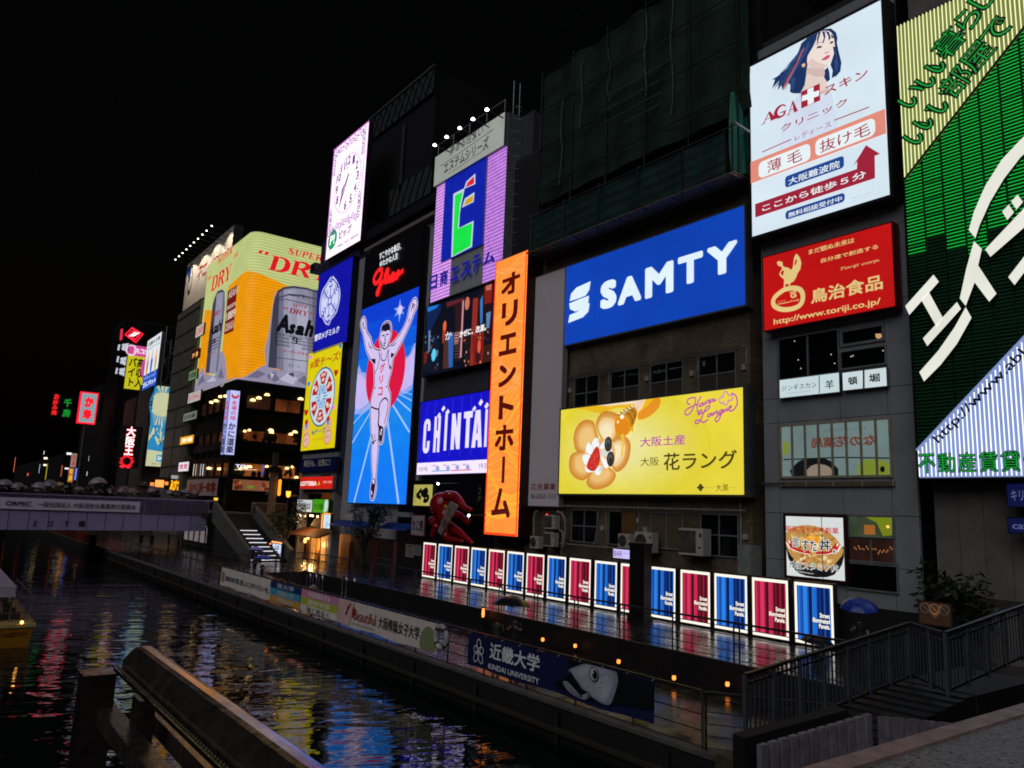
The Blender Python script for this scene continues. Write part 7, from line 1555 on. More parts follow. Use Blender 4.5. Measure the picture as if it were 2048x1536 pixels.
def f(bd, L, P, a0, a1, b0, b1):
    wv_ = V('#f0f0f4'); bd.text(L, '近畿大学', bd.fr(.155, .4), bd.fr(.46, .88), wv_, .02, ab=True); bd.text(L, 'KINDAI UNIVERSITY', bd.fr(.15, .1), bd.fr(.46, .26), wv_, .015, ab=True)
    c = bd.fr(.08, .5)
    for k, an in enumerate((90, 20, 160, 235, 305)):
        t = R_(an); ln_ = .38 if k in (0, 3, 4) else .27; pts = []
        for j in range(13): u = j/12*2*math.pi; pts.append((c[0]+(ln_*.52*(1-math.cos(u)))*math.cos(t)-(.11*math.sin(u))*math.sin(t), c[1]+(ln_*.52*(1-math.cos(u)))*math.sin(t)+(.11*math.sin(u))*math.cos(t)))
        bd.line(P, pts[:-1], .03, wv_, 2, ab=True, closed=True)
    fs = V('#b4b4c0'); f2, f3, f4, kf = V('#9a9aa8'), V('#c6c6d0'), V('#767a8c'), V('#0b0d14')
    bd.poly(P, [(790, 300), (880, 330), (1000, 350), (1180, 400), (1390, 500), (1385, 690), (1130, 640), (1060, 655), (960, 620), (880, 615), (780, 560), (700, 520), (800, 470), (820, 420), (790, 370)], kf, 2)
    bd.poly(P, [(808, 432), (870, 405), (940, 386), (1040, 392), (1095, 430), (1112, 500), (1092, 580), (1058, 650), (985, 625), (900, 560), (880, 540), (830, 470)], f2, 3)
    bd.poly(P, [(822, 436), (880, 412), (945, 398), (1030, 404), (1075, 450), (1085, 520), (1062, 590), (1030, 630), (975, 606), (905, 545), (850, 480)], fs, 3)
    bd.poly(P, [(985, 500), (1040, 470), (1068, 520), (1045, 590), (1010, 610), (975, 570)], f3, 3); bd.poly(P, [(860, 440), (920, 415), (960, 420), (900, 470)], f3, 2)
    bd.poly(P, [(770, 508), (800, 505), (850, 560), (885, 590), (940, 570), (925, 615), (870, 608), (800, 560)], f2, 2); bd.poly(P, [(800, 530), (850, 575), (900, 605), (850, 595)], f4, 2)
    r9 = random.Random(6)
    for k in range(40): x, y = r9.uniform(880, 1080), r9.uniform(410, 620); bd.poly(P, [(x, y), (x+r9.uniform(4, 22), y+r9.uniform(-3, 6)), (x+r9.uniform(0, 14), y+r9.uniform(3, 8))], r9.choice([f2, f3, f4])) if abs(x-985)/105+abs(y-510)/120 < 1 else None
    for k in range(16): x = 1150+k*14; y = 440+k*6; bd.line(P, [(x, y), (x+20, y+30+20*math.sin(k*2)), (x-6, y+60)], .012, V('#2c3044'), 2)
    bd.line(P, [(820, 440), (850, 490), (888, 545), (885, 600)], .035, kf, 2); bd.line(P, [(888, 548), (920, 565), (945, 575), (920, 612)], .02, kf, 2)
    bd.disc(P, (968, 458), .19, .19, V('#c8c8d0'), 20); bd.disc(P, (968, 458), .19, .19, V('#14161a'), 24, ri=.86); bd.disc(P, (975, 462), .1, .12, kf, 16); bd.disc(P, (965, 448), .03, .035, V('#e0e0e4'), 8)
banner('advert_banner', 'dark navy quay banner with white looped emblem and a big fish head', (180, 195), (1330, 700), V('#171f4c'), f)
# life ring
cr(420, 960, 4.267); p = FX(1972, 1340, 14.9)
t = thing('life_ring', 'white life ring with dark bands hung on the quay railing', 'life ring', p); m = MB(); n = 28; R1 = .36
m.tube([p+Vector((0, R1*math.cos(2*math.pi*k/n), R1*math.sin(2*math.pi*k/n))) for k in range(n)], .085, D('#b8b4ac', .5), 8, closed=True); m.build('ring', t, True); m = MB()
for k in range(4): a = R_(45+90*k); m.tube([p+Vector((0, R1*math.cos(a+d), R1*math.sin(a+d))) for d in (-.14, 0, .14)], .09, D('#2a2a2a', .6), 8)
m.build('band', t)
# fender timber and pipes on the quay side, drift glints
m = MB(); m.tube([(14.7, 12, ZW+.35), (14.7, 84, ZW+.35)], .09, D('#2e2618', .7), 6)
for k in range(18): y = 13+k*4; m.tube([(14.75, y, ZW-.3), (14.75, y, ZD-.1)], .07, D('#17130e', .8), 6)
tag(m.build('quay_fender', None, origin=(14.7, 12, ZW)), 'weathered timber fender running along the quay wall at the waterline', 'fender')
# ---- bollard lamps
cr(0, 0, 1)
bl0 = None
def bollard(loc, lb, h=.7):
    t = thing('bollard_lamp', lb, 'bollard lamp', loc, 'glowing bollard lamps on the promenade'); m = MB(); m.lathe([(.001, 0), (.075, 0), (.075, h*.52), (.001, h*.52)], dsteel, loc, 10); m.lathe([(.001, h*.93), (.085, h*.93), (.085, h), (.001, h)], dsteel, loc, 10); m.build('post', t)
    m = MB(); m.lathe([(.001, h*.521), (.05, h*.53), (.068, h*.7), (.05, h*.92), (.001, h*.929)], E('#ff8a38', 2.6, True), loc, 10); m.build('lamp_glass', t); return t
for (x, y, X) , lb in ((((965, 1258), 0, 20.0), 'tall glowing orange bollard lamp behind the couple'), (((1085, 1292), 0, 19.6), 'small glowing orange bollard lamp behind the looped emblem banner'), (((1150, 1305), 0, 19.8), 'pair-like glowing lamp near the middle of the promenade'), (((1237, 1338), 0, 18.4), 'glowing lamp just above the fish head banner'), (((1348, 1372), 0, 19.6), 'bright orange lamp at the foot of the walkway wall with a long reflection'), (((1455, 1385), 0, 18.6), 'orange lamp beside the bottom of the near stairs')):
    (px, py) = x; p = FZ(px, py, ZD); h = 1.0 if px == 965 else .36
    bollard((p.x, p.y, ZD), lb, h)
m = MB(); cr(1500, 980, 2.763)
# small hooded posts
# no smoking plate lit from below
s = sign('notice_board', 'brown notice plate with three crossed circles lit orange from below', 'notice board', 'X', 27.2, [(935, 615), (1110, 632), (1112, 752), (938, 738)], D('#6a4a30', .6, 0, .15), .06, D('#3a2a1c', .6), .03)
for k in range(3): c = s.fr(.2+.3*k, .72); P = s.art('symbol'); s.disc(P, c, .17, .17, D('#b0a090', .6), 18, ab=True, ri=.84); s.line(P, [(c[0]-.11, c[1]+.11), (c[0]+.11, c[1]-.11)], .025, D('#b0a090', .6), ab=True)
s.done(); c = s.fr(.5, 0)
l = bpy.data.lights.new('notice_uplight', 'SPOT'); l.energy = 14; l.spot_size = R_(38); l.color = (1, .5, .2); l.shadow_soft_size = .03; o = bpy.data.objects.new('notice_uplight', l); col.objects.link(o); o.location = (26.95, s.p3(*c).y, s.p3(*c).z-.15); o.rotation_euler = Vector((.22, 0, 1)).to_track_quat('-Z', 'Y').to_euler()
cr(0, 0, 1)
# hoops, info board, stairs glimpses
for k, (x, y) in enumerate(((616, 1152), (628, 1154), (640, 1157), (688, 1160), (704, 1163))):
    p = FZ(x, y+26, ZD); t = thing('hoop_bollard', 'bright steel hoop bollard on the promenade near the ramp', 'bollard', (p.x, p.y, ZD), 'steel hoop bollards'); m = MB(); m.tube([(p.x, p.y-.28, ZD), (p.x, p.y-.28, ZD+.75)]+[(p.x, p.y-.28*math.cos(R_(a)), ZD+.75+.28*math.sin(R_(a))) for a in range(15, 180, 15)]+[(p.x, p.y+.28, ZD+.75), (p.x, p.y+.28, ZD)], .05, D('#a8a8ac', .2, .95), 8); m.build('hoop', t)
s = sign('information_board', 'dark upright information board standing by the walkway ramp', 'board', 'X', 26.5, [(757, 1118), (785, 1120), (780, 1168), (752, 1164)], D('#3a3c40', .4, .3), .12, D('#5a5c60', .4, .5), .05); s.text(s.art('lettering'), 'i information', s.fr(.15, .72), s.fr(.8, .82), D('#a8a8a8', .5), 0, ab=True); s.done()
for lb, c4, h in (('white paper notice on the dark wall by the street panels, left of two', [(812, 1087), (829, 1090), (828, 1116), (811, 1113)], '#8c8880'), ('white paper notice with red heading, nearest the first red street panel', [(830, 1089), (843, 1091), (842, 1112), (829, 1110)], '#8c8684')):
    s = sign('paper_notice', lb, 'notice', 'X', 28.5, c4, D(h, .6), .04, D('#3a3a3a', .6), .02); s.text(s.art('lettering'), 'ご案内', s.fr(.15, .78), s.fr(.85, .92), D('#7a2a2a', .6) if 'red' in lb else D('#222', .6) if 0 else D('#2a2a2a', .6), .02, ab=True)
    for k in range(5): s.line(s.art('lettering'), [s.fr(.12, .65-.12*k), s.fr(.85-.1*(k % 2), .65-.12*k)], .02, D('#3a3a3a', .6), ab=True)
    s.done()
for x, lb in ((826, 'dark red steel column nearest the ramp'), (788, 'dark red steel column beside the information board'), (740, 'slim red column at the ramp foot')):
    p = FZ(x-35, 1180, ZD); m = MB(); m.box(25.6, 25.85, FX(x-40, 1130, 25.7).y-.12, FX(x-40, 1130, 25.7).y+.12, ZD, FX(x-30, 1085, 25.7).z, D('#4a1c1c', .5)); m.box(25.55, 25.9, FX(x-40, 1130, 25.7).y-.17, FX(x-40, 1130, 25.7).y+.17, ZD+.001, ZD+.12, D('#3a1616', .5)); tag(m.build('steel_column', None, origin=(25.7, 50, ZD)), lb, 'column')
# ---- bridge across the canal
cr(0, 0, 1)
YB, YB2 = 84.0, 95.5; XE = FY(418, 1000, YB).x
bd = Bd('Y', YB); pm_ = D('#a49cc0', .5, .1, .12, .6); dkp = D('#2a2830', .6)
t = thing('canal_bridge', 'grey panelled bridge across the canal with slatted parapet', 'bridge', (0, YB, ZW))
zt_ = FY(200, 992, YB).z; zg = FY(200, 1025, YB).z; zb_ = FY(10, 1060, YB).z; zbr = FY(400, 1062, YB).z
m = MB(); X0 = -40; n = 40
def zlow(x): u = (x-3)/(XE-3); return zb_+(zbr-zb_)*max(-.3, min(1, u))
xs = [X0+(XE-X0)*i/n for i in range(n+1)]
for i in range(n):
    a, b_ = xs[i], xs[i+1]
    m.prism([(a+.03, YB, zlow(a)), (b_-.03, YB, zlow(b_)), (b_-.03, YB, zg-.05), (a+.03, YB, zg-.05)], (0, .3, 0), pm_)
m.build('girder_panel', t)
m = MB(); m.prism([(xs[0], YB+.3, zlow(xs[0])-.02), (XE, YB+.3, zbr-.02), (XE, YB+.3, zg-.2), (xs[0], YB+.3, zg-.2)], (0, YB2-YB-.6, 0), dkp); m.box(X0, XE+3, YB+.05, YB2, zg-.35, zg-.1, dkp); m.build('deck', t)
m = MB(); m.box(X0, XE+.4, YB-.12, YB+.25, zt_-.12, zt_, D('#a09ab4', .4, .4)); m.box(X0, XE, YB+.1, YB+.2, zg-.05, zt_-.121, D('#7a7690', .45, .3)); m.build('parapet', t)
m = MB(); xa = FY(290, 1005, YB).x
k = xa
while k < XE: m.box(k, k+.07, YB-.16, YB+.09, zg, zt_-.122, D('#8c87a2', .45, .3)); k += .22
for q in (-30+i*2.4 for i in range(20)):
    if q < xa: m.box(q, q+.08, YB-.05, YB+.099, zg, zt_-.122, D('#8c87a2', .45, .3))
m.build('baluster', t)
L = MB(); bd.k = .02; dk_ = D('#1a1820', .5)
for ch, x in (('え', 70), ('び', 102), ('す', 134), ('橋', 162)): bd.text(L, ch, (x-6, 1054), (x+6+(ch == '橋')*3, 1041), dk_, .02)
L.build('lettering', t)
bd = Bd('Y', YB-.2); pTL, pBR = bd.ab(-60, 1001), bd.ab(279, 1020)
tb = thing('bridge_banner', 'long white banner with black writing along the bridge parapet', 'banner', bd.p3(pTL[0], pBR[1])); m = MB(); z0_, z1_ = FY(140, 1021, YB).z, FY(140, 999, YB).z
n = 60; vs = [bd.p3(pTL[0]+(pBR[0]-pTL[0])*i/n, z0_+(z1_-z0_)*j/3, .03*math.sin(i*.9+j)) for j in range(4) for i in range(n+1)]
m.mesh(vs, [(j*(n+1)+i, j*(n+1)+i+1, (j+1)*(n+1)+i+1, (j+1)*(n+1)+i) for j in range(3) for i in range(n)], D('#e4d8ea', .6, 0, .06)); m.build('cloth', tb, True)
L = MB(); bd.k = .06; a = bd.ab(10, 1017)[0]; h = z1_-z0_; bd.text(L, 'ORPEC', (a, z0_+h*.28), (bd.ab(62, 1010)[0], z0_+h*.68), dk_, .02, ab=True); bd.text(L, '一般社団法人 大阪活性化事業実行委員会', (bd.ab(75, 1010)[0], z0_+h*.25), (bd.ab(272, 1010)[0], z0_+h*.72), dk_, .01, ab=True); L.build('lettering', tb)
# landing and steps down to the promenade
XS0, XS1 = 24.0, 27.6; YT, YBt = 82.0, 70.4; zl_ = FY(440, 1012, YB).z-1.2
zl_ = -1.25
lt = thing('stair_landing', 'concrete landing between the bridge and the promenade steps with slim balusters', 'landing', (25, 84, ZD)); m = MB(); m.box(XE-.5, 31.5, YT, YB2+8, zl_-.5, zl_, cond); m.box(XE, 31.5, YT-.02, YT+.3, zl_-.9, zl_-.501, cond); m.build('slab', lt)
m = MB(); rl = D('#8a8078', .4, .5)
def pick(m, p, q, h, step, mat, rail=.04):
    p, q = Vector(p), Vector(q); L_ = (q-p).length; n = int(L_/step)
    m.tube([p+Vector((0, 0, h)), q+Vector((0, 0, h))], rail, mat, 6)
    m.tube([p+Vector((0, 0, .1)), q+Vector((0, 0, .1))], rail*.6, mat, 5)
    for i in range(n+1): c = p+(q-p)*(i/max(1, n)); m.tube([c+Vector((0, 0, .1)), c+Vector((0, 0, h))], .018, mat, 4, cap=False)
pick(m, (XE, YT+.1, zl_), (XS0, YT+.1, zl_), 1.2, .16, rl); pick(m, (XS1, YT+.1, zl_), (31.4, YT+.1, zl_), 1.2, .16, rl); m.build('baluster_rail', lt)
st = thing('promenade_stairs', 'stairs with lit white nosings leading down from the bridge to the promenade', 'stairs', ((XS0+XS1)/2, YBt, ZD)); n = 24; m = MB(); g = MB()
for i in range(n):
    ya, yb2 = YT-(YT-YBt)*i/n, YT-(YT-YBt)*(i+1)/n; z = zl_-(zl_-ZD)*(i+1)/n; m.box(XS0, XS1, yb2, ya, ZD-.1, z, cond)
    if i > 6 and i % 2 == 0: g.box(XS0+.12, XS0+.35, yb2-.02, yb2+.03, z-.05, z+.005, E('#e8e8f0', 1.1)); g.box(XS0+1.2, XS1-.7, yb2-.02, yb2+.03, z-.05, z+.005, E('#f0f0f8', 1.3))
m.build('step', st); g.build('lit_nosing', st)
m = MB(); wl_ = D('#5a564e', .7, 0, .25, 1.5, .3, 10)
for x0, x1 in ((XS0-.35, XS0-.003), (XS1+.003, XS1+.35)): m.prism([(x0, YT+.3, zl_-.8), (x0, YT+.3, zl_+1.15), (x0, YT, zl_+1.15), (x0, YBt-.2, ZD+1.1), (x0, YBt-.2, ZD), (x0, YBt+1, ZD)], (x1-x0, 0, 0), wl_)
m.build('parapet', st)
# umbrella prototypes and people --------------------------------------------------------------
def umbrella(name, lb, colr, loc, R=.58, tilt=(0, 0), group=None, flat=.32):
    t = thing(name, lb, 'umbrella', loc, group); mat = D(colr, .35, 0, .08, 2); x, y, z = loc; m = MB(); vs = []; n = 8; S = 4; K = 5
    for j in range(K+1):
        th = j/K
        for i in range(n*S):
            a = 2*math.pi*i/(n*S); fr_ = (i % S)/S; sag = 1-.10*math.sin(math.pi*fr_)*th; r = R*math.sin(th*1.25)/math.sin(1.25)*sag
            vs.append((x+r*math.cos(a), y+r*math.sin(a), z+R*flat*2*(math.cos(th*1.25)-math.cos(1.25))/(1-math.cos(1.25))*.8+.0))
    fs = [(j*n*S+i, j*n*S+(i+1) % (n*S), (j+1)*n*S+(i+1) % (n*S), (j+1)*n*S+i) for j in range(K) for i in range(n*S)]
    m.mesh(vs, fs, mat); m.build('canopy', t, True)
    m = MB(); zt2 = z+R*flat*1.6; m.tube([(x, y, z-.62), (x, y, zt2+.07)], .008, steel, 5); m.tube([(x, y, z-.62), (x+.02, y, z-.68), (x+.06, y, z-.68), (x+.08, y, z-.62)], .012, D('#141414', .5), 5); m.build('shaft', t)
    m = MB()
    for i in range(n): a = 2*math.pi*i/n; m.tube([(x+R*math.cos(a), y+R*math.sin(a), z), (x+R*.55*math.cos(a), y+R*.55*math.sin(a), z+R*flat*1.05), (x, y, zt2-.03)], .005, dsteel, 4)
    m.build('rib', t); t.rotation_euler = (tilt[0], tilt[1], 0); return t
def skinmesh(name, verts, edges, radii, mats, matfn, parent=None, root=0, lv=1):
    me = bpy.data.meshes.new(name); me.from_pydata(verts, edges, []); o = bpy.data.objects.new(name, me); col.objects.link(o)
    sk = o.modifiers.new('s', 'SKIN'); sk.use_smooth_shade = True
    for i, d in enumerate(me.skin_vertices[0].data): d.radius = (radii[i][0], radii[i][1]) if isinstance(radii[i], tuple) else (radii[i],)*2; d.use_root = (i == root)
    sb = o.modifiers.new('d', 'SUBSURF'); sb.levels = lv; sb.render_levels = lv
    m2 = bpy.data.meshes.new_from_object(o.evaluated_get(bpy.context.evaluated_depsgraph_get()))
    bpy.data.objects.remove(o); bpy.data.meshes.remove(me)
    for m_ in mats: m2.materials.append(m_)
    for p in m2.polygons: p.material_index = matfn(p.center); p.use_smooth = True
    ob = bpy.data.objects.new(name, m2); col.objects.link(ob); ob.parent = parent; return ob
SK = D('#b08468', .5, 0, .06); HR = D('#120e0c', .45, 0, .1)
def person(lb, loc, rz, top, trou, pose='stand', H=1.68, hair=HR, longhair=False, group=None, skirt=None):
    """one continuous skinned body; the front is +y before turning by rz"""
    t = thing('person', lb, 'person', loc, group); k = H/1.7; v = []; e = []; r = []
    def add(p, rad, par=None): v.append(Vector(p)*k); r.append(tuple(x*k for x in rad) if isinstance(rad, tuple) else rad*k); (e.append((par, len(v)-1)) if par is not None else None); return len(v)-1
    sit = pose == 'sit'; dz = -.42 if sit else 0
    pel = add((0, 0, .92+dz), (.15, .105)); wa = add((0, 0, 1.08+dz), (.13, .09), pel); ch = add((0, .01, 1.28+dz), (.16, .105), wa); nb = add((0, 0, 1.42+dz), (.075, .06), ch); nk = add((0, .015, 1.48+dz), .05, nb)
    for s_ in (-1, 1):
        hp = add((s_*.09, 0, .86+dz), .09, pel)
        if sit: kn = add((s_*.1, .42, .5), .065, hp); an = add((s_*.1, .45, .1), .042, kn); add((s_*.1, .6, .04), .035, an)
        else:
            st_ = .12*s_ if pose == 'walk' else .02*s_; kn = add((s_*.095, st_*.6+.02, .48), .065, hp); an = add((s_*.1, st_*1.6, .09), .042, kn); add((s_*.11, st_*1.6+.15, .035), .035, an)
        sh = add((s_*.185, 0, 1.38+dz), .058, ch)
        up = (pose in ('umb', 'walk') and s_ > 0) or pose == 'photo'
        if up: el = add((s_*.23, .1, 1.16+dz), .042, sh); wr = add((s_*.12, .3, 1.27+dz), .03, el)
        elif sit: el = add((s_*.23, .08, 1.12+dz), .042, sh); wr = add((s_*.15, .3, 1.02+dz), .03, el)
        else: el = add((s_*.24, -.01, 1.11), .042, sh); wr = add((s_*.24, .06, .88), .03, el)
        d = (v[wr]-v[el]).normalized()/k; q = v[wr]/k; side = Vector((-s_, 0, 0)) if not up else Vector((0, 0, -1)); pal = add(q+d*.06, (.036, .02), wr)
        for f_ in range(4): off = Vector((0, .6, 0)) if not up else Vector((0, 0, 1)); b0 = q+d*.09+(Vector((0, 1, 0)) if not up else Vector((0, 0, 1)))*(.026-.017*f_); L_ = (.065, .075, .07, .055)[f_]; f1 = add(b0+d*L_*.5+side*.008, .0085, pal); add(b0+d*L_+side*.028, .0075, f1)
        th_ = add(q+d*.045+(Vector((0, 1, 0)) if not up else Vector((0, 0, 1)))*.04, .01, wr); add(q+d*.085+(Vector((0, 1, 0)) if not up else Vector((0, 0, 1)))*.055+side*.02, .009, th_)
    def mf(c):
        z = c.z/k-dz
        if abs(c.x)/k > .2 and z < 1.22 and not sit: return 0
        if z > 1.43: return 0
        if (c.y/k > .2 and z > .98): return 0
        if sit: return 1 if z > .93 and c.y/k < .2 else 2
        return 1 if z > .94 else (2 if z > .1 else 3)
    skinmesh('body', v, e, r, [SK, D(top, .7, 0, .15, 6), D(trou, .7, 0, .15, 6), D('#15130f', .5)], mf, t)
    hz = (1.6+dz)*k; m = MB(); hv = len(m.v); m.ball((0, .02*k, hz), .1*k, SK, 14, (.82, .98, 1.2)); m.ball((0, .122*k, hz-.012*k), .016*k, SK, 6, (.8, 1.1, 1.3))
    for s_ in (-1, 1): m.ball((s_*.083*k, .015*k, hz-.01*k), .02*k, SK, 6, (.5, 1, 1.4)); m.ball((s_*.033*k, .108*k, hz+.012*k), .012*k, D('#16100c', .2), 6, (1.2, .5, .7))
    m.ball((0, .108*k, hz-.055*k), .022*k, D('#8a4a44', .5), 6, (1.2, .4, .3)); m.build('head', t, True)
    h = MB(); h.ball((0, -.005*k, hz+.03*k), .107*k, hair, 14, (.88, .98, 1.12))
    if longhair: h.ball((0, -.06*k, hz-.12*k), .1*k, hair, 12, (.85, .45, 1.9))
    # open the face
    h.v = [(x, min(y, .075*k) if z < hz+.06*k else y, z) for x, y, z in h.v]; h.build('hair', t, True)
    if skirt:
        m = MB(); m.lathe([(.15*k, .98*k), (.19*k, .85*k), (.27*k, .52*k)], D(skirt, .7), n=16); m.build('skirt', t, True)
    t.rotation_euler = (0, 0, rz); return t
# ---- crowd on the bridge under umbrellas
cr(0, 0, 1)
zdk = zg-.1
cols = ['#8a8090', '#8c7a88', '#1c1c24', '#9a8a90', '#7a7480', '#b8a878', '#16161c', '#8a7a78', '#2a2830', '#a09498', '#3a2a2c', '#7a5a60', '#94807e', '#5a3a34', '#8a6a7a', '#6a5a62', '#9a8a88', '#4a3a40']
crowd = [(10, 968, 1), (35, 972, .8), (55, 975, .9), (78, 972, .85), (100, 970, 1.15), (118, 972, .9), (136, 974, .9), (157, 980, .8), (178, 977, .8), (196, 966, 1.25), (222, 980, .8), (246, 980, .9), (262, 984, .9), (286, 972, 1.0), (306, 980, .9), (322, 984, .9), (340, 986, .9), (356, 988, .9), (372, 985, .9), (390, 986, .8)]
words = ['pale grey', 'mauve', 'black', 'whitish', 'grey', 'cream', 'black', 'beige', 'charcoal', 'silvery', 'dark brown', 'dull pink', 'tan', 'rust brown', 'pinkish purple', 'dusky', 'light grey', 'dark plum']
for i, (x, y, k) in enumerate(crowd):
    Y = YB+1.2+(i*37 % 11)*.75*(1 if i % 3 else .3); p = FY(x, y, Y); c = i % len(cols)
    zc = max(p.z, zdk+1.72)-.1
    umbrella('umbrella', '%s umbrella in the bridge crowd, %s along the parapet from the left' % (words[c], ['1st', '2nd', '3rd'][i] if i < 3 else '%dth' % (i+1)), cols[c], (p.x, Y, zc), (.64*k+.06), (R_(rnd.uniform(-14, 8)), R_(rnd.uniform(-14, 14))), 'umbrellas of the bridge crowd', .5)
    person('person under an umbrella behind the bridge parapet', (p.x+.12, Y+.05, zdk), rnd.uniform(0, 6.3), rnd.choice(['#3a3a44', '#6a6a70', '#8a8488', '#20202a', '#5a3a3a']), '#1c1c22', 'umb', 1.6+rnd.random()*.15, longhair=i % 2 == 0, group='people in the bridge crowd')
for i in range(22):
    x = -20+i*19.5; Y = YB+3.5+(i*29 % 7)*1.0; p = FY(x, 972, Y)
    person('person in the crowd on the bridge', (p.x, Y, zdk), rnd.uniform(0, 6.3), rnd.choice(['#2a2a30', '#7a7478', '#a49a9c', '#1a1a20', '#6a3a3a', '#3a4a6a']), '#17171c', 'umb' if i % 2 else 'walk', 1.55+rnd.random()*.25, longhair=i % 3 == 0, group='people in the bridge crowd')['label'] = 'person under an umbrella behind the bridge parapet'
    if i % 2: umbrella('umbrella', 'dark umbrella deep in the bridge crowd, %d places from the left' % (i//2+1), rnd.choice(['#15151a', '#241a20', '#2c2a36', '#3a2422']), (p.x+.1, Y+.1, zdk+1.95), .62, (R_(rnd.uniform(-14, 8)), R_(rnd.uniform(-14, 14))), 'umbrellas of the bridge crowd', .42)
# ---- people on the promenade
def place(px, py, z): p = FZ(px, py, z); return Vector((p.x, p.y, z))
cp = FX(1010, 1268, 17.0); cp = Vector((17.2, FX(1010, 1268, 17.2).y, ZD))
person('person in dark clothes holding up a phone under the black umbrella, right of the couple', cp+Vector((.25, -.25, 0)), R_(130), '#15161c', '#101014', 'photo', 1.74)
person('person with bare arms and pale skirt under the black umbrella, left of the couple', cp+Vector((-.15, .3, 0)), R_(-60), '#2a2c2e', '#2a2a2e', 'photo', 1.6, longhair=True, skirt='#5a6a4a')
umbrella('umbrella', 'large black umbrella over the couple on the promenade', '#141318', cp+Vector((.12, -.15, 2.0)), .72, (R_(-4), R_(6)))
bp_ = Vector((25.0, FX(1718, 1290, 25.0).y, ZU)); p = FX(1718, 1215, 25.0)
person('person with bare forearm under the blue umbrella at right', (p.x, p.y, min(p.z-1.9, ZU)), R_(110), '#1a1a22', '#2a1c18', 'umb', 1.72)
umbrella('umbrella', 'blue umbrella in front of the corner building at right', '#1238a0', (p.x, p.y, p.z-.02), .62, (R_(6), R_(-8)))
p = FX(1636, 1290, 24.0); person('person in black walking behind the stair railing under a black umbrella', (p.x, p.y, min(p.z-1.75, ZU)), R_(100), '#101014', '#101014', 'walk', 1.7); umbrella('umbrella', 'dark navy umbrella tilted low before the last blue street panel', '#0c1022', (p.x, p.y, p.z), .6, (R_(8), R_(10)))
for (x, y, c, lb, u) in ((512, 1101, '#9a9ad8', 'pale violet umbrella at the foot of the promenade stairs', 0), (526, 1118, '#5a64c8', 'violet blue umbrella in front of the paler one by the stairs', 1)):
    p = FX(x, y, 21.5); umbrella('umbrella', lb, c, (p.x, p.y, ZD+1.85 if 0 else p.z), .62, (R_(-8), R_(6))); person(('person in dark top below the pale violet umbrella' if not u else 'person with long hair and pale skirt below the violet blue umbrella'), (p.x, p.y, p.z-1.85), R_(200), '#6a4a78' if not u else '#2a2030', '#1c1c28', 'umb', 1.66, longhair=bool(u), skirt='#b8a0a8' if u else None)
p = FX(622, 1178, 15.9); person('person in pale top leaning at the quay railing above the striped banners', (16.0, p.y, ZD), R_(200), '#a89a94', '#2a2428', 'stand', 1.62, longhair=True)
p = FX(503, 1030, 25.6); person('person in dark clothes coming down the top of the stairs', (25.8, p.y if YBt < p.y < YT else 80, -1.6), R_(180), '#0e0e12', '#3a2418', 'walk', 1.7)
for i, (x, y) in enumerate(((280, 1083), (302, 1085), (336, 1080), (356, 1082))):
    p = FZ(x, y+14, ZD); person('dim person standing under the bridge by the water', (p.x, p.y, ZD), R_(150+40*i), ['#5a5a60', '#3a3a40', '#6a6a70', '#a8a49c'][i], '#1a1a1e', 'stand', 1.68, group='people under the bridge')
# umbrellas on the street beyond the stairs
for x, y, c, lb in ((590, 995, '#6a5248', 'warm lit pale umbrella on the street beyond the stairs, right of two'), (540, 990, '#4a3a34', 'brown umbrella on the street beyond the stairs, left of two')):
    p = FY(x, y, 97); umbrella('umbrella', lb, c, (p.x, 97, max(p.z, zl_+1.8)), .7, (R_(-6), R_(5))); person('person on the street beyond the stairs', (p.x+.1, 97.1, zl_), 1, '#2a2420', '#1a1a1a', 'umb', 1.7, group='people on the street beyond the stairs')
# ---- underpass light and shop below the bridge
m = MB(); p, q = FZ(360, 1090, ZD), None; a, c = FX(365, 1100, 24), FX(412, 1068, 24)
m.box(24, 24.1, min(a.y, c.y), max(a.y, c.y), ZD+.9, -2.9, E('#8a8084', .6, True, .4, 1.5)); tag(m.build('kiosk_window', None, origin=(24, a.y, ZD)), 'bright kiosk window under the end of the bridge', 'window')
kw = col.objects['kiosk_window']; m = MB(); m.box(23.9, 23.99, min(a.y, c.y), max(a.y, c.y), -2.95, -2.75, E('#ffe8dc', 2.5, True)); m.build('light_tube', kw); m = MB()
for k in range(5): y = min(a.y, c.y)+abs(a.y-c.y)*k/4; m.box(23.88, 23.995, y-.06, y+.06, ZD, -2.76, D('#2a2628', .6))
m.build('mullion', kw)
m = MB()
for k in range(7): y = 93+k*7; m.box(14.84, 14.93, y, y+6.3, ZD+.1, ZD+1.2, D(['#5a1c14', '#6a2016', '#4a1812'][k % 3], .5, 0, .3, 2))
for k in range(8): m.box(14.84, 14.96, 92.5+k*7, 92.8+k*7, ZD-.2, ZD+1.3, D('#3a1a14', .6))
tag(m.build('quay_hoarding', None, origin=(14.9, 93, ZD)), 'row of dark red boards along the quay beyond the bridge', 'hoarding')
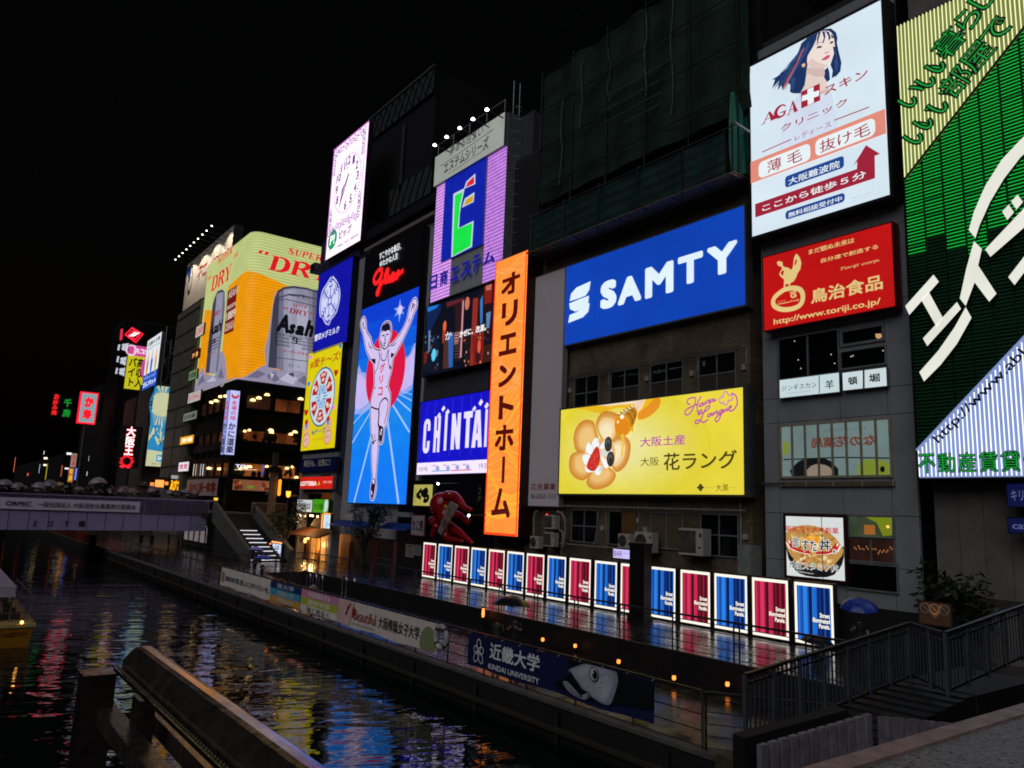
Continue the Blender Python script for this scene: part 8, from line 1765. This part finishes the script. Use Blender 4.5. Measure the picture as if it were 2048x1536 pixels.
# ---- street lantern posts by the stairs
for x, y, lb in ((577, 985, 'black street lantern glowing orange right of the stairs'), ):
    p = FY(x, y, 80.0); t = thing('street_lantern', lb, 'street lamp', (p.x, 80, zl_)); m = MB(); m.tube([(p.x, 80, zl_), (p.x, 80, p.z+3.2)], .06, D('#181818', .5), 8); m.tube([(p.x-.9, 80, p.z+.6), (p.x+.9, 80, p.z+.6)], .03, D('#181818', .5), 6); m.build('post', t); m = MB(); m.lathe([(.02, -.45), (.2, -.3), (.26, .2), (.02, .45)], E('#ff9a30', 3.2, True), (p.x, 80, p.z-.1), 10); m.build('lantern', t); m = MB(); m.lathe([(.3, .22), (.02, .6)], D('#181818', .5), (p.x, 80, p.z-.1), 10); m.build('cap', t)
p = FY(549, 940, 83); t = thing('street_pillar', 'stone street pillar with a dark lamp head beside the stairs', 'pillar', (p.x, 83, zl_)); m = MB(); zz1 = FY(549, 905, 83).z; m.box(p.x-.35, p.x+.35, 82.7, 83.3, zl_, zz1-2.2, D('#6a6058', .6)); m.build('shaft', t); m = MB(); m.box(p.x-.55, p.x+.55, 82.5, 83.5, zz1-2.2+.002, zz1-1.6, D('#141414', .5)); m.box(p.x-.28, p.x+.28, 82.75, 83.25, zz1-1.598, zz1, D('#4a443c', .5)); m.build('lamp_head', t); m = MB(); q = FY(553, 975, 82.6); m.lathe([(.02, -.9), (.17, -.8), (.17, .8), (.02, .9)], E('#ff8a20', 2.0, True), (q.x+.3, 82.5, q.z), 8); m.build('wall_lantern', t)
# lit upright shop sign at foot of stairs
s = sign('standing_sign', 'white lit standing sign with bulb frame at the foot of the stairs', 'shop sign', 'X', 27.3, [(545, 1088), (563, 1088), (561, 1124), (543, 1124)], E('#c8d6f0', 1.05, True), .3, D('#2a1a14', .6), .06); s.vtext(s.art('lettering'), 'はま寿', s.fr(.25, .08), s.fr(.8, .95), D('#2a2a40', .5), .02, ab=True); B_ = s.art('bulb_string')
for k in range(8): q = s.fr(-.22, .05+k*.13); B_.ball(s.p3(q[0], q[1], .05), .09, E('#ff7a3a', 2.5), 6)
for k in range(5): q = s.fr(0+.24*k, 1.09); B_.ball(s.p3(q[0], q[1], .05), .09, E('#ff9a5a', 2.5), 6)
s.done()
# ---- trees
def tree(lb, loc, H, Rr, seed, colr='#16240f', n=900, name='street_tree', squash=1.0):
    t = thing(name, lb, 'tree', loc); r = random.Random(seed); x, y, z = loc; m = MB(); bk_ = D('#2a2018', .8)
    m.tube([(x, y, z), (x+.05, y, z+H*.3), (x-.03, y+.05, z+H*.6)], [H*.035, H*.026, H*.012], bk_, 8)
    tips = []
    for k in range(7): a = r.uniform(0, 6.3); q = Vector((x+math.cos(a)*Rr*.6, y+math.sin(a)*Rr*.6, z+H*r.uniform(.55, .9))); m.tube([(x, y, z+H*.3), ((x+q.x)/2, (y+q.y)/2, z+H*.55), q], [H*.018, H*.01, H*.004], bk_, 5); tips.append(q)
    m.build('trunk', t); m = MB(); g1, g2, g3 = D(colr, .5, 0, .3), D('#22381a', .5, 0, .3), D('#0e180a', .5, 0, .3)
    cl = [(q+Vector((r.gauss(0, Rr*.2), r.gauss(0, Rr*.2), r.gauss(0, H*.06))), Rr*r.uniform(.3, .5)) for q in tips for _ in range(2)]
    for i in range(n):
        c, rr = r.choice(cl); d = Vector((r.gauss(0, 1), r.gauss(0, 1), r.gauss(0, 1))).normalized()*rr*r.uniform(.4, 1.05); d.z *= squash; p = c+d; s_ = r.uniform(.1, .2)*max(1, Rr*.5); u = Vector((r.gauss(0, 1), r.gauss(0, 1), r.gauss(0, .5))).normalized(); w_ = u.cross(Vector((r.gauss(0, 1), r.gauss(0, 1), 1))).normalized()
        m.face([p-u*s_, p+w_*s_*.4, p+u*s_, p-w_*s_*.4], r.choice([g1, g1, g2, g3]))
    m.build('crown', t); return t
p = FX(565, 1100, 28); tree('dark leafy street tree between the stairs and the timber shopfront', (28, p.y-.5, ZD), 5.6, 1.9, 3)
p = FX(725, 1110, 27.5); tree('bushy dark tree in front of the unlit shops below the runner billboard', (27.5, p.y, ZD), 5.8, 1.7, 5)
p = FX(1955, 1190, 29); tree('dark shrub with upright leaves against the grey panels at right', (29, p.y, ZU), 2.4, 1.3, 8, name='shrub', n=600); p = FX(1900, 1150, 29.2); tree('taller dark shrub beside the black gap at right', (29.2, p.y, ZU), 3.4, 1.3, 9, name='shrub', n=600)
# ---- tour boat
bp_ = FZ(22, 1296, ZW); t = thing('tour_boat', 'yellow hulled tour boat with canopy entering at the left edge', 'boat', (bp_.x, bp_.y, ZW)); bx_, by_ = bp_.x, bp_.y
yl, wh2 = D('#a87010', .4, 0, .2), D('#b4aabc', .5, 0, .06)
m = MB(); stx = FZ(64, 1296, ZW).x; w2_ = 2.3; xr_ = stx
def hull(y, u): return y
yst = bp_.y
prof = [(-w2_, .9), (-w2_+.15, .0), (-.15, .0), (0, .9)]
m.prism([(xr_+a, yst, ZW+b_-.1) for a, b_ in prof], (0, 12, 0), yl); m.prism([(xr_-w2_-.06, yst-.06, ZW+.8), (xr_+.06, yst-.06, ZW+.8), (xr_+.06, yst-.06, ZW+.93), (xr_-w2_-.06, yst-.06, ZW+.93)], (0, 12.1, 0), D('#c8b070', .5)); m.build('hull', t)
bdb = Bd('Y', yst-.0); L = MB(); bdb.k = .01; bdb.text(L, 'とんぼりリバー', (xr_-1.1, ZW+.42), (xr_-.2, ZW+.62), D('#201408', .5), .02, ab=True); L.build('lettering', t)
m = MB(); m.box(xr_-w2_-.3, xr_-.75, yst+.5, yst+11, ZW+2.3, ZW+2.38, wh2); m.prism([(xr_-w2_-.3, yst+.45, ZW+1.98), (xr_-.75, yst+.45, ZW+1.98), (xr_-.8, yst+.5, ZW+2.3), (xr_-w2_-.25, yst+.5, ZW+2.3)], (0, .04, 0), wh2); m.build('canopy', t)
m = MB()
for x in (xr_-w2_+.05, xr_-.05): 
    for y in (yst+.05, yst+3, yst+6, yst+9): m.tube([(x, y, ZW+.93), (x, y, ZW+1.95)], .025, alu, 6)
for z in (1.4, 1.92): m.tube([(xr_-.05, yst+.05, ZW+z), (xr_-.05, yst+9, ZW+z)], .02, alu, 5); m.tube([(xr_-w2_+.05, yst+.05, ZW+z), (xr_-.05, yst+.05, ZW+z)], .02, alu, 5)
for k in range(9): m.tube([(xr_-.75+.09*k, yst+.06, ZW+.93), (xr_-.75+.09*k, yst+.06, ZW+1.92)], .01, alu, 4)
for x in (xr_-w2_, xr_-.85): m.tube([(x, yst+.6, ZW+.9), (x, yst+.6, ZW+2.3)], .035, alu, 6)
m.build('railing', t); m = MB(); m.ball((xr_-.45, yst+.0, ZW+1.0), .06, E('#ffb050', 9.0, True), 8); m.build('deck_lamp', t)
m = MB()
for k in range(4): m.box(xr_-w2_+.3, xr_-.4, yst+1.4+k*2, yst+1.8+k*2, ZW+.9, ZW+1.15, D('#3a3034', .6))
m.build('seat', t)
person('passenger in pale pink top sitting in the tour boat', (xr_-1.35, yst+1.5, ZW+.72), R_(200), '#b890a8', '#2a2a30', 'sit', 1.66); person('dark haired passenger sitting farther forward in the tour boat', (xr_-1.75, yst+3.4, ZW+.72), R_(180), '#3a2a34', '#2a2a30', 'sit', 1.66, longhair=True)
# ---- near stairs, railings, concrete fins
fin = D('#827c84', .6, 0, .4, 3.5, .6, 14)
t = thing('fin_wall', 'row of grey concrete fins forming a stepped balustrade in the near foreground', 'balustrade', FZ(1740, 1430, -2.4)); 
pa, pb, pc = FZ(1530, 1490, -2.55), FZ(1738, 1430, -2.4), FZ(1915, 1448, -2.1)
for i in range(12):
    c = pa+(pb-pa)*(i/11); m = MB(); d = (pb-pa).normalized(); q = Vector((-d.y, d.x, 0)); wv_ = .075; wv_ = (pb-pa).length/11*.34; m.prism([c-d*wv_, c+d*wv_, c+d*wv_+q*.07, c-d*wv_+q*.07], (0, 0, -3.4), fin); m.build('fin', t)
for i in range(1, 7):
    c = pb+(pc-pb)*(i/6); m = MB(); d = (pc-pb).normalized(); q = Vector((-d.y, d.x, 0)); wv_ = (pc-pb).length/6*.34; m.prism([c-d*wv_, c+d*wv_, c+d*wv_+q*.07, c-d*wv_+q*.07], (0, 0, -3.2), fin); m.build('fin', t)
m = MB(); d = (pb-pa).normalized(); q = Vector((-d.y, d.x, 0)); m.prism([pa+q*.3, pb+q*.3, pb+q*.5, pa+q*.5], (0, 0, -3.4), D('#0c0b0b', .8)); m.build('backing_wall', t)
def picket_run(lb, p, q, h, step, mat, name='stair_railing', ph=.03, pick=True):
    p, q = Vector(p), Vector(q); t = thing(name, lb, 'railing', p); m = MB(); m.bar(p+Vector((0, 0, h)), q+Vector((0, 0, h)), .07, .05, gd_); m.build('handrail', t); m = MB(); m.bar(p+Vector((0, 0, .1)), q+Vector((0, 0, .1)), .04, .05, gd_); m.bar(p+Vector((0, 0, h-.14)), q+Vector((0, 0, h-.14)), .03, .03, gd_); m.build('rail', t); n = int((q-p).length/step); 
    for i in range(n+1):
        c = p+(q-p)*(i/max(1, n)); big = i % 6 == 0; m = MB(); m.box(c.x-(.035 if big else .022), c.x+(.035 if big else .022), c.y-(.03 if big else .008), c.y+(.03 if big else .008), c.z+(0 if big else .1), c.z+h, mat); m.build('post' if big else 'picket', t)
    return t
gr_ = D('#54565c', .45, .15, .25); gd_ = D('#26262a', .4, .5, .25)
YR1 = 8.2
pA, pB = FY(1490, 1350, YR1), FY(1820, 1246, YR1); h1 = 1.15
picket_run('near stair railing with flat grey pickets climbing from the quay to the right', pA-Vector((0, 0, h1)), pB-Vector((0, 0, h1)), h1, .13, gr_)
pC = FY(1886, 1266, 7.1); picket_run('short picket railing turning toward the viewer at the stair landing', pB-Vector((0, 0, h1)), pC-Vector((0, 0, h1)), h1, .14, gr_)
pD, pE = FY(1890, 1266, 7.05), FY(2100, 1192, 7.05); picket_run('nearest picket railing climbing toward the right edge', pD-Vector((0, 0, h1)), pE-Vector((0, 0, h1)), h1, .15, gr_)
stn = thing('near_stairs', 'dark concrete stairs rising from the quay toward the right edge', 'stairs', (pA.x, 7.5, ZD)); m = MB(); n = 14; za, zb2 = pA.z-h1-.05, pB.z-h1-.05
for i in range(n): x0, x1 = pA.x+(pB.x-pA.x)*i/n, pA.x+(pB.x-pA.x)*(i+1)/n; m.box(x0, x1, 7.0, YR1+.25, ZD-.3, za+(zb2-za)*(i+.5)/n, D('#090808', .7, 0, .3, 2))
m.box(pB.x+.002, pC.x+4, 6.95, YR1+.3, ZD-.3, min(zb2, pC.z-h1-.03), D('#090808', .7, 0, .3, 2)); m.build('step', stn)
m = MB(); m.box(pA.x-.4, pA.x-.003, 7.0, YR1+.3, ZD-.3, za-.05, D('#4a3c28', .8, 0, .4, 2)); m.build('retaining_wall', stn)
# ---- foreground bridge parapet: capped steel beam, post and rails
rust = D('#7a6e6a', .2, .92, .4, 16, .05, 45, rv=.09)
A, Bq = FZ(282, 1292, -.5), FZ(652, 1562, -.5); d = (Bq-A).normalized(); Bq = A+d*2.4; q = Vector((d.y, -d.x, 0)).normalized()
if q.x < 0: q = -q
t = thing('bridge_handrail', 'wet steel handrail beam with rounded cap in the near foreground', 'handrail', A); m = MB(); W2 = .053
prof = [(-W2, -.06), (-W2, -.045), (-W2+.008, -.032), (-W2+.03, -.009), (-W2+.04, -.003), (-W2+.055, 0), (W2-.03, -.001), (W2-.018, -.004), (W2-.006, -.012), (W2, -.024), (W2, -.06)]
m.prism([A+q*a+Vector((0, 0, b_)) for a, b_ in prof], d*2.4, D('#c4b4ac', .2, .95, .35, 16, .04, 45, rv=.07)); m.build('cap', t)
m = MB(); m.prism([A+q*a+Vector((0, 0, b_))-d*.0 for a, b_ in ((-W2-.024, -.074), (W2+.01, -.074), (W2+.01, -.062), (-W2-.024, -.062))], d*2.4, rust); m.build('flange', t)
m = MB(); k = .0
while k < 2.4: m.ball(A+d*k+q*(-W2-.014)+Vector((0, 0, -.06)), .0035, D('#8a8a70', .2, .3), 5); k += .022
m.build('water_drop', t)
m = MB(); m.box(A.x-.03, A.x+.02, A.y-.2, A.y-.1, -1.6, -.635, rust); m.build('stanchion', t)
pz = -.62; c0 = FZ(195, 1350, pz); t = thing('bridge_post', 'square dark steel post left of the near handrail beam', 'post', c0); m = MB(); m.box(c0.x-.05, c0.x+.05, c0.y-.06, c0.y+.06, -1.6, pz, rust); m.build('shaft', t)
m = MB(); m.box(c0.x-.054, c0.x+.054, c0.y-.064, c0.y+.064, pz+.002, pz+.012, rust); m.build('cap_plate', t)
for lb, p0, p1, zz_, hw in (('square lower rail of the near bridge parapet, left of two', (205, 1402), (330, 1550), -.72, .03), ('square lower rail of the near bridge parapet, right of two', (300, 1402), (450, 1550), -.74, .03)):
    a, c = FZ(*p0, zz_), FZ(*p1, zz_); m = MB(); e_ = (c-a).normalized()*1.9; m.bar(a-Vector((0, 0, hw)), a+e_-Vector((0, 0, hw)), hw*2, hw*2, D('#7a6a68', .26, .8, .4, 25, .03, 60, rv=.08)); m.bar(a+Vector((0, 0, .0006)), a+e_*.02+Vector((0, 0, .0006)), hw*2.2, .004, rust); tag(m.build('parapet_rail', None, origin=a), lb, 'rail')
for o in list(bpy.data.objects):
    if '_w' in o: del o['_w']
